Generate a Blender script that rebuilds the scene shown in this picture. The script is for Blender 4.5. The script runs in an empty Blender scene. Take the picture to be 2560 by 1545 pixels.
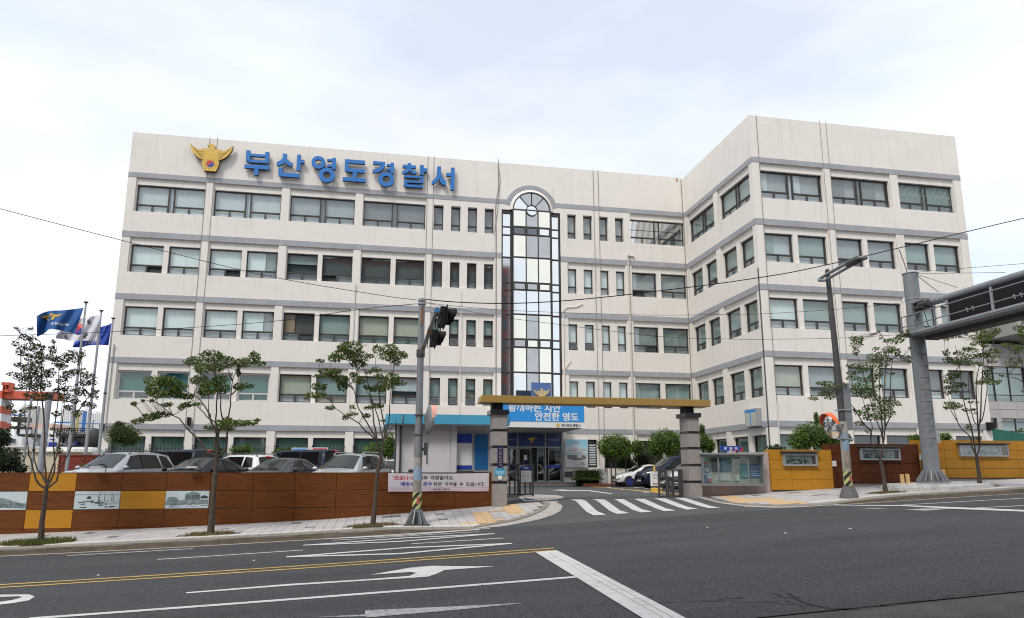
import bpy, bmesh, math, random
from mathutils import Vector, Matrix
import numpy as np
R = math.radians
random.seed(7)
sc = bpy.context.scene
COL = sc.collection

# ------------------------------------------------------------------ camera
CF, CCX, CCY = 1727.0, 1280.0, 859.0          # focal length and optical centre in photo pixels (2560 wide)
AZ, PT = R(10.8), math.atan(322 / 1727.0)
cd = bpy.data.cameras.new('camera')
cam = bpy.data.objects.new('camera', cd)
COL.objects.link(cam)
cam.location = (0, 0, 0)                      # the eye is the origin: x along the facade, y away from it, z up
cam.rotation_euler = (math.pi / 2 + PT, 0, -AZ)
cd.sensor_width = 36
cd.lens = 36 * CF / 2560
cd.shift_y = (CCY - 772.5) / 2560
cd.clip_start, cd.clip_end = 0.05, 4000
sc.camera = cam
sc.cycles.filter_width = 1.1

# ------------------------------------------------------------------ sky, sun, exposure
SUN_EL, SUN_AZ = R(52), R(218)                # azimuth clockwise from +y: from behind the camera, to the left
wd = bpy.data.worlds.new('World'); sc.world = wd; wd.use_nodes = True
nt = wd.node_tree; N = nt.nodes; L = nt.links
N.clear()
out = N.new('ShaderNodeOutputWorld')
sky = N.new('ShaderNodeTexSky'); sky.sky_type = 'NISHITA'; sky.sun_disc = False
sky.sun_elevation = SUN_EL; sky.sun_rotation = SUN_AZ
sky.air_density = 1.0; sky.dust_density = 2.0; sky.ozone_density = 1.5
SKYK = 0.086
sk = N.new('ShaderNodeVectorMath'); sk.operation = 'SCALE'; sk.inputs['Scale'].default_value = 1.7
L.new(sky.outputs[0], sk.inputs[0])
tc = N.new('ShaderNodeTexCoord')
mp = N.new('ShaderNodeMapping'); mp.inputs['Scale'].default_value = (1, 1, 2.6); mp.inputs['Location'].default_value = (2.3, 1.1, 0.4)
L.new(tc.outputs['Generated'], mp.inputs[0])
n1 = N.new('ShaderNodeTexNoise'); n1.inputs['Scale'].default_value = 1.7; n1.inputs['Detail'].default_value = 7; n1.inputs['Roughness'].default_value = 0.5
L.new(mp.outputs[0], n1.inputs['Vector'])
cr = N.new('ShaderNodeValToRGB'); cr.color_ramp.elements[0].position = 0.40; cr.color_ramp.elements[1].position = 0.62
cr.color_ramp.elements[0].color = (.64, .64, .64, 1); cr.color_ramp.elements[1].color = (1, 1, 1, 1)
L.new(n1.outputs['Fac'], cr.inputs[0])
n2 = N.new('ShaderNodeTexNoise'); n2.inputs['Scale'].default_value = 3.1; n2.inputs['Detail'].default_value = 6
L.new(mp.outputs[0], n2.inputs['Vector'])
c2 = N.new('ShaderNodeValToRGB')
c2.color_ramp.elements[0].position = 0.3; c2.color_ramp.elements[0].color = (7.7, 8.3, 9.4, 1)
c2.color_ramp.elements[1].position = 0.68; c2.color_ramp.elements[1].color = (8.45, 8.6, 8.85, 1)
L.new(n2.outputs['Fac'], c2.inputs[0])
mx = N.new('ShaderNodeMix'); mx.data_type = 'RGBA'
L.new(cr.outputs[0], mx.inputs[0]); L.new(sk.outputs[0], mx.inputs[6]); L.new(c2.outputs[0], mx.inputs[7])
bg = N.new('ShaderNodeBackground'); bg.inputs['Strength'].default_value = SKYK
L.new(mx.outputs[2], bg.inputs['Color']); L.new(bg.outputs[0], out.inputs[0])
sd = bpy.data.lights.new('sun', 'SUN'); sd.energy = 1.5; sd.angle = R(14); sd.color = (1, .955, .88)
so = bpy.data.objects.new('sun', sd); COL.objects.link(so)
sdir = Vector((math.sin(SUN_AZ) * math.cos(SUN_EL), math.cos(SUN_AZ) * math.cos(SUN_EL), math.sin(SUN_EL)))
so.rotation_euler = sdir.to_track_quat('Z', 'Y').to_euler()
vs = sc.view_settings
vs.view_transform = 'Standard'; vs.look = 'None'; vs.gamma = 1; vs.exposure = 0.58; vs.use_curve_mapping = False

# ------------------------------------------------------------------ measuring helpers (photo survey -> metres)
_s, _c, _sp, _cp = math.sin(AZ), math.cos(AZ), math.sin(PT), math.cos(PT)
def ray(x, y):
    xc = (x - CCX) / CF; yc = -(y - CCY) / CF
    f = _cp - _sp * yc; up = _sp + _cp * yc
    return Vector((f * _s + xc * _c, f * _c - xc * _s, up))
def onv(x, y, v):
    r = ray(x, y); return r * (v / r.y)
def onu(x, y, u):
    r = ray(x, y); return r * (u / r.x)
def crop(x0, y0, s=3.8125):
    return lambda a, b: (x0 + a / s, y0 + b / s)

_pc = np.polyfit([-9.2, -6.1, -3.15, 2.13, 3.3, 8, 14.7, 20.8], [-2.02, -1.915, -1.81, -1.58, -1.52, -1.285, -.95, -.676], 3)
def P(u):                                       # street level along the street
    if u < -12: return float(np.polyval(_pc, -12)) + (u + 12) * .034
    if u > 24: return float(np.polyval(_pc, 24)) + (u - 24) * .040
    return float(np.polyval(_pc, u))
def lerp(a, b, t): return a + (b - a) * t
def sstep(a, b, x):
    t = max(0., min(1., (x - a) / (b - a))); return t * t * (3 - 2 * t)
def RR(u):                                      # rise from the kerb line to the wall foot
    return .29 + .15 * max(0, 1 - abs(u - 5.0) / 6.5)
LOT = -.93
def B(u, v):                                    # ground without kerbs
    if v <= 19.6: return P(u)
    if v <= 23: return P(u) + (v - 19.6) / 3.4 * RR(u)
    g = P(u) + RR(u)
    return lerp(g, LOT, sstep(23, 28, v))
def KH(u):                                      # kerb height, dropped at the driveway
    return .03 + .15 * (1 - sstep(-.2, 3.0, u) * (1 - sstep(12.5, 16.5, u)))
def T(u, v):                                    # pavement surface
    return B(u, v) + KH(u) * max(0, 1 - (v - 19.6) / 3.4)
def gp(x, y, f=B, off=0.0):
    r = ray(x, y); a = 2.0; step = .25
    while a < 200:
        p = r * a
        if p.z < f(p.x, p.y) + off: break
        a += step
    lo, hi = a - step, a
    for _ in range(24):
        m = (lo + hi) / 2; p = r * m
        if p.z < f(p.x, p.y) + off: hi = m
        else: lo = m
    return r * hi

# ------------------------------------------------------------------ materials
def mat(name, col, rough=.6, metal=0., noise=0., nscale=8., bump=0., bscale=60., col2=None, coat=0., spec=.5, stretch=None, streak=0., speck=0., sscale=40., wear=0.):
    m = bpy.data.materials.new(name); m.use_nodes = True
    n = m.node_tree.nodes; l = m.node_tree.links
    b = n['Principled BSDF']
    b.inputs['Base Color'].default_value = (*col, 1)
    b.inputs['Roughness'].default_value = rough; b.inputs['Metallic'].default_value = metal
    b.inputs['Specular IOR Level'].default_value = spec
    if coat: b.inputs['Coat Weight'].default_value = coat; b.inputs['Coat Roughness'].default_value = .04
    t = n.new('ShaderNodeTexCoord')
    vec = t.outputs['Object']
    if stretch:
        q = n.new('ShaderNodeMapping'); q.inputs['Scale'].default_value = stretch; l.new(vec, q.inputs[0]); vec2 = q.outputs[0]
    else: vec2 = vec
    if noise or col2:
        a = n.new('ShaderNodeTexNoise'); a.inputs['Scale'].default_value = nscale; a.inputs['Detail'].default_value = 6; a.inputs['Roughness'].default_value = .6
        l.new(vec2, a.inputs['Vector'])
        r = n.new('ShaderNodeValToRGB'); r.color_ramp.elements[0].position = .3; r.color_ramp.elements[1].position = .7
        c2_ = col2 if col2 else tuple(min(1, c * (1 + noise)) for c in col)
        c1_ = col if col2 else tuple(c * (1 - noise) for c in col)
        r.color_ramp.elements[0].color = (*c1_, 1); r.color_ramp.elements[1].color = (*c2_, 1)
        l.new(a.outputs['Fac'], r.inputs[0]); last = r.outputs[0]
        if streak:                              # vertical rain streaks and grime with its own shape
            q = n.new('ShaderNodeMapping'); q.inputs['Scale'].default_value = (2.2, 2.2, .16); l.new(vec, q.inputs[0])
            s = n.new('ShaderNodeTexNoise'); s.inputs['Scale'].default_value = 1.6; s.inputs['Detail'].default_value = 7; s.inputs['Roughness'].default_value = .68
            l.new(q.outputs[0], s.inputs['Vector'])
            rr = n.new('ShaderNodeValToRGB'); rr.color_ramp.elements[0].position = .54; rr.color_ramp.elements[1].position = .74
            rr.color_ramp.elements[0].color = (1, 1, 1, 1); rr.color_ramp.elements[1].color = (1 - streak, 1 - streak * 1.05, 1 - streak * 1.2, 1)
            l.new(s.outputs['Fac'], rr.inputs[0])
            mm = n.new('ShaderNodeMix'); mm.data_type = 'RGBA'; mm.blend_type = 'MULTIPLY'; mm.inputs[0].default_value = 1
            l.new(last, mm.inputs[6]); l.new(rr.outputs[0], mm.inputs[7]); last = mm.outputs[2]
        for amt, scl, p0, p1, lo, hi in ((speck, sscale, .36, .64, 1 - speck, 1 + speck), (wear, 5.5, .56, .70, 1, 1 - wear), (wear, 60., .50, .60, 1, 1 - wear * .6)):
            if not amt: continue
            s = n.new('ShaderNodeTexNoise'); s.inputs['Scale'].default_value = scl; s.inputs['Detail'].default_value = 5; s.inputs['Roughness'].default_value = .75
            l.new(vec, s.inputs['Vector']); mr = n.new('ShaderNodeMapRange'); mr.inputs[1].default_value = p0; mr.inputs[2].default_value = p1; mr.inputs[3].default_value = lo; mr.inputs[4].default_value = hi
            l.new(s.outputs['Fac'], mr.inputs[0]); sv = n.new('ShaderNodeVectorMath'); sv.operation = 'SCALE'; l.new(last, sv.inputs[0]); l.new(mr.outputs[0], sv.inputs['Scale']); last = sv.outputs[0]
        l.new(last, b.inputs['Base Color'])
    if bump:
        a = n.new('ShaderNodeTexNoise'); a.inputs['Scale'].default_value = bscale; a.inputs['Detail'].default_value = 4
        l.new(vec, a.inputs['Vector'])
        bb = n.new('ShaderNodeBump'); bb.inputs['Strength'].default_value = bump; bb.inputs['Distance'].default_value = .02
        l.new(a.outputs['Fac'], bb.inputs['Height']); l.new(bb.outputs[0], b.inputs['Normal'])
    return m
def glass(name, tint=(.80, .88, .86), ior=1.6, extra=.05, rough=.02, refl=(1, 1, 1)):
    m = bpy.data.materials.new(name); m.use_nodes = True
    n = m.node_tree.nodes; l = m.node_tree.links; n.clear()
    o = n.new('ShaderNodeOutputMaterial'); x = n.new('ShaderNodeMixShader'); t = n.new('ShaderNodeBsdfTransparent'); g = n.new('ShaderNodeBsdfGlossy')
    t.inputs[0].default_value = (*tint, 1); g.inputs['Roughness'].default_value = rough; g.inputs[0].default_value = (*refl, 1)
    lw_ = n.new('ShaderNodeLayerWeight'); lw_.inputs[0].default_value = .5; pw = n.new('ShaderNodeMath'); pw.operation = 'POWER'; pw.inputs[1].default_value = 4.5
    l.new(lw_.outputs['Facing'], pw.inputs[0]); f = n.new('ShaderNodeMath'); f.operation = 'MULTIPLY'; f.inputs[1].default_value = .85; l.new(pw.outputs[0], f.inputs[0])
    ad = n.new('ShaderNodeMath'); ad.operation = 'ADD'; ad.use_clamp = True; ad.inputs[1].default_value = extra + .05
    tcn = n.new('ShaderNodeTexCoord'); nz = n.new('ShaderNodeTexNoise'); nz.inputs['Scale'].default_value = .9; nz.inputs['Detail'].default_value = 1
    l.new(tcn.outputs['Object'], nz.inputs['Vector'])
    bp = n.new('ShaderNodeBump'); bp.inputs['Strength'].default_value = .05; bp.inputs['Distance'].default_value = .1
    l.new(nz.outputs['Fac'], bp.inputs['Height']); l.new(bp.outputs[0], g.inputs['Normal'])
    l.new(f.outputs[0], ad.inputs[0]); l.new(ad.outputs[0], x.inputs[0]); l.new(t.outputs[0], x.inputs[1]); l.new(g.outputs[0], x.inputs[2])
    l.new(x.outputs[0], o.inputs[0])
    return m
def island_mat(name, cols, rough=.6, spec=.3, trans=.0):
    m = bpy.data.materials.new(name); m.use_nodes = True
    n = m.node_tree.nodes; l = m.node_tree.links; b = n['Principled BSDF']
    g = n.new('ShaderNodeNewGeometry'); r = n.new('ShaderNodeValToRGB')
    e = r.color_ramp.elements
    while len(e) < len(cols): e.new(.5)
    for i, c in enumerate(cols): e[i].position = i / (len(cols) - 1); e[i].color = (*c, 1)
    l.new(g.outputs['Random Per Island'], r.inputs[0]); l.new(r.outputs[0], b.inputs['Base Color'])
    b.inputs['Roughness'].default_value = rough; b.inputs['Specular IOR Level'].default_value = spec
    if trans:
        tr = n.new('ShaderNodeBsdfTranslucent'); x = n.new('ShaderNodeMixShader'); x.inputs[0].default_value = trans
        l.new(r.outputs[0], tr.inputs[0]); l.new(b.outputs[0], x.inputs[1]); l.new(tr.outputs[0], x.inputs[2]); l.new(x.outputs[0], n['Material Output'].inputs[0])
    return m

# ------------------------------------------------------------------ mesh builder and objects
class MB:
    def __init__(s): s.v = []; s.f = []; s.m = []; s.mats = []; s.cur = 0; s.sm = []
    def use(s, m):
        if m not in s.mats: s.mats.append(m)
        s.cur = s.mats.index(m); return s
    def face(s, pts, smooth=False):
        i = len(s.v); s.v += [tuple(p) for p in pts]; s.f.append(tuple(range(i, i + len(pts)))); s.m.append(s.cur); s.sm.append(smooth)
    def mesh(s, vs, fs, smooth=False):
        i = len(s.v); s.v += [tuple(p) for p in vs]
        for f in fs: s.f.append(tuple(i + k for k in f)); s.m.append(s.cur); s.sm.append(smooth)
    def box(s, x0, x1, y0, y1, z0, z1):
        vs = [(x0, y0, z0), (x1, y0, z0), (x1, y1, z0), (x0, y1, z0), (x0, y0, z1), (x1, y0, z1), (x1, y1, z1), (x0, y1, z1)]
        s.mesh(vs, [(0, 3, 2, 1), (4, 5, 6, 7), (0, 1, 5, 4), (1, 2, 6, 5), (2, 3, 7, 6), (3, 0, 4, 7)])
    def hexa(s, bot, top):                      # 4 bottom and 4 top corners
        s.mesh(list(bot) + list(top), [(3, 2, 1, 0), (4, 5, 6, 7), (0, 1, 5, 4), (1, 2, 6, 5), (2, 3, 7, 6), (3, 0, 4, 7)])
    def tube(s, pts, rad, n=8, cap=True, smooth=True):
        pts = [Vector(p) for p in pts]
        if not isinstance(rad, (list, tuple)): rad = [rad] * len(pts)
        vs = []; fs = []; a = None
        for i, p in enumerate(pts):
            d = (pts[min(i + 1, len(pts) - 1)] - pts[max(i - 1, 0)])
            if d.length < 1e-9: d = Vector((0, 0, 1))
            d.normalize()
            if a is None: a = d.orthogonal().normalized()
            a = (a - d * a.dot(d))
            if a.length < 1e-6: a = d.orthogonal()
            a.normalize(); b = d.cross(a)
            for k in range(n):
                t = 2 * math.pi * k / n
                vs.append(p + (a * math.cos(t) + b * math.sin(t)) * rad[i])
        for i in range(len(pts) - 1):
            for k in range(n):
                k2 = (k + 1) % n
                fs.append((i * n + k, i * n + k2, (i + 1) * n + k2, (i + 1) * n + k))
        s.mesh(vs, fs, smooth)
        if cap:
            s.mesh(vs[:n], [tuple(reversed(range(n)))]); s.mesh(vs[-n:], [tuple(range(n))])
    def prism(s, poly, d):                      # polygon (3D points) extruded by vector d
        d = Vector(d); a = [Vector(p) for p in poly]; b = [p + d for p in a]; n = len(a)
        s.mesh(a + b, [tuple(range(n)), tuple(reversed(range(n, 2 * n)))] + [(i, i + n, (i + 1) % n + n, (i + 1) % n) for i in range(n)])
    def ring(s, c, ax, ay, ro, ri, d, n=28):    # flat ring (centre, axis vectors) extruded by d
        c = Vector(c); ax = Vector(ax); ay = Vector(ay); d = Vector(d)
        vs = []
        for r in (ro, ri):
            for dd in (Vector(), d):
                vs += [c + dd + ax * math.cos(2 * math.pi * k / n) * r + ay * math.sin(2 * math.pi * k / n) * r for k in range(n)]
        fs = []
        for k in range(n):
            j = (k + 1) % n
            fs += [(k, j, 2 * n + j, 2 * n + k), (n + k, 3 * n + k, 3 * n + j, n + j), (k, n + k, n + j, j), (2 * n + k, 2 * n + j, 3 * n + j, 3 * n + k)]
        s.mesh(vs, fs)
    def disc(s, c, ax, ay, r, n=24):
        c = Vector(c); ax = Vector(ax); ay = Vector(ay)
        s.face([c + ax * math.cos(2 * math.pi * k / n) * r + ay * math.sin(2 * math.pi * k / n) * r for k in range(n)])
    def sphere(s, c, rx, ry=None, rz=None, n=12, m=8):
        ry = ry or rx; rz = rz or rx
        vs = [(c[0], c[1], c[2] - rz)]
        for j in range(1, m):
            ph = -math.pi / 2 + math.pi * j / m
            vs += [(c[0] + rx * math.cos(ph) * math.cos(2 * math.pi * k / n), c[1] + ry * math.cos(ph) * math.sin(2 * math.pi * k / n), c[2] + rz * math.sin(ph)) for k in range(n)]
        vs.append((c[0], c[1], c[2] + rz)); fs = []
        for k in range(n):
            fs.append((0, 1 + (k + 1) % n, 1 + k))
            for j in range(m - 2): fs.append((1 + j * n + k, 1 + j * n + (k + 1) % n, 1 + (j + 1) * n + (k + 1) % n, 1 + (j + 1) * n + k))
            fs.append((len(vs) - 1, 1 + (m - 2) * n + k, 1 + (m - 2) * n + (k + 1) % n))
        s.mesh(vs, fs, True)
    def build(s, name, mtl=None, parent=None, bevel=0.):
        me = bpy.data.meshes.new(name); me.from_pydata(s.v, [], s.f)
        if mtl is not None and not s.mats: me.materials.append(mtl)
        for m in s.mats: me.materials.append(m)
        if s.mats: me.polygons.foreach_set('material_index', s.m)
        me.polygons.foreach_set('use_smooth', s.sm); me.update()
        return link(name, me, parent, bevel)
def link(name, me, parent=None, bevel=0.):
    o = bpy.data.objects.new(name, me); COL.objects.link(o)
    if parent is not None:
        o.parent = parent; o.matrix_parent_inverse = Matrix.Translation(-Vector(parent.get('_base', (0, 0, 0))))
    if bevel:
        b = o.modifiers.new('bevel', 'BEVEL'); b.width = bevel; b.segments = 2; b.limit_method = 'ANGLE'
    return o
def tag(o, label=None, cat=None, group=None, kind=None):
    if label: o['label'] = label
    if cat: o['category'] = cat
    if group: o['group'] = group
    if kind: o['kind'] = kind
    return o
def thing(name, label, cat, base=(0, 0, 0), group=None):
    o = bpy.data.objects.new(name, None); COL.objects.link(o); o.location = base; o['_base'] = tuple(base)
    o.empty_display_size = .2
    return tag(o, label, cat, group)
def bx(name, m, parent, *dims, bevel=0.):
    b = MB(); b.box(*dims); return b.build(name, m, parent, bevel)
def dup(o, delta, parent=None, first=True):     # copy a thing with its parts and their sub-parts
    c = o.copy(); COL.objects.link(c)
    if parent is not None: c.parent = parent
    if first: c.location = Vector(o.location) + Vector(delta)
    for ch in [q for q in COL.objects if q.parent == o]: dup(ch, delta, c, False)
    return c

# text -> flat or solid mesh laid on a plane
_tx = {}
def text_tris(s, off=.0, spacing=1.0):
    k = (s, off, spacing)
    if k in _tx: return _tx[k]
    cu = bpy.data.curves.new('t', 'FONT'); cu.body = s; cu.size = 1; cu.offset = off; cu.space_character = spacing; cu.resolution_u = 3
    ob = bpy.data.objects.new('t', cu); COL.objects.link(ob)
    dg = bpy.context.evaluated_depsgraph_get(); me = bpy.data.meshes.new_from_object(ob.evaluated_get(dg))
    vs = [(v.co.x, v.co.y) for v in me.vertices]; fs = [tuple(p.vertices) for p in me.polygons]
    bpy.data.objects.remove(ob); bpy.data.curves.remove(cu); bpy.data.meshes.remove(me)
    if vs:
        xs = [v[0] for v in vs]; ys = [v[1] for v in vs]; x0, y0 = min(xs), min(ys); w = max(xs) - x0 or 1; h = max(ys) - y0 or 1
        vs = [((a - x0) / w, (b - y0) / h) for a, b in vs]
    _tx[k] = (vs, fs); return _tx[k]
def put_text(mb, s, fn, off=.02, spacing=1.0):  # fn maps (0..1, 0..1) of the text's box to a 3D point
    vs, fs = text_tris(s, off, spacing)
    mb.mesh([fn(a, b) for a, b in vs], fs)
def onrect(x0, x1, z0, z1, y):
    return lambda a, b: (lerp(x0, x1, a), y, lerp(z0, z1, b))
# ------------------------------------------------------------------ palette
M = {}
M['stucco'] = mat('cream_stucco', (.80, .75, .685), .85, noise=.03, nscale=.5, bump=.25, bscale=35, streak=.15)
def add_courses(m):                             # faint painted block courses
    n = m.node_tree.nodes; l = m.node_tree.links; b = n['Principled BSDF']; src = b.inputs['Base Color'].links[0].from_socket
    t = n.new('ShaderNodeTexCoord'); s = n.new('ShaderNodeSeparateXYZ'); l.new(t.outputs['Object'], s.inputs[0]); a = n.new('ShaderNodeMath'); l.new(s.outputs[0], a.inputs[0]); l.new(s.outputs[1], a.inputs[1])
    c = n.new('ShaderNodeCombineXYZ'); l.new(a.outputs[0], c.inputs[0]); l.new(s.outputs[2], c.inputs[1])
    k = n.new('ShaderNodeTexBrick'); k.inputs['Scale'].default_value = 1; k.inputs['Brick Width'].default_value = .42; k.inputs['Row Height'].default_value = .21; k.inputs['Mortar Size'].default_value = .012; k.inputs['Mortar Smooth'].default_value = .4
    k.inputs['Color1'].default_value = (1, 1, 1, 1); k.inputs['Color2'].default_value = (.985, .985, .985, 1); k.inputs['Mortar'].default_value = (.955, .952, .95, 1); l.new(c.outputs[0], k.inputs['Vector'])
    x = n.new('ShaderNodeMix'); x.data_type = 'RGBA'; x.blend_type = 'MULTIPLY'; x.inputs[0].default_value = 1; l.new(src, x.inputs[6]); l.new(k.outputs['Color'], x.inputs[7]); l.new(x.outputs[2], b.inputs['Base Color'])
add_courses(M['stucco'])
M['stucco_plain'] = mat('cream_reveal', (.78, .73, .67), .85, noise=.03, nscale=2, bump=.15, bscale=40, streak=.08)
M['band'] = mat('grey_band_paint', (.355, .36, .38), .8, noise=.10, nscale=1.2, bump=.3, bscale=50, streak=.10)
M['dark_frame'] = mat('dark_aluminium', (.052, .048, .046), .45, noise=.2, nscale=5)
M['white_frame'] = mat('white_vinyl', (.66, .65, .62), .5, noise=.05, nscale=4)
M['sash_frame'] = mat('grey_aluminium', (.10, .10, .10), .4, noise=.15, nscale=5)
M['glass'] = glass('window_glass', (.91, .96, .95))
M['glass_green'] = glass('green_film_glass', (.52, .66, .61), extra=.03)
M['glass_dark'] = glass('smoked_glass', (.45, .48, .49), extra=.06)
M['glass_clear'] = glass('clear_glass', (.92, .96, .95), extra=.02)
M['mirror_cream'] = mat('cream_reflection_glass', (.88, .86, .72), .06, metal=1, noise=.03, nscale=1.5, bump=.05, bscale=1.5)  # sky reflection and yellowish blinds mixed into the pane tint
M['mirror_white'] = mat('bright_sky_glass', (.80, .82, .81), .06, metal=1, noise=.03, nscale=1.5, bump=.05, bscale=1.5)  # pane tone brightened to stand for bright sky
M['mirror_grey'] = mat('grey_mirror_glass', (.47, .47, .465), .08, metal=1, noise=.08, nscale=1.5)
M['mirror_dark'] = mat('dark_mirror_glass', (.17, .18, .19), .06, metal=1, noise=.1, nscale=1.5)
for k, c in dict(pale=(.74, .82, .81), cool=(.56, .61, .635), shade=(.38, .415, .43), grey=(.21, .225, .23), cream=(.50, .51, .41), teal=(.022, .155, .125), green=(.25, .32, .29), dark=(.085, .095, .097), tan=(.36, .26, .18), sea=(.32, .41, .395)).items():
    M['b_' + k] = mat('blind_' + k, c, .8, noise=.07, nscale=1.2, stretch=(14, 14, .5), bump=.2, bscale=6)
M['asphalt'] = mat('asphalt', (.066, .067, .070), .9, noise=.19, nscale=.8, stretch=(.2, 1, 1), bump=.9, bscale=90, spec=.3, speck=.5, sscale=26)
M['asphalt_lot'] = mat('worn_asphalt', (.095, .096, .096), .9, noise=.14, nscale=.8, bump=.9, bscale=80, spec=.3, speck=.3, sscale=25)
M['asphalt_old'] = mat('old_gravelly_asphalt', (.105, .098, .088), .95, noise=.22, nscale=2, bump=1, bscale=60, spec=.2, speck=.5, sscale=60)
M['crack'] = mat('tar_crack', (.018, .018, .019), .9)
M['line_white'] = mat('white_road_paint', (.60, .60, .58), .7, noise=.10, nscale=3.5, bump=.5, bscale=70, wear=.42)
M['line_worn'] = mat('worn_road_paint', (.20, .20, .20), .8, col2=(.52, .52, .51), nscale=14, bump=.4, wear=.5)
M['line_yellow'] = mat('yellow_road_paint', (.42, .25, .055), .75, col2=(.62, .42, .13), nscale=6, bump=.4, wear=.4)
M['kerb'] = mat('kerb_granite', (.25, .225, .19), .85, noise=.16, nscale=2, bump=.4, bscale=60, speck=.15, sscale=30)
M['kerb_grime'] = mat('kerb_grime', (.10, .08, .06), .9, col2=(.19, .16, .125), nscale=4, stretch=(1, 1, 5))
M['gutter'] = mat('gutter_concrete', (.40, .33, .26), .9, noise=.15, nscale=2.5, bump=.4)
M['apron'] = mat('speckled_concrete', (.40, .37, .34), .9, noise=.12, nscale=3, bump=.5, bscale=50, speck=.28, sscale=26)
M['grout'] = mat('paving_joint', (.17, .155, .14), .95, noise=.2, nscale=4)
M['tile'] = [mat('paving_%d' % i, c, .85, noise=.07, nscale=2.2, bump=.2, bscale=50, speck=.07, sscale=30) for i, c in enumerate([(.45, .425, .405), (.475, .45, .43), (.42, .395, .38), (.54, .51, .47)])]
M['tactile'] = mat('tactile_orange_paving', (.60, .41, .22), .85, noise=.10, nscale=8, bump=.3)
M['tactile2'] = mat('dull_orange_paving', (.43, .29, .18), .85, noise=.10, nscale=8, bump=.3)
M['lid'] = mat('dark_utility_lid', (.17, .165, .16), .8, noise=.15, nscale=6)
M['wood_brown'] = mat('brown_wood_panel', (.115, .036, .010), .6, spec=.15, col2=(.18, .062, .019), nscale=2.2, stretch=(1.2, 1.2, 14), bump=.1, bscale=30)
M['wood_dark'] = mat('dark_brown_panel', (.085, .025, .009), .6, spec=.15, col2=(.115, .036, .013), nscale=2.2, stretch=(1.2, 1.2, 14), bump=.1, bscale=30)
M['wood_orange'] = mat('orange_panel', (.47, .205, .015), .55, spec=.2, col2=(.50, .245, .03), nscale=2.2, stretch=(1.2, 1.2, 14), bump=.08, bscale=30)
M['joint'] = mat('dark_joint', (.03, .018, .012), .9)
M['pink'] = mat('pink_granite_render', (.47, .37, .35), .8, noise=.09, nscale=9, bump=.3, bscale=60)
M['granite'] = mat('speckled_granite', (.20, .175, .16), .55, col2=(.42, .385, .36), nscale=42)
M['granite_black'] = mat('black_granite', (.022, .023, .027), .25, noise=.2, nscale=20)
M['steel'] = mat('galvanised_steel', (.235, .25, .265), .5, metal=.25, noise=.10, nscale=5, stretch=(1, 1, .3))
M['steel_light'] = mat('pale_galvanised_steel', (.36, .375, .39), .5, metal=.25, noise=.09, nscale=5)
M['steel_dark'] = mat('dark_weathered_steel', (.075, .073, .072), .6, metal=.2, noise=.15, nscale=6)
M['iron'] = mat('black_iron', (.02, .022, .024), .5)
M['black'] = mat('black_plastic', (.014, .014, .016), .6, noise=.2, nscale=9, spec=.2)
M['rust'] = mat('rust', (.22, .085, .03), .9, col2=(.33, .15, .07), nscale=16)
M['white'] = mat('white_paint', (.72, .72, .71), .6, noise=.03, nscale=2)
M['offwhite'] = mat('booth_white', (.62, .60, .60), .7, noise=.04, nscale=1.2, streak=.06)
M['blue_fascia'] = mat('light_blue_fascia', (.065, .36, .55), .6, noise=.06, nscale=1.4, bump=.1, streak=.08)
M['sign_blue'] = mat('bright_blue_print', (.022, .26, .66), .5)
M['letter_blue'] = mat('letter_blue', (.012, .165, .50), .5, noise=.05, nscale=1)
M['letter_side'] = mat('letter_side_navy', (.008, .025, .07), .6)
M['navy'] = mat('navy_film', (.014, .05, .19), .25, noise=.05, nscale=1)
M['royal'] = mat('royal_blue', (.015, .055, .38), .35)
M['gold'] = mat('gold_yellow', (.68, .44, .075), .5, noise=.06, nscale=2)
M['gold_line'] = mat('gold_groove', (.26, .14, .02), .7)
M['gold_metal'] = mat('polished_gold', (.75, .58, .30), .22, metal=1, noise=.1, nscale=6)
M['gold_beam'] = mat('ochre_gold_beam', (.37, .235, .062), .42, noise=.03, nscale=1.5, spec=.5)
M['red'] = mat('red', (.56, .03, .03), .5)
M['blue'] = mat('blue', (.03, .06, .33), .5)
M['ink'] = mat('black_ink', (.02, .02, .022), .7)
M['orange'] = mat('orange_paint', (.80, .14, .03), .5, noise=.05, nscale=4)
M['conductor'] = mat('weathered_cable', (.27, .24, .21), .8)
M['b_white'] = mat('bright_sky_backing', (.92, .95, .97), .7)  # white colour stands for bright sky behind the window
M['bark'] = mat('bark', (.055, .042, .034), .95, spec=.15, col2=(.13, .105, .085), nscale=9, stretch=(3, 3, 1), bump=.8, bscale=30)
M['twig'] = mat('twig_bark', (.10, .068, .055), .9, noise=.2, nscale=9)
M['leaf'] = island_mat('maple_leaves', [(.04, .075, .012), (.075, .125, .02), (.12, .175, .032), (.18, .22, .05)], .55, .3, .3)
M['leaf_dry'] = island_mat('dull_leaves', [(.035, .055, .018), (.06, .08, .025), (.09, .095, .035), (.13, .09, .035)], .6, .3, .25)
M['leaf_shrub'] = island_mat('shrub_leaves', [(.025, .06, .008), (.06, .125, .012), (.11, .20, .02), (.17, .27, .03)], .5, .35, .25)
M['leaf_dark'] = island_mat('dark_leaves', [(.012, .022, .008), (.025, .04, .014), (.045, .06, .022)], .6, .3, .2)
M['grass'] = island_mat('pit_grass', [(.07, .10, .02), (.12, .15, .035), (.20, .17, .07)], .8, .2, .2)
M['grass_dry'] = island_mat('dry_grass', [(.12, .12, .04), (.20, .17, .07), (.24, .18, .09)], .8, .2, .2)
M['soil'] = mat('soil', (.13, .09, .06), .95, noise=.3, nscale=10, bump=.8)

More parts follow.
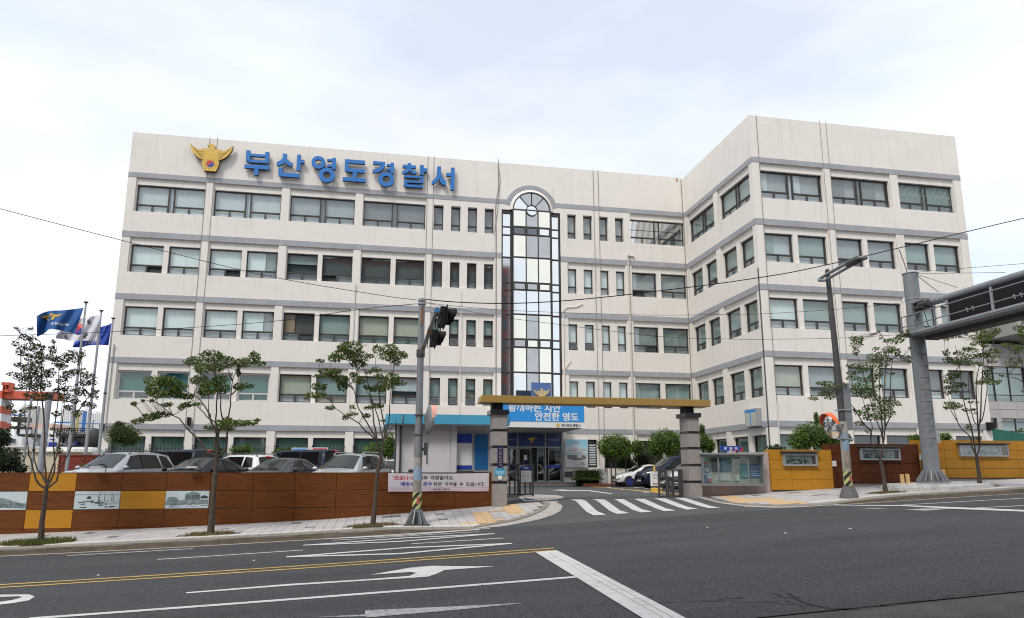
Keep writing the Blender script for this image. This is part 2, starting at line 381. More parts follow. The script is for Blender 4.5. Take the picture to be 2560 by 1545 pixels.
# ------------------------------------------------------------------ ground, road, car park
def grid(mb, us, vs_, f):
    vs = [(u, v, f(u, v)) for v in vs_ for u in us]; n = len(us)
    fs = [(j * n + i, j * n + i + 1, (j + 1) * n + i + 1, (j + 1) * n + i) for j in range(len(vs_) - 1) for i in range(n - 1)]
    mb.mesh(vs, fs, True)
def fr(a, b, s):
    n = max(1, int(round((b - a) / s))); return [a + (b - a) * i / n for i in range(n + 1)]
def ustrip(mb, u0, u1, va, vb, f, off, s=1.0):  # strip along the street between v=va(u) and v=vb(u)
    us = fr(u0, u1, s); vs = []; fs = []
    for u in us:
        a = va(u) if callable(va) else va; b = vb(u) if callable(vb) else vb
        vs += [(u, a, f(u, a) + off), (u, b, f(u, b) + off)]
    for i in range(len(us) - 1): fs.append((2 * i, 2 * i + 2, 2 * i + 3, 2 * i + 1))
    mb.mesh(vs, fs, True)
b = MB(); grid(b, fr(-80, 100, 3), fr(-60, 70, 5), lambda u, v: (P(u) if v < 20 else min(P(u), LOT) if v < 60 else -1.5) - .35)
tag(b.build('ground', M['soil']), kind='structure')
b = MB(); b.face([(-1500, 58, -3.2), (-18.5, 58, -3.2), (-18.5, 1500, -3.2), (-1500, 1500, -3.2)])
tag(b.build('harbour_water', mat('harbour_water', (.04, .07, .08), .12, bump=.4, bscale=.8)), kind='structure')
b = MB(); b.face([(-1500, -1500, -6), (1500, -1500, -6), (1500, 1500, -6), (-1500, 1500, -6)])
tag(b.build('far_ground', M['asphalt_lot']), kind='structure')
b = MB(); grid(b, fr(-70, 90, .8), fr(7.0, 19.62, 1.26), lambda u, v: P(u))
tag(b.build('road', M['asphalt']), kind='structure')
b = MB(); grid(b, fr(-70, 90, .8), fr(-3, 7.05, 1.0), lambda u, v: P(u) - .012)
tag(b.build('near_roadside', M['asphalt_old']), kind='structure')
b = MB(); grid(b, fr(-45, 60, .6), [19.55, 19.6, 20.2, 20.9, 21.6, 22.3, 23, 23.3, 23.6, 23.9, 24.3, 24.8, 25.4, 26, 27, 28, 32, 38, 44, 50, 56], lambda u, v: B(u, v) - (.002 if v < 19.6 else 0))
tag(b.build('car_park', M['asphalt_lot']), kind='structure')
# the pavement across the street, behind the eye
b = MB(); grid(b, fr(-60, 70, 2), fr(-9, -3, 2), lambda u, v: P(u) + .14); b.box(-60, 70, -3.0, -2.85, -4, -4)
tag(b.build('opposite_pavement', M['tile'][0]), kind='structure')

# cracks in the asphalt (thin tar-dark sheets)
b = MB()
def wander(mb, pts, w, f, off):
    last = None
    for i in range(len(pts) - 1):
        a, c = Vector(pts[i]), Vector(pts[i + 1]); n = max(2, int((c - a).length / .12))
        for k in range(n):
            t = k / n; p = a.lerp(c, t) + Vector((random.uniform(-.04, .04), random.uniform(-.07, .07)))
            ww = w * random.uniform(.4, 1.3)
            if last is not None:
                q, w0 = last
                d = (p - q); d = Vector((-d.y, d.x)).normalized()
                mb.face([(*(q - d * w0), f(*(q - d * w0)) + off), (*(p - d * ww), f(*(p - d * ww)) + off), (*(p + d * ww), f(*(p + d * ww)) + off), (*(q + d * w0), f(*(q + d * w0)) + off)])
            last = (p, ww)
c8 = crop(1280, 1250, 1.925)
def G2(c, pts, f=B, off=0): return [gp(*c(*p), f, off).xy for p in pts]
for pts, w in [([(700, 495), (1000, 487), (1250, 492), (1430, 510), (1540, 525), (1700, 518), (1900, 500)], .009), ([(1320, 450), (1400, 490), (1540, 522)], .020), ([(1250, 445), (1290, 470), (1390, 478)], .010), ([(1330, 490), (1400, 505), (1380, 530)], .008), ([(1000, 480), (1080, 470), (1150, 478)], .010), ([(10, 208), (500, 190)], .006), ([(850, 228), (1150, 208), (1700, 175)], .010),
               ([(1900, 490), (2464, 425)], .005), ([(330, 270), (900, 230)], .005)]:
    wander(b, [tuple(p) for p in G2(c8, pts)], w, lambda u, v: P(u), .006)
wander(b, [tuple(p) for p in G2(crop(0, 1250, 1.925), [(0, 345), (500, 330), (1000, 300), (1700, 290)])], .005, lambda u, v: P(u), .006)
tag(b.build('asphalt_cracks', M['crack']), kind='stuff')

# ------------------------------------------------------------------ pavements with kerbs and paving
CIN = [(2.70, 19.80), (3.12, 20.08), (3.73, 20.36), (4.31, 20.82), (4.85, 21.43), (5.19, 22.08), (5.37, 22.66), (5.42, 23.15)]
COUT = [(2.70, 19.66), (3.25, 19.90), (3.91, 20.22), (4.49, 20.70), (5.01, 21.36), (5.40, 22.1), (5.58, 22.66), (5.66, 23.25)]
AOUT = [(2.70, 19.60), (3.53, 19.72), (4.15, 20.0), (4.68, 20.3), (5.2, 20.76), (5.60, 21.35), (5.86, 22.03), (6.0, 23.2)]
def front_l(u):                                 # front edge of the left paving at u
    if u < CIN[0][0]: return 19.80
    for (a, b_), (c, d) in zip(CIN, CIN[1:]):
        if u <= c: return lerp(b_, d, (u - a) / (c - a))
    return 99
RIN = [(11.12, 22.9), (11.16, 21.6), (11.58, 20.70), (12.17, 20.20), (12.75, 19.98), (13.4, 19.84), (14.0, 19.80)]
ROUT = [(10.98, 22.9), (11.02, 21.4), (11.46, 20.45), (12.05, 19.95), (12.7, 19.70), (13.4, 19.62), (14.0, 19.62)]
def front_r(u):
    if u > RIN[-1][0]: return 19.80
    for (a, b_), (c, d) in zip(RIN, RIN[1:]):
        if u <= c: return lerp(b_, d, (u - a) / max(1e-6, c - a))
    return 19.8
def strip2(mb, A, Bc, fa, fb):
    vs = []; fs = []
    for a, c in zip(A, Bc): vs += [(*a, fa(*a)), (*c, fb(*c))]
    for i in range(len(A) - 1): fs.append((2 * i, 2 * i + 1, 2 * i + 3, 2 * i + 2))
    mb.mesh(vs, fs)
def walk(name, u0, u1, front, back):
    b = MB(); us = fr(u0, u1, .5); vs = []; fs = []
    K = 6
    for u in us:
        f0 = front(u)
        for k in range(K + 1):
            v = lerp(f0, back, k / K); vs.append((u, v, T(u, v) - .004))
    for i in range(len(us) - 1):
        for k in range(K): a = i * (K + 1) + k; fs.append((a, a + K + 1, a + K + 2, a + 1))
    b.mesh(vs, fs)
    return tag(b.build(name, M['grout']), kind='structure')
pav_l = walk('pavement', -60, 5.30, lambda u: min(front_l(u), 22.9), 23.05)
pav_r = walk('pavement', 11.14, 90, lambda u: min(front_r(u), 22.9), 23.7)
def tile(mb, u0, u1, v0, v1, top=.012, g=.006):
    p = [(u0 + g, v0 + g), (u1 - g, v0 + g), (u1 - g, v1 - g), (u0 + g, v1 - g)]
    j = random.uniform(-.0015, .0015)
    t = [(a, c, T(a, c) + top + j) for a, c in p]; bt = [(a, c, T(a, c) - .01) for a, c in p]
    mb.mesh(bt + t, [(4, 5, 6, 7), (0, 1, 5, 4), (1, 2, 6, 5), (2, 3, 7, 6), (3, 0, 4, 7)])
def in_any(u, v, rects): return any(a <= u < b_ and c <= v < d for a, b_, c, d in rects)
TS = .27
ORANGE_L = [(4.05, 4.60, 21.25, 23), (3.0, 3.52, 20.1, 22.1), (2.43, 3.0, 20.0, 20.5), (3.5, 3.78, 20.1, 20.6)]
ORANGE_L2 = [(3.52, 4.05, 21.85, 22.15)]
ORANGE_R = [(11.7, 12.24, 21.4, 23), (11.5, 12.8, 20.95, 21.75), (12.24, 13.35, 20.2, 20.6), (12.5, 12.9, 20.2, 21.7), (12.2, 13.3, 19.9, 20.4)]
LIDS = [(-10.9, 21.6), (-8.0, 22.3), (-7.0, 21.0), (-5.6, 22.4), (-4.3, 21.7), (-2.4, 22.3), (-1.9, 20.9), (.45, 22.3), (1.9, 22.2), (1.9, 21.1), (12.8, 22.4), (14.3, 22.4), (14.6, 21.4), (17.8, 22.3), (-9.2, 22.2)]
PITS = []
def pave(parent, u0, u1, front, back, partrange, orange, orange2):
    cells = []
    nu = int((u1 - u0) / TS)
    for i in range(nu):
        a = u0 + i * TS; v = 19.80; rows = 0
        while v < back - .02:
            e = v + (TS * 1.35 if rows == 0 else TS); rows += 1
            cu, cv = a + TS / 2, (v + e) / 2
            if cv > front(cu) + .05 and cv > front(a + .02) and cv > front(a + TS - .02): cells.append((a, a + TS, v, min(e, back)))
            v = e
    big = {}
    for c in cells:
        cu, cv = (c[0] + c[1]) / 2, (c[2] + c[3]) / 2
        if any(math.hypot((cu - p[0]) / p[2], (cv - p[1]) / p[3]) < 1 for p in PITS): continue
        if any(abs(cu - p[0]) < TS * .7 and abs(cv - p[1]) < TS * .6 for p in LIDS): m = M['lid']
        elif in_any(cu, cv, orange): m = M['tactile']
        elif in_any(cu, cv, orange2): m = M['tactile2']
        elif c[2] < 19.9: m = M['tile'][3]
        else: m = random.choice(M['tile'][:3])
        if partrange and partrange[0] <= cu < partrange[1]:
            t = MB(); tile(t, *c); o = t.build('paving_slab', m, parent)
            if m is M['tactile']: o['label'] = 'orange tactile paving slab'
        else: big.setdefault(m, MB()); tile(big[m], *c)
    s = MB()
    for m, bb in big.items(): s.use(m); s.mesh(bb.v, bb.f)
    tag(s.build('paving_slabs', None, parent), kind='stuff')

def kerb(name, u0, u1, cuts):
    st = tag(bx_kerb(name, u0, u1), kind='structure')
def bx_kerb(name, u0, u1, L_=1.0):
    root = None; u = u0
    while u < u1 - .01:
        e = min(u + L_, u1)
        b = MB(); us = fr(u + .004, e - .004, .5); vs = []; fs = []
        for x in us:
            zt = P(x) + KH(x) + .004; zb = P(x) - .05
            vs += [(x, 19.63, zb), (x, 19.62, zt - .035), (x, 19.65, zt), (x, 19.795, zt + .006), (x, 19.795, zb)]
        n = 5
        for i in range(len(us) - 1):
            for k in range(4): fs.append((i * n + k, (i + 1) * n + k, (i + 1) * n + k + 1, i * n + k + 1))
        fs += [tuple(range(5)), tuple(reversed(range(len(vs) - 5, len(vs))))]
        b.use(M['kerb']); b.mesh(vs, fs)
        b.m = [0] * len(b.f)
        o = b.build(name if root is None else 'kerb_stone', M['kerb'], root)
        if root is None: root = o
        u = e
    return root
k1 = tag(bx_kerb('kerb', -34, 2.7), kind='structure')
k2 = tag(bx_kerb('kerb', 14.0, 44), kind='structure')
b = MB()
for u0, u1 in ((-34, 2.7), (14.0, 44)):         # dirt line low on the kerb face
    us = fr(u0, u1, .5); vs = []; fs = []
    for x in us: vs += [(x, 19.617, P(x) + .002), (x, 19.612, P(x) + min(KH(x) * .80, KH(x) - .03) * (0.85 + .15 * math.sin(x * 3.1)))]
    for i in range(len(us) - 1): fs.append((2 * i, 2 * i + 2, 2 * i + 3, 2 * i + 1))
    b.mesh(vs, fs)
tag(b.build('kerb_dirt', M['kerb_grime']), kind='structure')
b = MB(); ustrip(b, -34, 3.1, 19.42, 19.625, lambda u, v: P(u), .005); ustrip(b, 13.6, 44, 19.45, 19.625, lambda u, v: P(u), .005)
tag(b.build('gutter_strip', M['gutter']), kind='structure')
b = MB(); strip2(b, CIN, COUT, lambda u, v: T(u, v) + .02, lambda u, v: B(u, v) + .05); strip2(b, COUT, COUT, lambda u, v: B(u, v) + .05, lambda u, v: B(u, v))
strip2(b, ROUT, RIN, lambda u, v: B(u, v) + .045, lambda u, v: T(u, v) + .016); strip2(b, ROUT, ROUT, lambda u, v: B(u, v), lambda u, v: B(u, v) + .045)
tag(b.build('corner_kerb', M['kerb']), kind='structure')
b = MB(); strip2(b, COUT, AOUT, lambda u, v: B(u, v) + .024, lambda u, v: B(u, v) + .012)
RA = [(10.85, 22.9), (10.88, 21.3), (11.30, 20.3), (11.9, 19.78), (12.6, 19.56), (13.4, 19.50), (14.0, 19.5)]
strip2(b, RA, ROUT, lambda u, v: B(u, v) + .012, lambda u, v: B(u, v) + .02)
isl = [(5.0, 23.9), (5.3, 26.5), (6.0, 28.4), (6.6, 28.9), (7.2, 27.9), (6.93, 25.75), (6.44, 24.5), (5.8, 24.0)]
b.face([(*p, B(*p) + .02) for p in isl][::-1])
tag(b.build('concrete_apron', M['apron']), kind='structure')
b = MB(); b.face([(*p, B(*p) + .012) for p in [(4.2, 23.1), (5.1, 23.35), (5.6, 24.0), (5.4, 27), (4.4, 28), (4.0, 24)]])
tag(b.build('dark_patch', M['asphalt']), kind='structure')

# ------------------------------------------------------------------ road markings
def fp(u, v): return B(u, v)
def marking(name, m, polys, f=fp, off=.006):
    b = MB()
    for poly in polys:
        bm = bmesh.new(); vv = [bm.verts.new((p[0], p[1], 0)) for p in poly]; bm.faces.new(vv)
        bmesh.ops.triangulate(bm, faces=bm.faces[:])
        for _ in range(2):
            le = [e for e in bm.edges if e.calc_length() > .5]
            if le: bmesh.ops.subdivide_edges(bm, edges=le, cuts=2, use_grid_fill=False); bmesh.ops.triangulate(bm, faces=bm.faces[:])
        bm.normal_update(); bm.verts.index_update()
        vs = [(v.co.x, v.co.y, f(v.co.x, v.co.y) + off) for v in bm.verts]
        b.mesh(vs, [tuple(v.index for v in (fc.verts if fc.normal.z > 0 else reversed(fc.verts))) for fc in bm.faces]); bm.free()
    return tag(b.build(name, m), kind='structure')
def pl(c, pts): return [tuple(p) for p in G2(c, pts)]
def bar(c, a, e, w):                             # a line of true width w along the street
    a, e = [gp(*c(*p)) for p in (a, e)]
    n = max(1, int(abs(e.x - a.x) / 1.0)); up = []; dn = []
    for i in range(n + 1):
        u = lerp(a.x, e.x, i / n); v = lerp(a.y, e.y, i / n); up.append((u, v + w / 2)); dn.append((u, v - w / 2))
    return dn + up[::-1]
def bars(name, m, lst, off=.006):
    b = MB()
    for poly in lst:
        n = len(poly) // 2
        vs = []; fs = []
        for i in range(n): p = poly[i]; q = poly[-1 - i]; vs += [(*p, B(*p) + off), (*q, B(*q) + off)]
        for i in range(n - 1): fs.append((2 * i, 2 * i + 2, 2 * i + 3, 2 * i + 1))
        b.mesh(vs, fs)
    return tag(b.build(name, m), kind='structure')
cL = crop(0, 1250, 1.925); c5 = crop(1380, 960); c6 = crop(1920, 960)
ya = gp(*c8(205, 232)); yb = gp(*c8(212, 243))
yl = []
for p in (ya, yb):
    us = fr(-60, p.x, 1.0); yl.append([(u, p.y - .06) for u in us] + [(u, p.y + .06) for u in us][::-1])
bars('yellow_centre_line', M['line_yellow'], yl)
wl = gp(*c8(325, 370))
us = fr(gp(*cL(150, 565)).x, wl.x, .8)
bars('lane_line', M['line_white'], [[(u, wl.y + .0 - .075) for u in us] + [(u, wl.y + .075) for u in us][::-1]])
bars('lane_dash', M['line_white'], [bar(cL, (325, 268), (928, 235), .11), bar(cL, (758, 287), (1458, 242), .11), bar(cL, (1980, 212), (2423, 184), .11), bar(cL, (1600, 195), (2305, 153), .10)])
marking('stop_line', M['line_white'], [[(3.06, 13.62), (2.82, 6.9), (3.24, 6.9), (3.50, 13.62)]], off=.010)
marking('stop_line_seam', M['gutter'], [[(3.265, 13.4), (3.02, 7.0), (3.028, 7.0), (3.28, 13.4)], [(3.33, 12.0), (3.12, 7.0), (3.128, 7.0), (3.338, 12.0)]], off=.013)
marking('turn_arrow', M['line_white'], [pl(cL, [(892, 446), (1400, 405), (1780, 382), (1970, 367), (2005, 352), (1975, 348), (1783, 361), (1975, 327), (2080, 318), (2200, 320), (2383, 321), (2140, 338), (2100, 357), (2060, 370), (1995, 375), (1780, 388), (1400, 413), (900, 451)])])
marking('straight_arrow', M['line_worn'], [pl(cL, [(1500, 566), (1757, 553), (1757, 533), (2200, 513), (2530, 497), (2300, 521), (1990, 549), (1770, 567), (1757, 562)])])
marking('speed_number', M['line_white'], [pl(cL, [(-60, 461), (0, 457), (140, 456), (167, 466), (140, 484), (60, 498), (-60, 512), (-60, 500), (60, 483), (105, 470), (95, 465), (0, 468), (-60, 471)])])
def diamond(name, c, a, t, e, l, w=.13):
    A, Tt, E_, Lw = [gp(*c(*p)).xy for p in (a, t, e, l)]
    pol = []
    for p, q in ((A, Tt), (Tt, E_), (A, Lw), (Lw, E_)):
        pol.append([(p.x, p.y - w), (q.x, q.y - w), (q.x, q.y + w), (p.x, p.y + w)] if p.x < q.x else [(q.x, q.y - w), (p.x, p.y - w), (p.x, p.y + w), (q.x, q.y + w)])
    marking(name, M['line_white'], pol[:2]); marking(name, M['line_white'], pol[2:], off=.009)
diamond('diamond_marking', cL, (1378, 275), (1960, 230), (2462, 210), (1925, 260), .10)
diamond('diamond_marking', cL, (1460, 219), (1940, 184), (2380, 163), (1925, 201), .10)
diamond('diamond_marking', cL, (1550, 189), (1980, 163), (2310, 143), (1925, 172), .08)
cs = [[(178, 1103), (278, 1103), (430, 1215), (515, 1248), (400, 1255), (330, 1222)], [(383, 1102), (483, 1102), (650, 1208), (740, 1234), (622, 1240), (550, 1212)],
      [(583, 1100), (680, 1100), (860, 1197), (955, 1220), (845, 1227), (765, 1200)], [(783, 1097), (882, 1097), (1080, 1185), (1180, 1208), (1070, 1215), (985, 1187)],
      [(975, 1091), (1078, 1092), (1290, 1172), (1390, 1192), (1285, 1200), (1195, 1175)], [(1170, 1088), (1270, 1086), (1500, 1162), (1605, 1184), (1500, 1187), (1405, 1165)]]
b = None
for s_ in cs: marking('crosswalk_stripe', M['line_white'], [pl(c5, s_)], off=.010)
marking('driveway_arrow', M['line_white'], [pl(crop(900, 930), [(1820, 1128), (1920, 1122), (2000, 1128), (2195, 1130), (2405, 1160), (2400, 1166), (2180, 1137), (1960, 1136)])], off=.010)
marking('yellow_edge_line', M['line_yellow'], [pl(c5, [(300, 969), (700, 1003), (1210, 1048), (1210, 1057), (950, 1035), (650, 1004), (300, 974)])], off=.010)
marking('bay_line', M['line_white'], [pl(c5, [(640, 1005), (690, 1004), (720, 1010), (680, 1011)]), pl(c5, [(750, 983), (800, 985), (930, 1000), (910, 1001)]), pl(c5, [(830, 1030), (900, 1029), (960, 1034), (900, 1036)]), pl(c5, [(480, 985), (540, 985), (580, 990), (520, 991)])], off=.010)
bars('right_lane_line', M['line_white'], [bar(c6, (1280, 1155), (2440, 1090), .12), bar(c6, (1850, 1190), (2440, 1160), .12)])
marking('merge_line', M['line_white'], [pl(c6, [(580, 1153), (1300, 1158), (1800, 1178), (2440, 1204), (2440, 1220), (1750, 1192), (1290, 1166), (650, 1160)])], off=.010)
marking('worn_marking', M['line_worn'], [pl(c6, [(885, 1188), (1010, 1184), (1155, 1188), (1030, 1193)]), pl(c6, [(1295, 1203), (1500, 1188), (1760, 1190), (1600, 1205), (1500, 1211)])], off=.010)
b = MB()
for p in [(cL, 473, 363), (cL, 1222, 292), (cL, 1117, 196), (c8, 940, 133), (c8, 1628, 139), (c8, 1315, 160)]:
    g = gp(*p[0](*p[1:])); b.box(g.x - .018, g.x + .018, g.y - .03, g.y + .03, g.z, g.z + .012)
tag(b.build('road_litter', M['white']), kind='stuff')
# ------------------------------------------------------------------ the police station
FV, UC, WV = 48.0, 22.98, 38.0                  # main facade, inner corner, wing front
ZT = 22.95
ps = thing('police_station', 'long cream five-storey office building with grey bands, an arched glass stairwell and a right wing', 'building', (-17.3, 48, LOT))
# a facade frame maps (s, z, depth) to world; depth grows into the building
class Fr:
    def __init__(s, o, d, n): s.o = Vector(o); s.d = Vector(d); s.n = Vector(n)
    def __call__(s, a, z, dep=0.): return s.o + s.d * a + Vector((0, 0, z)) - s.n * dep
F_M = Fr((0, FV, 0), (1, 0, 0), (0, -1, 0))     # s = u
F_W = Fr((0, WV, 0), (1, 0, 0), (0, -1, 0))     # s = u
F_I = Fr((UC, 0, 0), (0, -1, 0), (-1, 0, 0))    # s = -v
def fbox(mb, F, s0, s1, z0, z1, d0, d1):
    mb.hexa([F(s0, z0, d0), F(s1, z0, d0), F(s1, z0, d1), F(s0, z0, d1)], [F(s0, z1, d0), F(s1, z1, d0), F(s1, z1, d1), F(s0, z1, d1)])
def plate(mb, F, rect, holes, d0, d1):          # sheet at depth d0 with rectangular holes whose reveals reach d1
    s0, s1, z0, z1 = rect
    ss = sorted({s0, s1, *[h[0] for h in holes], *[h[1] for h in holes]}); zs = sorted({z0, z1, *[h[2] for h in holes], *[h[3] for h in holes]})
    ss = [s for s in ss if s0 - 1e-6 <= s <= s1 + 1e-6]; zs = [z for z in zs if z0 - 1e-6 <= z <= z1 + 1e-6]
    for a, c in zip(zs, zs[1:]):                # merge runs along a row
        run = None
        for p, q in zip(ss, ss[1:]):
            m_, n_ = (p + q) / 2, (a + c) / 2
            solid = not any(h[0] < m_ < h[1] and h[2] < n_ < h[3] for h in holes)
            if solid: run = [run[0], q] if run else [p, q]
            if (not solid or q == ss[-1]) and run:
                mb.face([F(run[0], a, d0), F(run[1], a, d0), F(run[1], c, d0), F(run[0], c, d0)]); run = None
    for h in holes:
        a, c, e, f = h
        mb.face([F(a, e, d0), F(a, e, d1), F(a, f, d1), F(a, f, d0)]); mb.face([F(c, e, d1), F(c, e, d0), F(c, f, d0), F(c, f, d1)])
        mb.face([F(a, f, d0), F(a, f, d1), F(c, f, d1), F(c, f, d0)]); mb.face([F(a, e, d1), F(a, e, d0), F(c, e, d0), F(c, e, d1)])
RD, GD = .13, .34                               # lintel recess, window plane
rng = random.Random(3)
def panel(name, F, s0, s1, z0, z1, d, m, parent):
    b = MB(); b.face([F(s0, z0, d), F(s1, z0, d), F(s1, z1, d), F(s0, z1, d)]); return b.build(name, m, parent)
def blind(F, s0, s1, z0, z1, m, parent, d=.12, split=None):
    panel('blind', F, s0, s1, z0, z1, GD + d, M['b_' + m], parent)
def window(F, s0, s1, z0, z1, kind='pair', bl='pale', low=None, frame='dark_frame', gl='glass', part=None, tilt=False, open_=0, sill=True):
    b = MB(); fm = M[frame]; b.use(fm)
    t = .055 if frame == 'dark_frame' else .11
    d0, d1 = GD - .05, GD + .03
    H = z1 - z0; zl = z0 + H * .285
    fbox(b, F, s0, s1, z1 - t, z1, d0, d1); fbox(b, F, s0, s1, z0, z0 + t * .8, d0, d1)
    fbox(b, F, s0, s0 + t, z0 + t * .8, z1 - t, d0, d1); fbox(b, F, s1 - t, s1, z0 + t * .8, z1 - t, d0, d1)
    panes = []
    def unit(a, c):
        fbox(b, F, a, c, zl - .04, zl + .04, d0 - .01, d1)
        panes.append((a, c, zl + .04, z1 - t, 'hi'))
        if kind == 'narrow': panes.append((a, c, z0 + t * .8, zl - .04, 'lo'))
        else:
            m_ = (a + c) / 2; fbox(b, F, m_ - .03, m_ + .03, z0 + t * .8, zl - .04, d0, d1)
            panes.append((a, m_ - .03, z0 + t * .8, zl - .04, 'lo')); panes.append((m_ + .03, c, z0 + t * .8, zl - .04, 'lo'))
    a, c = s0 + t, s1 - t
    if kind == 'wide':
        w = (c - a); m0, m1 = a + w * .46, a + w * .54
        fbox(b, F, m0 - .04, m0 + .04, z0 + t * .8, z1 - t, d0, d1); fbox(b, F, m1 - .04, m1 + .04, z0 + t * .8, z1 - t, d0, d1)
        unit(a, m0 - .04); unit(m1 + .04, c); panes.append((m0 + .04, m1 - .04, z0 + t * .8, z1 - t, 'mid'))
    elif kind == 'plain': panes.append((a, c, z0 + t * .8, z1 - t, 'hi'))
    else: unit(a, c)
    for p in panes:                             # thin pale sash frames of the lower lights
        if p[4] == 'lo' and not (tilt and kind == 'narrow'):
            b.use(M['sash_frame'] if frame == 'dark_frame' else fm); q = .03
            fbox(b, F, p[0], p[1], p[2], p[2] + q, GD - .03, GD + .02); fbox(b, F, p[0], p[1], p[3] - q, p[3], GD - .03, GD + .02)
            fbox(b, F, p[0], p[0] + q, p[2] + q, p[3] - q, GD - .03, GD + .02); fbox(b, F, p[1] - q, p[1], p[2] + q, p[3] - q, GD - .03, GD + .02); b.use(fm)
    w = b.build('window', None, ps)
    if sill:
        sb = MB(); fbox(sb, F, s0 - .03, s1 + .03, z0 - .05, z0 + .0, RD - .03, GD - .06); sb.build('sill', M['white_frame'], w)
    low = low or bl
    for i, p in enumerate(panes):
        if p[4] == 'lo' and tilt and kind == 'narrow':   # hopper pushed outwards at the bottom
            y = .16; f2 = MB(); f2.use(M['sash_frame']); q = .045
            P0, P1, Q0, Q1 = F(p[0], p[3], d0), F(p[1], p[3], d0), F(p[0], p[2], d0 - y - .15), F(p[1], p[2], d0 - y - .15)
            def at(s, t_, e=0): return (P0.lerp(P1, s)).lerp(Q0.lerp(Q1, s), t_) + F.n * e
            for (a0, a1, b0, b1) in ((0, 1, 0, .14), (0, 1, .86, 1), (0, .1, .14, .86), (.9, 1, .14, .86)):
                f2.hexa([at(a0, b1), at(a1, b1), at(a1, b1, .03), at(a0, b1, .03)], [at(a0, b0), at(a1, b0), at(a1, b0, .03), at(a0, b0, .03)])
            f2.build('hopper_frame', None, w)
            g = MB(); g.face([at(.1, .86, .015), at(.9, .86, .015), at(.9, .14, .015), at(.1, .14, .015)]); g.build('pane', M['glass'], w)
            panel('blind', F, p[0], p[1], p[2], p[3], GD + .12, M['b_dark'], w); continue  # this dark sheet stands for the unlit room
        if p[4] == 'lo' and open_ and i == (len(panes) - 1 if open_ > 0 else 1):
            panel('blind', F, p[0], p[1], p[2], p[3], GD + .3, M['b_dark'], w); continue  # open sash: the dark sheet imitates the unlit room
        gm = M[gl]
        panel('pane', F, p[0], p[1], p[2], p[3], GD, gm, w)
        bb = bl if p[4] != 'lo' else low
        if p[4] == 'mid': bb = 'white' if bl == 'white' else 'cool' if bl in ('pale', 'cool') else 'grey'
        if part and p[4] == 'hi':               # a half-drawn blind
            kindp, frac, other = part
            if kindp == 'v': m_ = lerp(p[0], p[1], frac); panel('blind', F, p[0], m_, p[2], p[3], GD + .12, M['b_' + bl], w); panel('blind', F, m_, p[1], p[2], p[3], GD + .2, M['b_' + other], w)
            else: m_ = lerp(p[3], p[2], frac); panel('blind', F, p[0], p[1], m_, p[3], GD + .12, M['b_' + bl], w); panel('blind', F, p[0], p[1], p[2], m_, GD + .35, M['b_' + other], w)
        else: panel('blind', F, p[0], p[1], p[2], p[3], GD + .12, M['b_' + bb], w)
    return w

BANDZ = [(19.70, 20.05), (15.47, 15.87), (11.19, 11.58), (6.97, 7.34), (2.71, 3.07)]
FLZ = {5: (17.31, 19.24, 19.70), 4: (13.08, 15.0, 15.47), 3: (8.82, 10.76, 11.19), 2: (4.62, 6.51, 6.97), 1: (.30, 2.27, 2.71)}
BAYS_M = [(-16.77, -12.33), (-11.82, -7.29), (-6.77, -2.24), (-1.72, 2.80)]
PAIRS_M = [(-16.70, -14.67), (-14.34, -12.36), (-11.75, -9.68), (-9.36, -7.32), (-6.70, -4.64), (-4.33, -2.27), (-1.66, .38), (.73, 2.77)]
NAR_L = [(3.35, 4.06), (4.62, 5.31), (5.85, 6.55), (7.10, 7.79)]
NAR_R = [(13.42, 14.10), (14.66, 15.37), (15.96, 16.63), (17.20, 17.88)]
PAIRS_R = [(18.46, 20.45), (20.81, 22.88)]
TW = (8.37, 12.85)
# main facade: which recesses and openings
bay_holes, win_holes = [], []
for f, (z0, z1, zb) in FLZ.items():
    for a, c in BAYS_M: bay_holes.append((a, c, z0 - .02, zb))
    if f < 5 and f > 1: bay_holes.append((3.30, 7.83, z0 - .02, zb)); bay_holes.append((13.38, 17.93, z0 - .02, zb))
    if f > 1: bay_holes.append((18.42, 22.92, z0 - .02, zb))
bay_holes.append((3.30, 7.83, .28, 2.71)); bay_holes.append((14.68, 15.36, .36, 2.31)); bay_holes.append((15.9, 17.9, .28, 2.27)); bay_holes.append((18.42, 22.9, .28, 2.71))
for a, c in NAR_L + NAR_R: bay_holes.append((a, c, *FLZ[5][:2]))
bay_holes.append((TW[0], TW[1], 2.77, 19.26))
bay_holes.append((8.80, 12.80, LOT + .26, 2.77))
b = MB(); plate(b, F_M, (-17.30, UC, -1.2, ZT), [h for h in bay_holes], 0, RD)
b.face([F_M(UC, -1.2), F_M(UC, ZT), F_M(UC, ZT, .3), F_M(UC, -1.2, .3)])
# inner layer with the window openings
def layer2(F, rect_list, wins):
    for (a, c, z0, z1) in rect_list:
        hs = [w for w in wins if w[0] >= a - .01 and w[1] <= c + .01 and w[2] >= z0 - .06 and w[3] <= z1 + .01]
        if hs and not (len(hs) == 1 and abs(hs[0][0] - a) < .001 and abs(hs[0][1] - c) < .001): plate(b, F, (a, c, z0, z1), hs, RD, GD)
W5 = [(a + .06, c - .04, *FLZ[5][:2]) for a, c in BAYS_M] + [(18.46, 22.88, *FLZ[5][:2])]
WL = []
for f in (4, 3, 2):
    for a, c in PAIRS_M + NAR_L + NAR_R + PAIRS_R: WL.append((a, c, *FLZ[f][:2]))
W1 = [(a, c, .30, 2.27) for a, c in PAIRS_M] + [(3.35, 5.35, .30, 2.27), (5.7, 7.75, .30, 2.27), (18.46, 20.45, .3, 2.27), (20.81, 22.88, .3, 2.27)]
layer2(F_M, [h for h in bay_holes if h not in [(a, c, *FLZ[5][:2]) for a, c in NAR_L + NAR_R]], W5 + WL + W1)
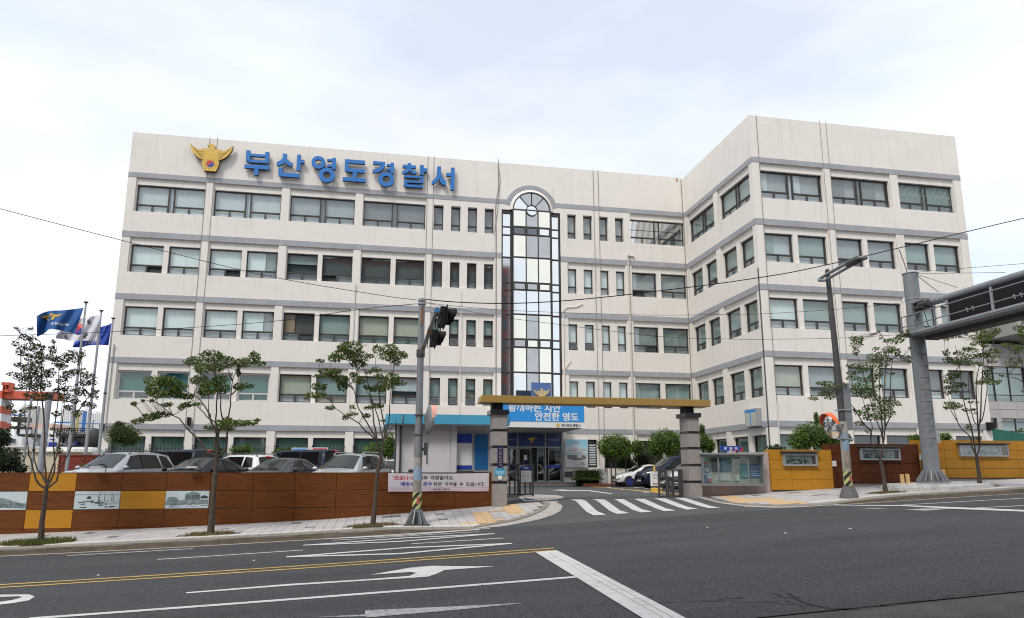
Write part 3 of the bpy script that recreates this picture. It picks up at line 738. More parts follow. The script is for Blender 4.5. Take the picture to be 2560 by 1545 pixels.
for a, c in NAR_L + NAR_R:
    z0, z1 = FLZ[5][:2]
    for q in ((a, a), (c, c)): b.face([F_M(q[0], z0, RD), F_M(q[0], z0, GD), F_M(q[0], z1, GD), F_M(q[0], z1, RD)])
    b.face([F_M(a, z1, RD), F_M(a, z1, GD), F_M(c, z1, GD), F_M(c, z1, RD)]); b.face([F_M(a, z0, GD), F_M(a, z0, RD), F_M(c, z0, RD), F_M(c, z0, GD)])
# wing: inner face and front
IB = [(-42.74, -38.44), (-47.70, -43.37)]       # s = -v
IW5 = [(-42.70, -38.48), (-47.66, -43.42)]
IP = [(-40.29, -38.50), (-42.70, -40.80), (-45.30, -43.45), (-47.66, -45.83)]
ih = []
for f, (z0, z1, zb) in FLZ.items():
    for a, c in IB: ih.append((a, c, (z0 if f > 1 else .9) - .02, zb))
plate(b, F_I, (-FV, -WV, -1.2, ZT), ih, 0, RD)
iw = [(a, c, *FLZ[5][:2]) for a, c in IW5] + [(a, c, *FLZ[f][:2]) for f in (4, 3, 2) for a, c in IP] + [(a, c, .92, 2.27) for a, c in IP]
layer2(F_I, ih, iw)
WB = [(23.53, 28.06), (28.62, 33.06), (33.64, 37.97)]
WW5 = [(23.57, 28.02), (28.66, 33.01), (33.68, 37.94)]
WP = [(23.57, 25.58), (25.93, 27.98), (28.65, 30.60), (30.96, 32.98), (33.67, 35.60), (35.94, 37.93)]
wh = []
for f, (z0, z1, zb) in FLZ.items():
    for a, c in WB: wh.append((a, c, z0 - .02, zb))
plate(b, F_W, (UC, 38.58, -1.2, ZT), wh, 0, RD)
ww = [(a, c, *FLZ[5][:2]) for a, c in WW5] + [(a, c, *FLZ[f][:2]) for f in (4, 3, 2, 1) for a, c in WP]
layer2(F_W, wh, ww)
# ends, roof and a closed core so no daylight enters
for x, y0, y1 in ((-17.30, FV, 62), (38.58, WV, 62)): b.face([(x, y0, -1.2), (x, y1, -1.2), (x, y1, ZT), (x, y0, ZT)])
b.face([(-17.3, 62, -1.2), (38.58, 62, -1.2), (38.58, 62, ZT), (-17.3, 62, ZT)])
PW = .28
for (x0, x1, y0, y1) in ((-17.30, UC + PW, FV, FV + PW), (-17.3, -17.3 + PW, FV + PW, 62), (UC, UC + PW, WV + PW, FV), (UC, 38.58, WV, WV + PW), (38.58 - PW, 38.58, WV + PW, 62)):
    b.face([(x0, y0, ZT), (x1, y0, ZT), (x1, y1, ZT), (x0, y1, ZT)])
b.face([(-17, FV + .28, ZT - .6), (38.3, FV + .28, ZT - .6), (38.3, 61.9, ZT - .6), (-17, 61.9, ZT - .6)]); b.face([(UC + .28, WV + .28, ZT - .6), (38.3, WV + .28, ZT - .6), (38.3, FV + .28, ZT - .6), (UC + .28, FV + .28, ZT - .6)])
wall = b.build('wall', M['stucco'], ps)
b = MB(); b.box(-17.1, UC + .6, FV + .75, 61.8, -1.2, ZT - .7); b.box(UC + .75, 38.4, WV + .75, FV + .8, -1.2, ZT - .7)
b.build('interior', mat('dark_interior', (.035, .036, .036), .9), ps)
# grey bands, standing 25 mm proud, butted round the corners
AC, AR = 10.64, 2.02
for i, (z0, z1) in enumerate(BANDZ):
    def seg(F, s0, s1):
        m_ = MB(); fbox(m_, F, s0, s1, z0, z1, -.025, .02); m_.build('band', M['band'], ps)
    if i == 0:
        seg(F_M, -17.30, AC - 1.78); seg(F_M, AC + 1.78, UC - .03)
        m_ = MB(); n = 26; a0 = math.asin((z0 + .22 - 19.28) / 2.0) ; vs = []; fs = []
        for k in range(n + 1):
            t = math.pi - .20 - (math.pi - .40) * k / n
            for r in (1.66, 2.03):
                for d in (-.026, .02): vs.append(F_M(AC + r * math.cos(t), 19.28 + r * math.sin(t), d))
        for k in range(n):
            o_ = 4 * k; fs += [(o_, o_ + 4, o_ + 6, o_ + 2), (o_ + 2, o_ + 6, o_ + 7, o_ + 3), (o_ + 1, o_ + 5, o_ + 4, o_)]
        m_.mesh(vs, fs); m_.build('arch_band', M['band'], ps)
    elif i == 4: seg(F_M, -17.30, 8.3); seg(F_M, 13.1, UC - .03)
    else: seg(F_M, -17.30, TW[0]); seg(F_M, TW[1], UC - .03)
    seg(F_I, -FV, -WV); seg(F_W, UC + .001, 38.58)
# slim joints / lightning conductors running over the parapet
def vert(F, s, z0, z1, r=.014, m='conductor', name='conductor', d=-.03):
    t = MB(); t.tube([F(s, z0, d), F(s, z1, d)], r, 6); return t.build(name, M[m], ps)
for s in (-12.33, -11.84, 2.84, 3.28): vert(F_M, s, 2.0, ZT + .12)
for s in (15.53, 15.92): vert(F_M, s, .5, ZT + .1, .018)
for s in (28.12, 28.58): vert(F_W, s, 1, ZT + .12)
vert(F_W, 23.50, 8.9, ZT + .1, .02)
vert(F_W, 23.55, 4, 8.9, .02)
t = MB(); t.tube([F_M(18.15, 16.2, -.32), F_M(18.15, 16.2, -.1), F_M(18.15, 16.1, -.06), F_M(18.15, -.5, -.06)], .07, 8); t.tube([F_M(18.15, 16.2, -.06), F_M(18.6, 16.2, -.06), F_M(18.62, 16.02, -.06)], .065, 8)
t.build('downpipe', mat('cream_pipe', (.58, .53, .46), .6, noise=.05, nscale=3), ps)
t = MB(); t.tube([F_M(22.75, 22.8, -.05), F_M(22.78, 20, -.06), F_M(22.82, 12, -.06), F_M(22.85, 0, -.05)], .028, 6); t.build('cable', M['conductor'], ps)
t = MB(); t.tube([F_M(8.1, 23.2, -.03), F_M(8.13, 21, -.04), F_M(7.9, 19.3, -.04), F_M(7.95, 17.6, -.04), F_M(7.98, 10, -.04), F_M(8.0, 2.9, -.04)], .028, 6)
t.tube([F_M(8.12, 22.6, -.04), F_M(8.25, 21.5, -.05), F_M(8.05, 19, -.05), F_M(7.78, 17.2, -.05)], .016, 6); t.build('cable', M['conductor'], ps)
t = MB(); t.tube([F_M(-17.0, 8.15, -.25), F_M(-17.02, 8.1, -.06), F_M(-17.05, 2.6, -.06)], .03, 6); t.build('conduit', M['white_frame'], ps)
t = MB(); t.tube([F_M(14.5, 12.3, -.06), F_M(14.0, 12.05, -.06), F_M(13.2, 11.95, -.06), F_M(12.98, 11.7, -.06), F_M(12.98, 3, -.06)], .035, 6)
t.build('conduit', M['stucco_plain'], ps)
t = MB(); t.tube([F_M(13.5, 8.0, -.06), F_M(13.05, 7.4, -.06), F_M(13.02, 3, -.06)], .03, 6); t.build('conduit', M['stucco_plain'], ps)
t = MB(); t.tube([F_W(23.56, 4.2, -.06), F_W(23.5, -.3, -.06)], .035, 6); t.build('conduit', M['white_frame'], ps)
t = MB(); t.tube([F_M(5.45, 12.8, -.05), F_M(5.42, 4.3, -.05), F_M(5.4, 3, -.05)], .028, 6); t.build('conduit', M['stucco_plain'], ps); t = MB(); t.tube([F_M(-1.95, 13.0, -.2), F_M(-1.98, 12.85, -.06), F_M(-2.0, 7, -.06)], .028, 6); t.build('conduit', M['stucco_plain'], ps)
t = MB(); t.tube([F_I(-38.04, 12.6, -.05), F_I(-38.05, 4, -.05), F_I(-38.1, -.5, -.05)], .035, 6); t.build('cable', M['steel_dark'], ps)
t = MB()
for F, s, z in ((F_M, 22.4, 22.6),): fbox(t, F, s, s + .05, z, z + .3, -.06, 0)
t.build('rusty_bracket', M['rust'], ps)

# windows, floor by floor
W = window
z0, z1 = FLZ[5][:2]
for (a, c, *_), bl, lo, gl_ in zip(W5, ('cool', 'cool', 'shade', 'grey', 'white'), ('pale', 'pale', 'cool', 'shade', 'white'), ('glass',) * 4 + ('mirror_white',)): W(F_M, a, c, z0, z1, 'wide', bl, lo, gl=gl_)  # last one: white backing and mirror panes imitate sky showing through
for i, (a, c) in enumerate(NAR_L): W(F_M, a, c, z0, z1, 'narrow', 'grey', 'shade')
for i, (a, c) in enumerate(NAR_R): W(F_M, a, c, z0, z1, 'narrow', 'shade', 'grey')
z0, z1 = FLZ[4][:2]
for i, ((a, c), bl, lo) in enumerate(zip(PAIRS_M, ('pale', 'pale', 'pale', 'pale', 'sea', 'dark', 'dark', 'dark'), ('cool', 'cool', 'cool', 'shade', 'shade', 'shade', 'grey', 'shade'))):
    W(F_M, a, c, z0, z1, 'pair', bl, lo, part={3: ('v', .6, 'green'), 4: ('h', .5, 'dark')}.get(i), open_={0: 1, 2: 1, 5: -1}.get(i, 0))
for (a, c) in NAR_L: W(F_M, a, c, z0, z1, 'narrow', 'dark', 'shade')
for (a, c) in NAR_R: W(F_M, a, c, z0, z1, 'narrow', 'pale', 'cool')
W(F_M, *PAIRS_R[0], z0, z1, 'pair', 'cool', 'shade', part=('v', .2, 'shade'), open_=-1); W(F_M, *PAIRS_R[1], z0, z1, 'pair', 'shade', 'cool')
z0, z1 = FLZ[3][:2]
for i, ((a, c), bl, lo) in enumerate(zip(PAIRS_M, ('pale', 'pale', 'pale', 'pale', 'tan', 'sea', 'cream', 'cream'), ('cool', 'cool', 'shade', 'cool', 'shade', 'shade', 'green', 'green'))):
    W(F_M, a, c, z0, z1, 'pair', bl, lo, part={3: ('v', .66, 'shade'), 4: ('v', .35, 'dark')}.get(i), open_={4: 1}.get(i, 0))
for (a, c) in NAR_L: W(F_M, a, c, z0, z1, 'narrow', 'sea', 'pale', tilt=True, part=('h', .75, 'grey'))
for i, (a, c) in enumerate(NAR_R): W(F_M, a, c, z0, z1, 'narrow', 'pale', 'cool', tilt=i < 2)
W(F_M, *PAIRS_R[0], z0, z1, 'pair', 'cool', 'shade', part=('v', .27, 'green'), open_=1); W(F_M, *PAIRS_R[1], z0, z1, 'pair', 'green', 'shade')
z0, z1 = FLZ[2][:2]
for i, (a, c) in enumerate(PAIRS_M):
    if i < 4: W(F_M, a, c, z0, z1, 'pair', 'teal', 'teal' if i % 2 else 'grey', frame='white_frame')
    else: W(F_M, a, c, z0, z1, 'pair', ('cream', 'sea', 'sea', 'cool')[i - 4], ('cool', 'cream', 'cool', 'cool')[i - 4], part=('h', .72, 'dark') if i == 7 else None)
for i, (a, c) in enumerate(NAR_L): W(F_M, a, c, z0, z1, 'narrow', ('sea', 'sea', 'sea', 'green')[i], 'pale', tilt=i < 3, part=('h', .55, 'cream') if i == 2 else None)
for i, (a, c) in enumerate(NAR_R): W(F_M, a, c, z0, z1, 'narrow', 'pale', 'cool', tilt=True)
for a, c in PAIRS_R: W(F_M, a, c, z0, z1, 'pair', 'sea', 'shade')
for a, c in PAIRS_M + [(3.35, 5.35), (5.7, 7.75)]: W(F_M, a, c, .30, 2.27, 'plain', 'sea', gl='glass_green', sill=False)
for a, c in PAIRS_R: W(F_M, a, c, .30, 2.27, 'plain', 'dark', gl='glass_dark')
W(F_M, 14.70, 15.34, .38, 2.30, 'plain', 'shade', sill=False)
W(F_M, 15.92, 17.88, .30, 2.25, 'plain', 'dark', gl='glass_dark', sill=False)
# wing windows
z0, z1 = FLZ[5][:2]
W(F_W, *WW5[0], z0, z1, 'wide', 'cool', 'cool', part=('v', .3, 'shade')); W(F_W, *WW5[1], z0, z1, 'wide', 'grey', 'shade', part=('v', .6, 'shade')); W(F_W, *WW5[2], z0, z1, 'wide', 'green', 'shade')
W(F_I, *IW5[0], z0, z1, 'wide', 'sea', 'cool'); W(F_I, *IW5[1], z0, z1, 'wide', 'green', 'shade')
spec = {4: (('sea', 'cool'), ('sea', 'cool'), ('shade', 'dark'), ('shade', 'shade'), ('sea', 'grey'), ('sea', 'shade')),
        3: (('pale', 'cool'), ('sea', 'cool'), ('sea', 'shade'), ('sea', 'sea'), ('sea', 'cool'), ('sea', 'cool')),
        2: (('cream', 'cool'), ('shade', 'sea'), ('sea', 'cool'), ('sea', 'cool'), ('grey', 'pale'), ('dark', 'sea')),
        1: (('green', 'green'),) * 6}
for f, row in spec.items():
    z0, z1 = FLZ[f][:2]
    for i, ((a, c), (bl, lo)) in enumerate(zip(WP, row)):
        if f == 1: W(F_W, a, c, z0, z1, 'plain', 'sea' if i < 2 else 'grey', gl='glass_green' if i < 2 else 'glass_dark', sill=False)
        else: W(F_W, a, c, z0, z1, 'pair', bl, lo, part=('v', .4, 'cool') if (f, i) == (4, 0) else None)
for f in (4, 3, 2):
    z0, z1 = FLZ[f][:2]
    for i, (a, c) in enumerate(IP): W(F_I, a, c, z0, z1, 'pair', ('sea', 'green', 'sea', 'green')[(i + f) % 4], ('shade', 'cool')[(i + f) % 2], open_=1 if (f, i) == (4, 2) else 0)
for a, c in IP: W(F_I, a, c, .92, 2.27, 'plain', 'sea', gl='glass_green', sill=False)
# barred screens behind two of the top-floor windows
for F, (a, c), m in ((F_M, PAIRS_R[0][:1] + PAIRS_R[1][1:], 'steel_dark'), (F_W, WW5[2], 'b_sea')):
    g = MB(); z0, z1 = FLZ[5][:2]
    for k in range(44): s = lerp(a + .08, c - .08, k / 43); fbox(g, F, s - .008, s + .008, z0 + .06, z1 - .06, GD - .02, GD - .005)
    fbox(g, F, a, c, z1 - .8, z1 - .76, GD - .025, GD - .021); tag(g.build('window_bars', M[m], ps), kind='stuff')
# ornamental iron fences in the ground-floor windows
for (a, c) in PAIRS_M + [(3.35, 5.35), (5.7, 7.75)]:
    g = MB(); n = 9
    g.tube([F_M(a, .94, -.06), F_M(c, .94, -.06)], .018, 4); g.tube([F_M(a, 1.34, -.06), F_M(c, 1.34, -.06)], .018, 4)
    for k in range(n + 1):
        s = lerp(a, c, k / n); g.tube([F_M(s, .25, -.06), F_M(s, 1.68, -.06)], .014, 4, smooth=False)
        g.prism([F_M(s - .05, 1.66, -.065), F_M(s, 1.6, -.065), F_M(s + .05, 1.66, -.065), F_M(s, 1.79, -.065)], (0, .015, 0))
        if k < n:
            m_ = s + (c - a) / n / 2
            g.ring(F_M(m_, 1.48, -.06), (1, 0, 0), (0, 0, 1), .10, .075, (0, .015, 0), 10)
            g.tube([F_M(s, 1.34, -.05), F_M(m_, 1.6, -.05), F_M(s + (c - a) / n, 1.34, -.05)], .012, 4)
    g.build('iron_grille', M['iron'], ps)

# ---- arched stairwell glazing
TD = -.02
b = MB(); b.use(M['stucco_plain'])
n = 24; r0, r1 = 1.42, 1.66                      # arch ring of the surround, and the wall edge it closes
vs = []; fs = []
tw = MB(); fmx = M['dark_frame']; tw.use(fmx)
ZB, ZS = 3.4, 19.28
cols = [9.22, 10.205, 11.125, 12.06]
rows = [(19.28, 17.98), (17.94, 17.34), (17.30, 15.62), (15.56, 13.70), (13.66, 13.12), (13.08, 11.31), (11.25, 9.48), (9.44, 8.86), (8.82, 7.06), (7.0, 5.2), (5.14, ZB)]
VF = -.10                                        # the bay stands 10 cm proud in its middle
def cbar(s0, s1, z0, z1, d0=VF - .05, d1=VF + .06): fbox(tw, F_M, s0, s1, z0, z1, d0, d1)
for s in cols: cbar(s - .035, s + .035, ZB, ZS, VF - .06, VF + .08)
for i, (a, c) in enumerate(rows): cbar(cols[0], cols[-1], c - .04, c + .02)
cbar(cols[0], cols[-1], ZS - .045, ZS + .045)
tower = tw.build('stair_glazing_frame', None, ps)
tw = MB(); tw.use(fmx)

vs = [F_M(AC + r * math.cos(math.pi * k / 30), ZS + r * math.sin(math.pi * k / 30), d) for k in range(31) for r, d in ((1.36, VF + .06), (1.36, VF - .06), (1.45, VF - .06), (1.45, VF + .06))]
tw.mesh(vs, [(4 * k + i, 4 * k + 4 + i, 4 * k + 4 + (i + 1) % 4, 4 * k + (i + 1) % 4) for k in range(30) for i in range(4)])
tw.ring(F_M(AC, ZS - .02, VF + .0), (1, 0, 0), (0, 0, 1), .44, .38, (0, -.09, 0), 28)
for t in (90, 48, 132, 90 - 0): 
    t = R(t); a = Vector((math.cos(t), 0, math.sin(t))); q = Vector((-math.sin(t), 0, math.cos(t))) * .03
    c0 = F_M(AC, ZS, VF - .04)
    tw.hexa([c0 + a * .42 - q, c0 + a * 1.4 - q, c0 + a * 1.4 + q, c0 + a * .42 + q], [c0 + a * .42 - q + Vector((0, .09, 0)), c0 + a * 1.4 - q + Vector((0, .09, 0)), c0 + a * 1.4 + q + Vector((0, .09, 0)), c0 + a * .42 + q + Vector((0, .09, 0))])
tw.build('fan_frame', None, tower)
M['mirror_side'] = mat('tinted_side_mirror', (.55, .56, .58), .05, metal=1)
cm = {'c': 'mirror_cream', 'w': 'mirror_white', 'g': 'mirror_grey', 'd': 'mirror_dark'}
pat = ['cgc', 'ddw', 'cgg', 'wcc', 'ggc', 'www', 'cgc', 'gcw', 'cgc', 'wgc', 'ddd']  # pane tones vary to imitate brighter and dimmer reflections
for (zt, zb), pt in zip(rows, pat):
    for k in range(3):
        small = zt - zb < .7
        e = .09 if small else .045
        a, c = cols[k] + e, cols[k + 1] - e
        g = MB(); g.face([F_M(a, zb + (.03 if small else 0), VF), F_M(c, zb + (.03 if small else 0), VF), F_M(c, zt - .04, VF), F_M(a, zt - .04, VF)]); g.build('pane', M[cm[pt[k]]], tower)
        if small:
            f2 = MB(); f2.ring(F_M((a + c) / 2, (zt + zb) / 2, VF + .02), (1, 0, 0), (0, 0, 1), .01, .005, (0, -.01, 0), 4)
            for q in ((cols[k] + .04, a + .02, zb, zt), (c - .02, cols[k + 1] - .04, zb, zt), (a, c, zb, zb + .05), (a, c, zt - .07, zt - .02)): fbox(f2, F_M, q[0], q[1], q[2], q[3], VF - .05, VF + .02)
            f2.build('sash', fmx, tower)
g = MB()
for k in range(4):                                # fan lights
    t0, t1 = [(0, 46), (50, 88), (92, 130), (134, 180)][k]
    pts = [F_M(AC + r * math.cos(R(t)), ZS + .03 + r * math.sin(R(t)), VF) for r, ts in ((.43, [lerp(t0, t1, i / 6) for i in range(7)]), (1.38, [lerp(t1, t0, i / 6) for i in range(7)])) for t in ts]
    g = MB(); g.face(pts); g.build('pane', M['mirror_white' if k == 3 else 'mirror_grey'], tower)
g = MB(); g.disc(F_M(AC, ZS - .02, VF - .03), (1, 0, 0), (0, 0, 1), .385); g.build('round_pane', M['mirror_white'], tower)
# closing pieces behind the glass, the recess sides and the raised surround
b = MB(); b.use(M['b_dark'] if False else M['stucco_plain'])
vs = []; fs = []
for k in range(n + 1):
    t = math.pi * k / n
    for r, d in ((1.45, VF - .04), (1.66, -.03), (1.66, .02)): vs.append(F_M(AC + r * math.cos(t), ZS + r * math.sin(t), d))
    if k:
        o_ = 3 * k
        fs += [(o_ - 3, o_, o_ + 1, o_ - 2), (o_ - 2, o_ + 1, o_ + 2, o_ - 1)]
b.mesh(vs, fs, True)
b.build('arch_surround', None, ps)
for s0, s1, out_, sgn in ((TW[0], 9.17, 'l', 1), (12.11, TW[1], 'r', -1)):  # angled side lights
    fr2 = MB(); fr2.use(fmx)
    da, dc = .14, .14
    def q(s, z, e=0.): return F_M(s, z, lerp(da, dc, (s - s0) / (s1 - s0)) - e)
    for i, (zt, zb) in enumerate(rows):
        fr2.hexa([q(s0, zb - .05, .03), q(s1, zb - .05, .03), q(s1, zb - .05, -.03), q(s0, zb - .05, -.03)], [q(s0, zb + .03, .03), q(s1, zb + .03, .03), q(s1, zb + .03, -.03), q(s0, zb + .03, -.03)])
    for s in (s0 + .04, s1 - .09):
        fr2.hexa([q(s - .04, ZB, .04), q(s + .08, ZB, .04), q(s + .08, ZB, -.03), q(s - .04, ZB, -.03)], [q(s - .04, 19.2, .04), q(s + .08, 19.2, .04), q(s + .08, 19.2, -.03), q(s - .04, 19.2, -.03)])
    fr2.hexa([q(s0, 19.0, .05), q(s1, 19.0, .05), q(s1, 19.0, -.03), q(s0, 19.0, -.03)], [q(s0, 19.26, .05), q(s1, 19.26, .05), q(s1, 19.26, -.03), q(s0, 19.26, -.03)])
    o = fr2.build('side_light_frame', None, ps)
    for i, (zt, zb) in enumerate(rows):
        g = MB(); g.face([q(s0 + .1, zb), q(s1 - .12, zb), q(s1 - .12, min(zt, 19.0) - .05), q(s0 + .1, min(zt, 19.0) - .05)])
        g.build('pane', M['mirror_white' if sgn < 0 or i < 3 else 'mirror_side'], o)  # paler panes imitate reflected sky
b = MB(); b.face([F_M(TW[0], ZB, .7), F_M(TW[1], ZB, .7), F_M(TW[1], 19.26, .7), F_M(TW[0], 19.26, .7)])
b.face([F_M(TW[0], 19.26, 0), F_M(TW[1], 19.26, 0), F_M(TW[1], 19.26, .7), F_M(TW[0], 19.26, .7)]); b.face([F_M(TW[0], ZB, 0), F_M(TW[0], ZB, .7), F_M(TW[0], 19.26, .7), F_M(TW[0], 19.26, 0)]); b.face([F_M(TW[1], ZB, .7), F_M(TW[1], ZB, 0), F_M(TW[1], 19.26, 0), F_M(TW[1], 19.26, .7)])
b.build('stair_reveal', M['stucco_plain'], ps)
b = MB(); b.face([F_M(AC + 1.5 * math.cos(math.pi * k / 20), 19.2 + 1.5 * math.sin(math.pi * k / 20), -.02) for k in range(21)]); b.build('fan_backing', M['b_dark'], ps)

# ---- roof-line lettering
cz = crop(440, 340, 3.4222)
LV = 47.62
def LP(p): q = onv(*cz(*p), LV); return (q.x, LV, q.z)
def letter(strokes, rings=()):
    b = MB()
    for i, s in enumerate(strokes):
        e = Vector((0, .007 * i, 0)); b.use(M['letter_side']); b.prism([Vector(LP(p)) + e for p in s], (0, .2, 0))
        b.use(M['letter_blue']); b.face([Vector(LP(p)) + e + Vector((0, -.003, 0)) for p in s])
    for j, (cx, cy, ro, ri) in enumerate(rings):
        c = LP((cx, cy)); e = LP((cx + ro, cy)); k = (e[0] - c[0]); c = (c[0], c[1] - .02 - .01 * j, c[2])
        b.use(M['letter_side']); b.ring(c, (1, 0, 0), (0, 0, 1), k, k * ri / ro, (0, .2, 0), 40)
        b.use(M['letter_blue']); b.ring(Vector(c) + Vector((0, -.004, 0)), (1, 0, 0), (0, 0, 1), k, k * ri / ro, (0, .002, 0), 40)
    for s in strokes[:2]:                         # stand-off pins to the wall
        q = LP(s[0]); b.use(M['steel_dark']); b.tube([(q[0] + .1, LV + .15, q[2] - .1), (q[0] + .1, FV, q[2] - .1)], .02, 4)
    return b
sign = thing('rooftop_lettering', 'seven raised blue Korean letters spelling the station name along the parapet', 'lettering', (-11.5, LV, 20.1))
LETTERS = [
 ([[(601, 120), (636, 123), (634, 212), (598, 208)], [(763, 135), (798, 137), (795, 222), (761, 220)], [(634, 148), (764, 158), (763, 180), (634, 170)], [(598, 198), (796, 213), (795, 226), (788, 234), (606, 221), (598, 214)], [(585, 239), (797, 254), (796, 286), (584, 270)], [(669, 274), (706, 277), (702, 333), (667, 331)]], []),
 ([[(915, 149), (950, 152), (947, 190), (936, 220), (912, 243), (880, 253), (861, 249), (861, 221), (890, 210), (910, 190)], [(947, 188), (960, 208), (980, 224), (998, 231), (994, 260), (970, 255), (945, 240), (931, 222)], [(1037, 157), (1069, 159), (1063, 296), (1028, 293)], [(1066, 201), (1099, 204), (1097, 231), (1064, 229)], [(876, 268), (911, 268), (909, 322), (890, 342), (880, 338), (874, 326)], [(905, 310), (1058, 322), (1056, 355), (890, 342)]], []),
 ([[(1293, 195), (1340, 197), (1340, 214), (1293, 212)], [(1293, 243), (1338, 246), (1337, 265), (1293, 261)], [(1337, 184), (1370, 187), (1366, 284), (1333, 281)]], [(1219, 226, 60, 27), (1291, 335, 69, 33)]),
 ([[(1445, 197), (1619, 210), (1617, 241), (1478, 231), (1446, 226)], [(1446, 200), (1480, 203), (1476, 296), (1443, 288)], [(1443, 272), (1616, 284), (1614, 315), (1452, 303), (1443, 294)], [(1513, 307), (1545, 310), (1543, 362), (1511, 359)], [(1426, 349), (1625, 363), (1623, 395), (1425, 380)]], []),
 ([[(1686, 213), (1791, 222), (1789, 246), (1686, 240)], [(1758, 240), (1790, 232), (1786, 262), (1768, 288), (1740, 306), (1712, 313), (1681, 313), (1682, 285), (1712, 283), (1740, 268)], [(1803, 237), (1838, 240), (1838, 258), (1803, 255)], [(1803, 273), (1837, 276), (1836, 295), (1803, 291)], [(1837, 225), (1867, 228), (1864, 320), (1833, 317)]], [(1799, 371, 67, 33)]),
 ([[(1982, 231), (2014, 233), (2013, 256), (1982, 253)], [(1939, 243), (2055, 253), (2054, 277), (1939, 268)], [(1982, 266), (2010, 268), (2002, 292), (1984, 312), (1955, 321), (1937, 319), (1937, 298), (1962, 290)], [(2010, 268), (2022, 288), (2055, 302), (2053, 326), (2022, 318), (1999, 296)], [(2089, 245), (2121, 248), (2117, 334), (2084, 330)], [(2119, 272), (2151, 276), (2149, 308), (2118, 304)],
   [(1952, 331), (2119, 344), (2118, 362), (1950, 351)], [(2094, 342), (2119, 344), (2117, 396), (2092, 394)], [(1950, 374), (2116, 386), (2116, 402), (1950, 393)], [(1950, 374), (1978, 376), (1976, 424), (1949, 420)], [(1948, 408), (2117, 420), (2114, 439), (1962, 430), (1949, 424)]], []),
 ([[(2236, 259), (2269, 261), (2266, 320), (2252, 362), (2232, 392), (2205, 410), (2189, 412), (2188, 385), (2210, 372), (2226, 345), (2235, 310)], [(2266, 320), (2276, 350), (2292, 372), (2312, 384), (2311, 421), (2290, 418), (2266, 400), (2250, 366)], [(2314, 313), (2356, 316), (2355, 343), (2313, 341)], [(2354, 268), (2386, 270), (2380, 462), (2349, 459)]], [])]
for s_, r_ in LETTERS: letter(s_, r_).build('letter', None, sign)

# ---- eagle emblem (polygon in its own unit frame so it serves every size)
EM_W = [(-1, .78), (-.93, .50), (-.80, .28), (-.62, .10), (-.42, -.02), (-.36, -.05), (-.40, -.18), (-.30, -.52), (-.27, -.60), (.27, -.60), (.32, -.52), (.42, -.18), (.38, -.05), (.42, 0), (.66, .14), (.84, .34), (.96, .60), (1.0, .82),
        (.80, .62), (.60, .50), (.42, .50), (.42, .56), (.14, .56), (.16, .66), (.14, .78), (-.02, .82), (-.14, .80), (-.2, .72), (-.12, .70), (-.10, .56), (-.42, .56), (-.42, .50), (-.60, .48), (-.80, .58)]
def emblem(parent, c, half, y, m_face, m_edge, depth, detail=True, name='emblem', ty=True):
    cx, cz_ = c
    def E3(p, e=0.): return Vector((cx + p[0] * half, y - e, cz_ + p[1] * half))
    b = MB(); b.use(m_edge); b.prism([E3(p) for p in EM_W], (0, depth, 0)); b.use(m_face); b.face([E3(p, .004) for p in EM_W])
    o = b.build(name, None, parent)
    if detail:
        w = MB()
        for sg in (-1, 1):                        # feather grooves
            for k in range(6):
                a = (sg * (.34 + .0 * k), .38 - .07 * k); e = (sg * (.93 - .11 * k), .70 - .13 * k)
                m_ = (sg * (.62 - .05 * k), .36 - .08 * k)
                for p, q in ((a, m_), (m_, e)):
                    d = Vector((q[0] - p[0], q[1] - p[1])).normalized(); n_ = Vector((-d.y, d.x)) * .011
                    w.face([E3((p[0] - n_.x, p[1] - n_.y), .007), E3((q[0] - n_.x, q[1] - n_.y), .007), E3((q[0] + n_.x, q[1] + n_.y), .007), E3((p[0] + n_.x, p[1] + n_.y), .007)])
        for k in range(14):                       # petals of the flower
            t = 2 * math.pi * k / 14; d = Vector((math.cos(t), math.sin(t))); n_ = Vector((-d.y, d.x)) * .009
            p = d * .2; q = d * .34
            w.face([E3((x.x, x.y - .24), .007) for x in (p - n_, q - n_, q + n_, p + n_)])
        w.build('groove', M['gold_line'], o)
    if ty:
        g = MB(); g.use(M['red']); c0 = (.0, -.22); r = .18
        red = [(c0[0] + r * math.cos(t), c0[1] + r * math.sin(t)) for t in [R(k * 15 - 15) for k in range(13)]] + [(c0[0] - r * .5 + r * .5 * math.cos(t), c0[1] + .02 - r * .5 * math.sin(t)) for t in [R(180 - k * 30) for k in range(7)]][::1]
        g.face([E3((c0[0] + r * math.cos(2 * math.pi * k / 24), c0[1] + r * math.sin(2 * math.pi * k / 24)), .010) for k in range(24)])
        g.use(M['blue']); blue = [(c0[0] + r * math.cos(R(t)), c0[1] + r * math.sin(R(t))) for t in range(170, 351, 15)] + [(c0[0] + r * .5 + r * .5 * math.cos(R(t)), c0[1] - .01 + r * .45 * math.sin(R(t))) for t in (0, 45, 90, 135, 180)] + [(c0[0] - r * .5 + r * .5 * math.cos(R(t)), c0[1] - .01 + r * .45 * math.sin(R(t))) for t in (-20, -60, -120, -160)]
        g.face([E3(p, .014) for p in blue]); g.build('taegeuk', None, o)
    return o
emr = thing('police_emblem', 'large gold eagle emblem with a red and blue disc on the parapet', 'emblem', (-13.0, LV, 20))
p0 = onv(*cz(121, 75), LV); p1 = onv(*cz(491, 104), LV); hw = (p1.x - p0.x) / 2
pb = onv(*cz(295, 300), LV); emblem(emr, ((p0.x + p1.x) / 2 - .02, pb.z + .60 * hw), hw, LV, M['gold'], mat('emblem_edge', (.06, .018, .012), .7), .22)

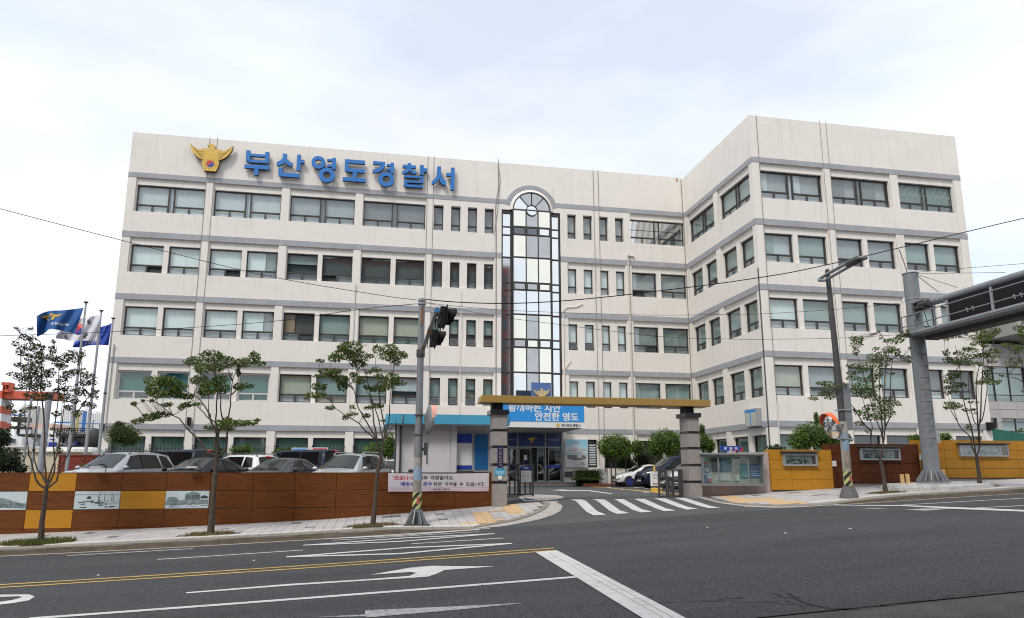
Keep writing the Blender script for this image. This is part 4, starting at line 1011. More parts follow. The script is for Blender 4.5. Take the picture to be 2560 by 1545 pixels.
# ---- entrance: canopy, sign, doors
c7 = crop(900, 930); SL = onv(*c7(1350, 400), 42.5).x
b = MB(); b.box(SL, 12.78, 42.55, 47.98, 2.80, 4.2); b.build('canopy', M['stucco_plain'], ps)
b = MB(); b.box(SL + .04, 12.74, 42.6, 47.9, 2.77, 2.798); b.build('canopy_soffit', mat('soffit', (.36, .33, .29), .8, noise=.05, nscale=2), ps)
sg = thing('canopy_signboard', 'bright blue and white Korean signboard on the entrance canopy', 'sign', (10.6, 42.5, 2.8))
b = MB(); b.box(SL, 12.79, 42.46, 42.545, 3.12, 4.56); b.build('blue_panel', M['sign_blue'], sg)
b = MB(); b.box(SL, 12.79, 42.46, 42.545, 2.77, 3.105); b.build('white_panel', M['white'], sg)
b = MB(); b.box(SL, 12.79, 42.455, 42.545, 3.105, 3.12); b.build('orange_rule', M['gold'], sg)
c7 = crop(900, 930)
def rect_from(c, x0, y0, x1, y1, v):            # photo rectangle -> wall rectangle
    a, e = onv(*c(x0, max(y0, y1)), v), onv(*c(x1, min(y0, y1)), v); return a.x, e.x, a.z, e.z
b = MB(); put_text(b, '함께하는 치안', onrect(*rect_from(c7, 1410, 292, 1910, 372, 42.5)[:2], *rect_from(c7, 1410, 304, 1910, 377, 42.5)[2:], 42.45), .03); put_text(b, '안전한 영도', onrect(*rect_from(c7, 1665, 390, 2080, 464, 42.5), 42.45), .03); b.build('lettering', M['white'], sg)
b = MB(); put_text(b, '부산영도경찰서', onrect(*rect_from(c7, 1918, 495, 2097, 525, 42.5), 42.45), .02); b.build('small_lettering', M['ink'], sg)
x0, x1, za, zb_ = rect_from(c7, 1858, 490, 1912, 525, 42.5); emblem(sg, ((x0 + x1) / 2, (za + zb_) / 2 - .02), (x1 - x0) / 2, 42.452, M['gold'], M['gold_line'], .003, False, 'small_emblem')
eb = thing('emblem_board', 'square blue board with a shiny gold eagle above the entrance canopy', 'sign', (10.6, 42.6, 4.5))
x0, x1, za, zb_ = rect_from(c7, 1636, 260, 1822, 103, 42.6)
bx('board', mat('slate_blue', (.085, .16, .37), .5), eb, x0, x1, 42.62, 42.7, za - .3, zb_)
x0, x1, *_ = rect_from(c7, 1650, 240, 1812, 150, 42.55); za = onv(*c7(1730, 222), 42.5).z; emblem(eb, ((x0 + x1) / 2, za), (x1 - x0) / 2, 42.56, M['gold_metal'], M['gold_metal'], .06, False)
g = MB(); g.sphere(((x0 + x1) / 2, 42.53, za - .06), .06, .04, .06); g.build('boss', M['gold_metal'], eb)
bx('dark_panel', mat('dark_navy_box', (.02, .035, .06), .4), ps, *[q for q in (rect_from(c7, 1492, 225, 1640, 177, 44.0)[0], rect_from(c7, 1492, 225, 1640, 177, 44.0)[1])], 44.0, 44.3, 3.9, rect_from(c7, 1492, 225, 1640, 177, 44.0)[3])  # plain dark box at the foot of the stair glazing
# entrance screen
ent = MB(); ent.use(M['steel_light'])
EX = [8.84, 9.57, 11.57, 12.76]
for x in EX: ent.box(x - .045, x + .045, 48.02, 48.14, -.67, 2.77)
ent.box(8.84, 12.76, 48.03, 48.13, 1.70, 1.80); ent.box(8.84, 12.76, 48.03, 48.13, 2.72, 2.77); ent.box(8.84, 12.76, 48.03, 48.13, -.67, -.62)
ent.use(M['steel']); ent.box(12.70, 12.86, 47.95, 48.15, -.67, 2.77)
entr = ent.build('entrance_screen', None, ps)
for a, c in ((8.89, 9.52), (9.62, 11.52), (11.62, 12.70)):
    bx('transom_panel', M['navy'], entr, a, c, 48.06, 48.09, 1.80, 2.72)
g = MB(); put_text(g, '부산영도경찰서', onrect(11.8, 12.55, 2.22, 2.34, 48.055), .01); put_text(g, '부산영도경찰서', onrect(8.9, 9.42, 2.22, 2.34, 48.055), .01); g.build('transom_lettering', mat('pale_film', (.35, .45, .6), .5), entr)
emblem(entr, (10.57, 2.24), .30, 48.05, M['gold'], M['gold_line'], .003, False)
g = MB(); g.ring((10.57, 48.055, 2.25), (1, 0, 0), (0, 0, 1), .40, .385, (0, .002, 0), 32); g.build('emblem_ring', M['gold_line'], entr)
bx('door_backing', M['b_dark'], entr, 8.86, 12.74, 48.6, 48.66, -.67, 1.7)
for k, (a, c, gm) in enumerate(((8.89, 9.5, 'glass_dark'), (9.66, 10.55, 'glass_green'), (10.98, 11.5, 'glass_dark'), (11.78, 12.68, 'glass_dark'))):
    d = MB(); d.use(M['steel_light'])
    y = 48.07 if k != 2 else 48.12
    for q in ((a, a + .05, -.62, 1.66), (c - .05, c, -.62, 1.66), (a + .05, c - .05, -.62, -.54), (a + .05, c - .05, 1.60, 1.66)): d.box(q[0], q[1], y, y + .04, q[2], q[3])
    o = d.build('door', None, entr); bx('pane', M[gm], o, a + .05, c - .05, y + .015, y + .025, -.54, 1.60)
    if k == 3:
        bx('blue_strip', M['royal'], o, a - .1, c, y - .008, y - .003, .30, .52)
        g = MB(); put_text(g, 'POLICE', onrect(12.1, 12.45, .37, .45, y - .012), .0); g.build('strip_lettering', mat('pale_blue_ink', (.3, .5, .8), .5), o)
    if k == 1: bx('notice', M['white'], o, 10.02, 10.24, y - .012, y - .006, .85, 1.2)
    if k == 2: bx('yellow_band', M['gold'], o, a + .1, c - .1, y + .03, y + .04, .15, .38)
for x in (8.95, 9.2):
    bx('blue_band', M['royal'], entr, x, x + .12, 48.06, 48.065, .32, .46)
b = MB(); b.box(7.9, 13.55, 46.3, 48.0, LOT, -.80); b.box(8.1, 13.35, 46.7, 48.0, -.80, -.672); b.build('entrance_steps', mat('step_granite', (.38, .35, .32), .7, noise=.1, nscale=10), ps)
bx('step_edging', mat('red_edge_tile', (.30, .13, .08), .8), ps, 8.1, 13.35, 46.68, 46.699, -.73, -.69)
# map board of the building beside the door
mbo = thing('building_map_board', 'large printed board with a drawing of the building beside the entrance door', 'sign', (13.8, 47.9, .3))
bx('board', M['white'], mbo, 12.97, 14.63, 47.88, 47.94, .34, 2.33)
sky_m = mat('print_sky', (.17, .48, .66), .5, col2=(.42, .68, .78), nscale=1.5)
bx('print_sky', sky_m, mbo, 13.0, 14.6, 47.874, 47.878, 1.15, 2.30)
b = MB()
for x, z, w_, h_ in ((13.05, 1.28, .32, .50), (13.4, 1.22, .42, .66), (13.84, 1.02, .32, .78), (14.2, 1.2, .34, .42)): b.prism([(x, 47.868, z), (x + w_, 47.868, z), (x + w_, 47.868, z + h_), (x, 47.868, z + h_ + .05)], (0, .004, 0))
b.build('print_building', M['white'], mbo)
g = MB()
pts = [(13.8 + .72 * math.cos(t), 47.871, 1.05 + .2 * math.sin(t)) for t in [2 * math.pi * k / 24 for k in range(24)]]; g.face(pts); g.build('print_ground', mat('print_grey', (.22, .23, .24), .6), mbo)
g = MB()
for i in range(4):
    for x, w_ in ((13.06, .3), (13.42, .38), (13.86, .28), (14.22, .28)):
        if rng.random() < .8: g.use(M[('red', 'sign_blue', 'b_green', 'steel_light')[(i + int(x * 7)) % 4]]); g.box(x, x + w_, 47.862, 47.866, 1.32 + i * .1, 1.345 + i * .1)
g.use(M['ink'])
for i in range(5): g.box(14.1, 14.1 + .2 + .12 * (i % 2), 47.876, 47.879, .5 + i * .05, .515 + i * .05)
put_text(g.use(M['red']), '청사안내도', onrect(13.5, 14.1, 2.06, 2.16, 47.868), .01)
g.build('print_lettering', None, mbo)
# louvres of the narrow window by the board
for k in range(9): bx('louvre', M['b_cool'], ps, 14.76, 15.28, 48.10, 48.13, .5 + k * .17, .60 + k * .17)
b = MB(); fbox(b, F_M, -12.2, -12.0, 3.0, 3.5, -.25, 0); b.build('wall_box', M['black'], ps)
b = MB(); fbox(b, F_M, -17.28, -17.05, 2.55, 3.0, -.35, -.05); b.build('wall_box', M['steel_dark'], ps)
b = MB(); fbox(b, F_W, 38.15, 38.5, 2.65, 3.15, -.3, 0); b.build('wall_box', M['black'], ps)
# lit box sign on the inner wall of the wing
lb = thing('wall_box_sign', 'small boxed bus-style notice on the wing wall near the corner', 'sign', (UC, 39.4, 2.8))
bx('case', M['steel_light'], lb, UC - .34, UC, 38.80, 40.22, 2.80, 3.88)
bx('face', M['b_cream'], lb, UC - .348, UC - .342, 38.88, 40.14, 2.86, 3.82)
g = MB(); g.use(M['sign_blue']); g.box(UC - .354, UC - .35, 38.88, 40.14, 3.66, 3.82); g.box(UC - .354, UC - .35, 39.48, 39.6, 2.9, 3.62); g.use(M['b_shade'])
for k in range(6): g.box(UC - .354, UC - .35, 38.95, 39.4, 2.95 + k * .1, 2.98 + k * .1); 
for k in range(3): g.box(UC - .354, UC - .35, 39.68, 40.05, 3.1 + k * .14, 3.13 + k * .14)
g.build('print', None, lb)
# ------------------------------------------------------------------ panelled street walls
def wall_panels(root, u_edges, v, ztop, rows, zfoot, colour, th=.05, skip=()):
    """cladding boards on the wall face; zfoot(u) cuts the lowest row"""
    for i, (a, c) in enumerate(zip(u_edges, u_edges[1:])):
        for j in range(rows):
            zt = ztop - j * RH; zb = zt - RH
            fa, fc = zfoot(a), zfoot(c)
            if zt <= min(fa, fc) + .02 or (i, j) in skip: continue
            za, zc = max(zb, fa), max(zb, fc)
            g = .006; y0, y1 = v - th, v - .002
            b = MB(); m = colour(i, j)
            q = [(a + g, za + g), (c - g, zc + g), (c - g, zt - g), (a + g, zt - g)]
            if q[0][1] > q[3][1]: q[0] = (q[0][0], q[3][1] - .003)
            if q[1][1] > q[2][1]: q[1] = (q[1][0], q[2][1] - .003)
            b.prism([(x, y0, z) for x, z in q], (0, th - .002, 0))
            b.build('panel', m, root)
RH = .532
edges = [3.72, 2.47] + [2.47 - 1.25 * k for k in range(1, 22)]; edges = edges[::-1]
lw = thing('panelled_boundary_wall', 'long brown wood-panel wall with orange squares and old photo panels along the left pavement', 'wall', (-10, 23, -1.8))
n_ = len(edges) - 1
idx = {round(a, 2): i for i, a in enumerate(edges)}
def near(u): return min(range(n_), key=lambda i: abs(edges[i] - u))
PHOTO = {(near(-11.28), 1), (near(-8.78), 1), (near(-6.28), 1)}
ORG = {(near(-10.03), 0), (near(-10.03), 2), (near(-7.53), 1)}
b = MB(); vs = []
us = fr(edges[0], 3.72, .5)
for u in us: vs += [(u, 22.99, T(u, 23) - .3), (u, 22.99, -.012), (u, 23.22, -.012), (u, 23.22, T(u, 23) - .3)]
fs = []
for i in range(len(us) - 1):
    for k in range(3): fs.append((4 * i + k, 4 * i + 4 + k, 4 * i + 5 + k, 4 * i + 1 + k))
fs.append(tuple(range(len(vs) - 4, len(vs)))); b.mesh(vs, fs); b.build('core', M['joint'], lw)
wall_panels(lw, edges, 22.985, -.012, 6, lambda u: T(u, 23) - .02, lambda i, j: M['wood_orange'] if (i, j) in ORG else M['wood_brown'], .045, PHOTO)
bx('coping', M['wood_dark'], lw, edges[0], 3.72, 22.93, 23.24, -.011, .0)
# old black-and-white views printed on three panels
paper = mat('photo_paper', (.56, .64, .66), .4, noise=.06, nscale=3)
inkd = mat('photo_ink', (.02, .03, .032), .45, col2=(.06, .085, .09), nscale=9)
inkm = mat('photo_midtone', (.12, .17, .17), .45, col2=(.30, .37, .37), nscale=7)
for (i, j) in PHOTO:
    a, c = edges[i], edges[i + 1]; zt = -.012 - RH * j; zb = zt - RH; y = 22.935
    o = bx('photo_panel', paper, lw, a + .008, c - .008, y, y + .045, zb + .008, zt - .008); o['label'] = 'printed black and white harbour view panel'
    b = MB(); r2 = random.Random(i)
    def S(x, z): return (lerp(a + .02, c - .02, x), y - .003, lerp(zb + .02, zt - .02, z))
    if abs(a + 11.28) < .1:
        b.use(inkm); b.face([S(0, .15), S(1, .05), S(1, .32), S(.8, .42), (S(.55, .62)), S(.3, .72), S(0, .82)]); b.use(inkd)
        for k in range(46): x = r2.random(); z = .1 + r2.random() * (.6 - .4 * x); b.face([S(x, z), S(x + .03, z), S(x + .03, z + .03), S(x, z + .03)])
    elif abs(a + 8.78) < .1:
        b.use(inkm); b.face([S(0, .82), S(1, .80), S(1, .82), S(0, .85)])
        b.use(inkd)
        for k in range(8): x = r2.uniform(0, .72); z = r2.uniform(.05, .5); w_ = r2.uniform(.12, .3); b.face([S(x, z + .05), S(x + .04, z), S(x + w_ - .03, z), S(x + w_, z + .07), S(x + w_ * .5, z + .04)])
        for x, h in ((.52, .4), (.55, .52), (.66, .5), (.82, .45), (.86, .35)): b.face([S(x, .45), S(x + .012, .45), S(x + .008, .45 + h), S(x, .45 + h)])
        b.face([S(.26, .58), S(.36, .58), S(.36, .70), S(.33, .74), S(.28, .72)])
        for k in range(30): x = .5 + r2.random() * .48; z = r2.uniform(.05, .5); b.face([S(x, z), S(x + .05, z), S(x + .045, z + .025), S(x, z + .02)])
    else:
        b.use(inkm); b.face([S(0, .2), S(1, .22), S(1, .50), S(.0, .45)]); b.face([S(.03, .45), S(.28, .45), S(.28, .58), S(.22, .66), S(.10, .66), S(.03, .58)])
        b.face([S(.44, .48), S(.80, .50), S(.80, .82), S(.44, .80)]); b.face([S(.42, .82), S(.82, .84), S(.62, .99)])
        b.use(inkd)
        for k in range(9): x = .46 + k * .037; b.face([S(x, .52), S(x + .012, .52), S(x + .012, .80), S(x, .80)])
        b.face([S(.80, .56), S(1, .58), S(.98, .68), S(.90, .76), S(.82, .68)])
        for k in range(24): x = r2.random() * .95; z = r2.uniform(.02, .25); b.face([S(x, z), S(x + .07, z + .01), S(x + .065, z + .03), S(x, z + .02)])
    b.build('photo_print', None, o)
for u in (-8.13, -5.48):                          # spot lamps hooked over the wall
    o = thing('wall_spotlight', ('small white spotlight arm hooked over the wall top before the silver offroad car' if u < -7 else 'small white spotlight arm hooked over the wall top before the black saloon'), 'lamp', (u, 22.9, 0))
    b = MB(); b.tube([(u + .1, 23.0, 0), (u + .1, 23.0, .18), (u + .06, 22.9, .24), (u, 22.75, .22)], .014, 6); b.build('arm', M['black'], o)
    bx('lamp_head', M['white'], o, u - .22, u + .06, 22.66, 22.80, .13, .18)

# banner on the wall
bn = thing('banner', 'white cloth banner with red, blue and black Korean text tied to the brown wall', 'banner', (2, 22.9, -.3))
BU0, BU1 = .33, 3.60
def ban(s, t, e=0.):
    return Vector((lerp(BU0, BU1, s), 22.905 - .012 * math.sin(s * 17) * (1 - t) - .008 * math.sin(s * 5 + t * 4) - e, lerp(-.605, -.02, t) - .02 * math.sin(math.pi * s) * t - .008 * math.sin(s * 9) * (1 - t)))
b = MB(); ns, ntt = 40, 8
b.mesh([ban(i / ns, j / ntt) for j in range(ntt + 1) for i in range(ns + 1)], [(j * (ns + 1) + i, j * (ns + 1) + i + 1, (j + 1) * (ns + 1) + i + 1, (j + 1) * (ns + 1) + i) for j in range(ntt) for i in range(ns)], True)
b.build('cloth', mat('banner_cloth', (.66, .62, .65), .7, noise=.03, nscale=2), bn)
def bt(mb, s, x0, x1, y0, y1, off=.02): put_text(mb, s, lambda a, c: ban(lerp(x0, x1, a), lerp(y0, y1, c), .004), off)
def bs(px): return (px - 270) / (1228 - 270)
def btn(py): return (1137 - py) / (1137 - 962)
b = MB(); b.use(M['red']); bt(b, "'코로나19'", bs(312), bs(520), btn(1028), btn(983)); b.use(M['ink']); bt(b, '너무', bs(560), bs(638), btn(1025), btn(982)); bt(b, '걱정말아요.', bs(664), bs(888), btn(1025), btn(980))
b.use(mat('banner_blue', (.03, .035, .30), .6)); bt(b, '예방수칙', bs(385), bs(560), btn(1086), btn(1042), .025); bt(b, '준수', bs(596), bs(682), btn(1086), btn(1042), .025)
b.use(M['ink']); bt(b, '하면', bs(694), bs(772), btn(1088), btn(1046)); bt(b, '이겨낼', bs(800), bs(915), btn(1088), btn(1046)); bt(b, '수', bs(940), bs(980), btn(1088), btn(1046)); bt(b, '있습니다.', bs(1002), bs(1184), btn(1088), btn(1046))
bt(b, '부산영도경찰서', bs(686), bs(850), btn(1128), btn(1108), .01)
pk = mat('banner_pink', (.62, .30, .36), .6); b.use(pk)
for y0, y1 in ((.19, .215), (.10, .115), (.0, .03)): b.mesh([ban(i / 40, y, .003) for y in (y0, y1) for i in range(41)], [(i, i + 1, 42 + i, 41 + i) for i in range(40)])
b.use(M['gold']); b.face([ban(bs(x), btn(y), .004) for x, y in ((660, 1112), (668, 1117), (678, 1111), (670, 1124))])
b.build('lettering', None, bn)

# ------------------------------------------------------------------ gate
gate = thing('gateway', 'entrance gateway of two granite pillars carrying a long ochre beam', 'gate', (7, 23, -1))
for k, (u0, u1) in enumerate(((3.69, 4.17), (10.58, 11.02))):
    v0, v1 = 22.7, 23.36
    p = MB(); zb = T(u0, 22.9) - .35
    p.use(M['granite']); p.box(u0, u1, v0, v1, zb, 1.90)
    o = p.build('pillar', None, gate, .008)
    for z in (1.335, .79, .21, -.36): bx('black_course', M['granite_black'], o, u0 - .004, u1 + .004, v0 - .004, v1 + .004, z, z + .085)
    bx('cap', M['granite_black'], o, u0 - .09, u1 + .06, v0 - .07, v1 + .07, 1.90, 2.05)
    bx('neck', M['black'], o, u0 + .0, u1 - .13, v0 + .1, v1 - .1, 2.05, 2.30)
    g = MB(); g.box(u0 + (u1 - u0) * .5 - .003, u0 + (u1 - u0) * .5 + .003, v0 - .0015, v0, zb, 1.33)
bm_ = MB(); bm_.prism([(3.25, 22.66, 2.29), (11.48, 22.66, 2.29), (11.48, 22.66, 2.53), (3.31, 22.66, 2.53)], (0, .80, 0)); bm_.build('beam', M['gold_beam'], gate, .006)
for u in (5.9, 9.1): bx('beam_light', M['steel_light'], gate, u - .2, u + .2, 22.95, 23.1, 2.25, 2.288)
bx('soffit_strip', mat('beam_soffit', (.30, .18, .06), .5), gate, 3.3, 11.44, 22.70, 23.40, 2.284, 2.289)
pl_ = thing('pillar_name_plate', 'dark blue vertical name plate with gold Korean writing on the left gate pillar', 'sign', (3.93, 22.68, .1))
bx('plate', mat('plate_navy', (.02, .025, .13), .35), pl_, 3.845, 4.02, 22.665, 22.698, .17, .82)
b = MB()
for k, ch in enumerate('부산영도경찰서'): put_text(b, ch, onrect(3.89, 3.975, .735 - k * .088, .79 - k * .088, 22.661), .0)
b.build('lettering', M['gold'], pl_)
cv = thing('cctv_notice', 'small light blue notice plate low on the left gate pillar', 'sign', (3.9, 22.69, -.1))
bx('plate', mat('sky_blue_plate', (.06, .42, .66), .4), cv, 3.76, 4.10, 22.685, 22.698, -.09, .13)
b = MB(); put_text(b.use(M['ink']), 'CCTV 작동중', onrect(3.79, 4.07, .085, .12, 22.682), .01)
b.use(M['white'])
for k in range(3): b.box(3.80, 4.05, 22.682, 22.683, -.05 + k * .035, -.04 + k * .035)
b.build('lettering', None, cv)
bx_ = bx('intercom', M['white'], None, 3.86, 3.99, 22.67, 22.697, -.23, -.10); tag(bx_, 'small white intercom box under the blue notice on the gate pillar', 'intercom')

# folding gate leaves
def gate_leaf(name, label, u0, u1, v, z0, z1):
    t = thing(name, label, 'gate', ((u0 + u1) / 2, v, z0)); H = z1 - z0
    f = MB(); r = .022
    for z in (z0 + .06, z0 + H * .50, z0 + H * .68, z0 + H * .82, z1): f.box(u0, u1, v - .02, v + .02, z - .022, z + .022)
    for u in (u0, u0 + (u1 - u0) * .54, u1): f.box(u - .03, u + .03, v - .03, v + .03, z0, z1 + .04)
    f.build('frame', M['steel_dark'], t)
    n = 6
    for k in range(n):
        u = lerp(u0, u1, (k + .7) / (n + .2)); bx('bar', M['steel_dark'], t, u - .028, u + .028, v - .012, v + .012, z0 + .07, z0 + H * .5)
    for k in range(3):
        u = lerp(u0, u1, (k + .5) / 3); bx('bar', M['steel_dark'], t, u - .02, u + .02, v - .012, v + .012, z0 + H * .82, z1)
    return t
gate_leaf('gate_leaf', 'open weathered steel gate leaf behind the left gate pillar', 4.22, 5.36, 24.2, -.82, .27)
t = thing('gate_leaf', 'folded dark steel gate leaf standing before the right gate pillar', 'gate', (10.2, 22.9, -.8))
f = MB()
for u in (9.66, 9.95, 10.20, 10.42): f.box(u - .022, u + .022, 23.2, 23.28, -.86, .10)
for z in (-.82, -.60, -.40, -.17, .09): f.box(9.66, 10.42, 23.21, 23.27, z - .022, z + .022)
f.build('frame', M['steel_dark'], t)
for k in range(3): bx('bar', M['steel_dark'], t, 9.99 + k * .065, 10.02 + k * .065, 23.22, 23.26, -.8, -.18)
for k in range(3): bx('bar', M['steel_dark'], t, 9.72 + k * .07, 9.755 + k * .07, 23.22, 23.26, -.16, .08)
bx('post', M['steel_dark'], t, 10.44, 10.53, 23.2, 23.3, -.86, .12)

# gate notices seen through the bars
bb = thing('gate_board', 'white notice board with a blue heading hanging on the open gate leaf', 'sign', (4.98, 24.15, -.3))
bx('heading', M['royal'], bb, 4.93, 5.30, 24.155, 24.165, .10, .20); bx('sheet', M['white'], bb, 4.93, 5.30, 24.155, 24.165, -.10, .06); bx('sheet', M['white'], bb, 4.93, 5.30, 24.155, 24.165, -.33, -.13)
b = MB(); b.use(M['b_shade'])
for k in range(6): b.box(4.96, 5.26, 24.15, 24.151, -.30 + k * .06, -.28 + k * .06)
put_text(b.use(M['white']), '경찰', onrect(5.02, 5.2, .12, .18, 24.15), .01); b.build('print', None, bb)

# ------------------------------------------------------------------ guard booth
gb = thing('guard_booth', 'white guard booth with a light blue fascia behind the boundary wall', 'building', (2.6, 26, LOT))
GV = 25.5
def gx(x, v=GV): return onv(*c7(x, 700), v).x
def gz(y, x=900, v=GV): return onv(*c7(x, y), v).z
xl, xr = gx(355), gx(925)
bk = MB(); bk.box(xl, xr, GV, GV + 2.6, LOT, gz(495)); bk.build('wall', M['offwhite'], gb)
bk = MB(); bk.box(xr, 4.62, GV + .35, GV + 2.6, LOT, gz(500)); bk.build('rear_wall', M['offwhite'], gb)
bx('pilaster', M['offwhite'], gb, gx(862), gx(920), GV - .06, GV + .05, LOT, gz(495)); bx('white_board', mat('warm_white', (.68, .64, .65), .6, noise=.02, nscale=2), gb, gx(485), gx(858), GV - .03, GV - .002, LOT + .2, gz(560))
zf0, zf1 = gz(494, 600, 25.0), gz(402, 600, 25.0); fx0, fx1 = gx(270, 25.0), gx(1440, 25.0)
b = MB(); b.prism([(fx0, 25.0, zf0), (fx1 - .16, 25.0, zf0), (fx1, 25.25, zf0), (fx1, 28.4, zf0), (fx0 - .12, 28.4, zf0), (fx0 - .12, 25.3, zf0)], (0, 0, zf1 - zf0)); b.build('fascia', M['blue_fascia'], gb)
bx('soffit', M['offwhite'], gb, fx0, fx1 - .2, 25.05, 28.3, zf0 - .03, zf0 - .002)
w = bx('window_frame', M['steel_light'], gb, gx(925), gx(1245), GV + .20, GV + .24, gz(940), gz(570))
bx('blue_panel', M['royal'], w, gx(932), gx(1073), GV + .185, GV + .195, gz(672), gz(583)); bx('white_panel', M['white'], w, gx(932), gx(1073), GV + .185, GV + .195, gz(888), gz(678)); bx('blue_panel', M['royal'], w, gx(932), gx(1073), GV + .185, GV + .195, gz(926), gz(892))
bx('orange_rule', M['gold'], w, gx(932), gx(1073), GV + .183, GV + .195, gz(677), gz(673))
bx('glass_panel', mat('blue_film_glass', (.02, .12, .30), .06, noise=.3, nscale=1), w, gx(1098), gx(1225), GV + .17, GV + .18, gz(932), gz(588))
bx('counter', M['steel_light'], gb, gx(1090), gx(1245), GV - .02, GV + .3, gz(950), gz(940))
b = MB(); b.tube([(gx(385), GV - .04, LOT), (gx(385), GV - .04, zf0)], .03, 6); b.tube([(gx(335, 25.2), 25.2, LOT), (gx(340, 25.2), 25.2, zf0 + .02)], .035, 6); b.build('pipe', M['steel_dark'], gb)
b = MB(); b.tube([onv(*c7(395, 495), 24.96), onv(*c7(405, 440), 24.96), onv(*c7(410, 400), 24.96)], .02, 5); b.build('cable', M['steel'], gb)
b = MB(); b.sphere((gx(490, 25.0), 24.9, .06), .1, .1, .06); tag(b.build('dome_camera', M['steel_dark']), 'small dark dome behind the wall top by the guard booth', 'camera')

# ------------------------------------------------------------------ right-hand walls
rw = thing('notice_board_wall', 'pink rendered wall carrying the glazed notice board', 'wall', (12.4, 23, -.8))
b = MB(); b.hexa([(11.03, 23.0, T(11, 23) - .3), (13.78, 23.0, T(13.7, 23) - .3), (13.78, 23.3, T(13.7, 23) - .3), (11.03, 23.3, T(11, 23) - .3)], [(11.03, 23.0, .66), (13.78, 23.0, .72), (13.78, 23.3, .72), (11.03, 23.3, .66)]); b.build('wall', M['pink'], rw)
nb = thing('notice_board', 'glazed steel notice board with posters beside the right gate pillar', 'notice board', (12.15, 22.8, -.45))
n0, n1 = 11.04, 13.32
fr_ = MB(); fr_.use(M['steel'])
for x in (n0, n0 + .57, n0 + 1.14, n0 + 1.71, n1): fr_.box(x - .022, x + .022, 22.60, 22.64, -.38, .60)
fr_.box(n0 - .03, n1 + .03, 22.58, 22.98, -.46, -.38); fr_.box(n0 - .03, n1 + .03, 22.60, 22.66, .56, .61)
for x in (n0 - .02, n1 + .01): fr_.box(x - .01, x + .01, 22.66, 22.98, -.38, .60)
fo = fr_.build('frame', None, nb)
bx('roof', M['steel_light'], nb, n0 - .07, n1 + .05, 22.50, 23.0, .615, .665)
bx('back_board', M['b_cream'], nb, n0, n1, 22.93, 22.97, -.38, .6)
for k in range(4): bx('pane', M['glass_clear'], nb, n0 + .025 + .57 * k, n0 + .545 + .57 * k, 22.615, 22.622, -.38, .56)
pb_ = crop(1480, 1080, 5.1333)
posters = [(1405, 335, 1478, 450, 'sea', 'red'), (1405, 455, 1530, 548, 'white', 'ink'), (1408, 552, 1534, 642, 'sign_blue', 'gold'), (1538, 335, 1582, 510, 'b_dark', 'b_grey'), (1592, 335, 1650, 510, 'ink', 'white'), (1655, 335, 1765, 505, 'pb', 'white'),
           (1600, 530, 1645, 618, 'white', 'b_shade'), (1650, 530, 1705, 622, 'white', 'b_shade'), (1712, 528, 1765, 625, 'white', 'b_shade'), (1798, 320, 1892, 478, 'white', 'ink'), (1812, 545, 1885, 628, 'white', 'b_shade'),
           (1905, 405, 2020, 590, 'pt', 'b_cream'), (2025, 408, 2165, 588, 'pd', 'b_pale')]
M['pb'] = mat('poster_blue', (.10, .28, .42), .6, noise=.2, nscale=9); M['pt'] = mat('poster_teal', (.05, .30, .36), .6, noise=.3, nscale=7); M['pd'] = mat('poster_navy', (.03, .13, .34), .6, noise=.2, nscale=7); M['sea'] = mat('poster_cyan', (.2, .5, .55), .6, noise=.2, nscale=9)
for x0, y0, x1, y1, m1, m2 in posters:
    a, c, z0, z1 = rect_from(pb_, x0, y0, x1, y1, 22.92)
    o = tag(bx('poster', M[m1], None, a, c, 22.905, 22.925, z0, z1), {'ink': 'black poster with slanted white lettering in the notice board', 'pb': 'pale blue poster in the middle of the notice board', 'pt': 'teal poster beside the navy one in the notice board', 'pd': 'navy blue poster at the right end of the notice board',
        'b_dark': 'dark grey poster beside the black one in the notice board', 'sign_blue': 'poster of four coloured squares at the lower left of the notice board', 'sea': 'cyan poster with a red shape at the upper left of the notice board'}.get(m1, 'white poster sheet at %s in the notice board' % {1405: 'the middle left', 1600: 'the lower left', 1650: 'the lower centre', 1712: 'the lower centre right', 1798: 'the upper right', 1812: 'the lower right'}.get(x0, 'the side')), 'poster', 'posters in the notice board')
    b = MB(); b.use(M[m2]); w_, h_ = c - a, z1 - z0
    if m1 == 'ink': put_text(b, 'LOST', lambda p, q: (lerp(a + .02, c - .02, .15 + q * .75), 22.902, lerp(z1 - .04, z0 + .05, p)), .03)
    elif m1 == 'sign_blue':
        for k, mm in enumerate(('b_teal', 'b_cool', 'pb', 'orange')): b.use(M[mm]); q0 = a + .01 + (k % 2) * w_ * .5; q1 = z1 - .02 - (k // 2) * h_ * .45; b.box(q0, q0 + w_ * .45, 22.902, 22.904, q1 - h_ * .38, q1)
    elif m1 == 'sea': b.prism([(a + .02, 22.902, z0 + h_ * .4), (c - .03, 22.902, z0 + h_ * .25), (c - .01, 22.902, z0 + h_ * .6), (a + .04, 22.902, z0 + h_ * .65)], (0, .002, 0))
    elif m2 == 'ink' and m1 == 'white' and y0 < 400: b.box(a, c, 22.902, 22.904, z1 - h_ * .16, z1); b.use(M['b_shade']); [b.box(a + .02, c - .02, 22.902, 22.904, z0 + .03 + k * .045, z0 + .045 + k * .045) for k in range(5)]
    elif m1 == 'white' and y0 == 455:
        b.use(M['pd']); b.ring(((a + c) / 2 + .02, 22.903, z1 - h_ * .3), (1, 0, 0), (0, 0, 1), w_ * .38, w_ * .28, (0, .002, 0), 18)
    else:
        for k in range(5): b.box(a + w_ * .12, c - w_ * (.12 + .2 * (k % 2)), 22.902, 22.904, z0 + h_ * (.15 + .15 * k), z0 + h_ * (.18 + .15 * k))
    b.build('print', None, o)
ns_ = thing('notice_sign', 'blue rounded plate lettered in white above the notice board', 'sign', (12.1, 22.6, .75))
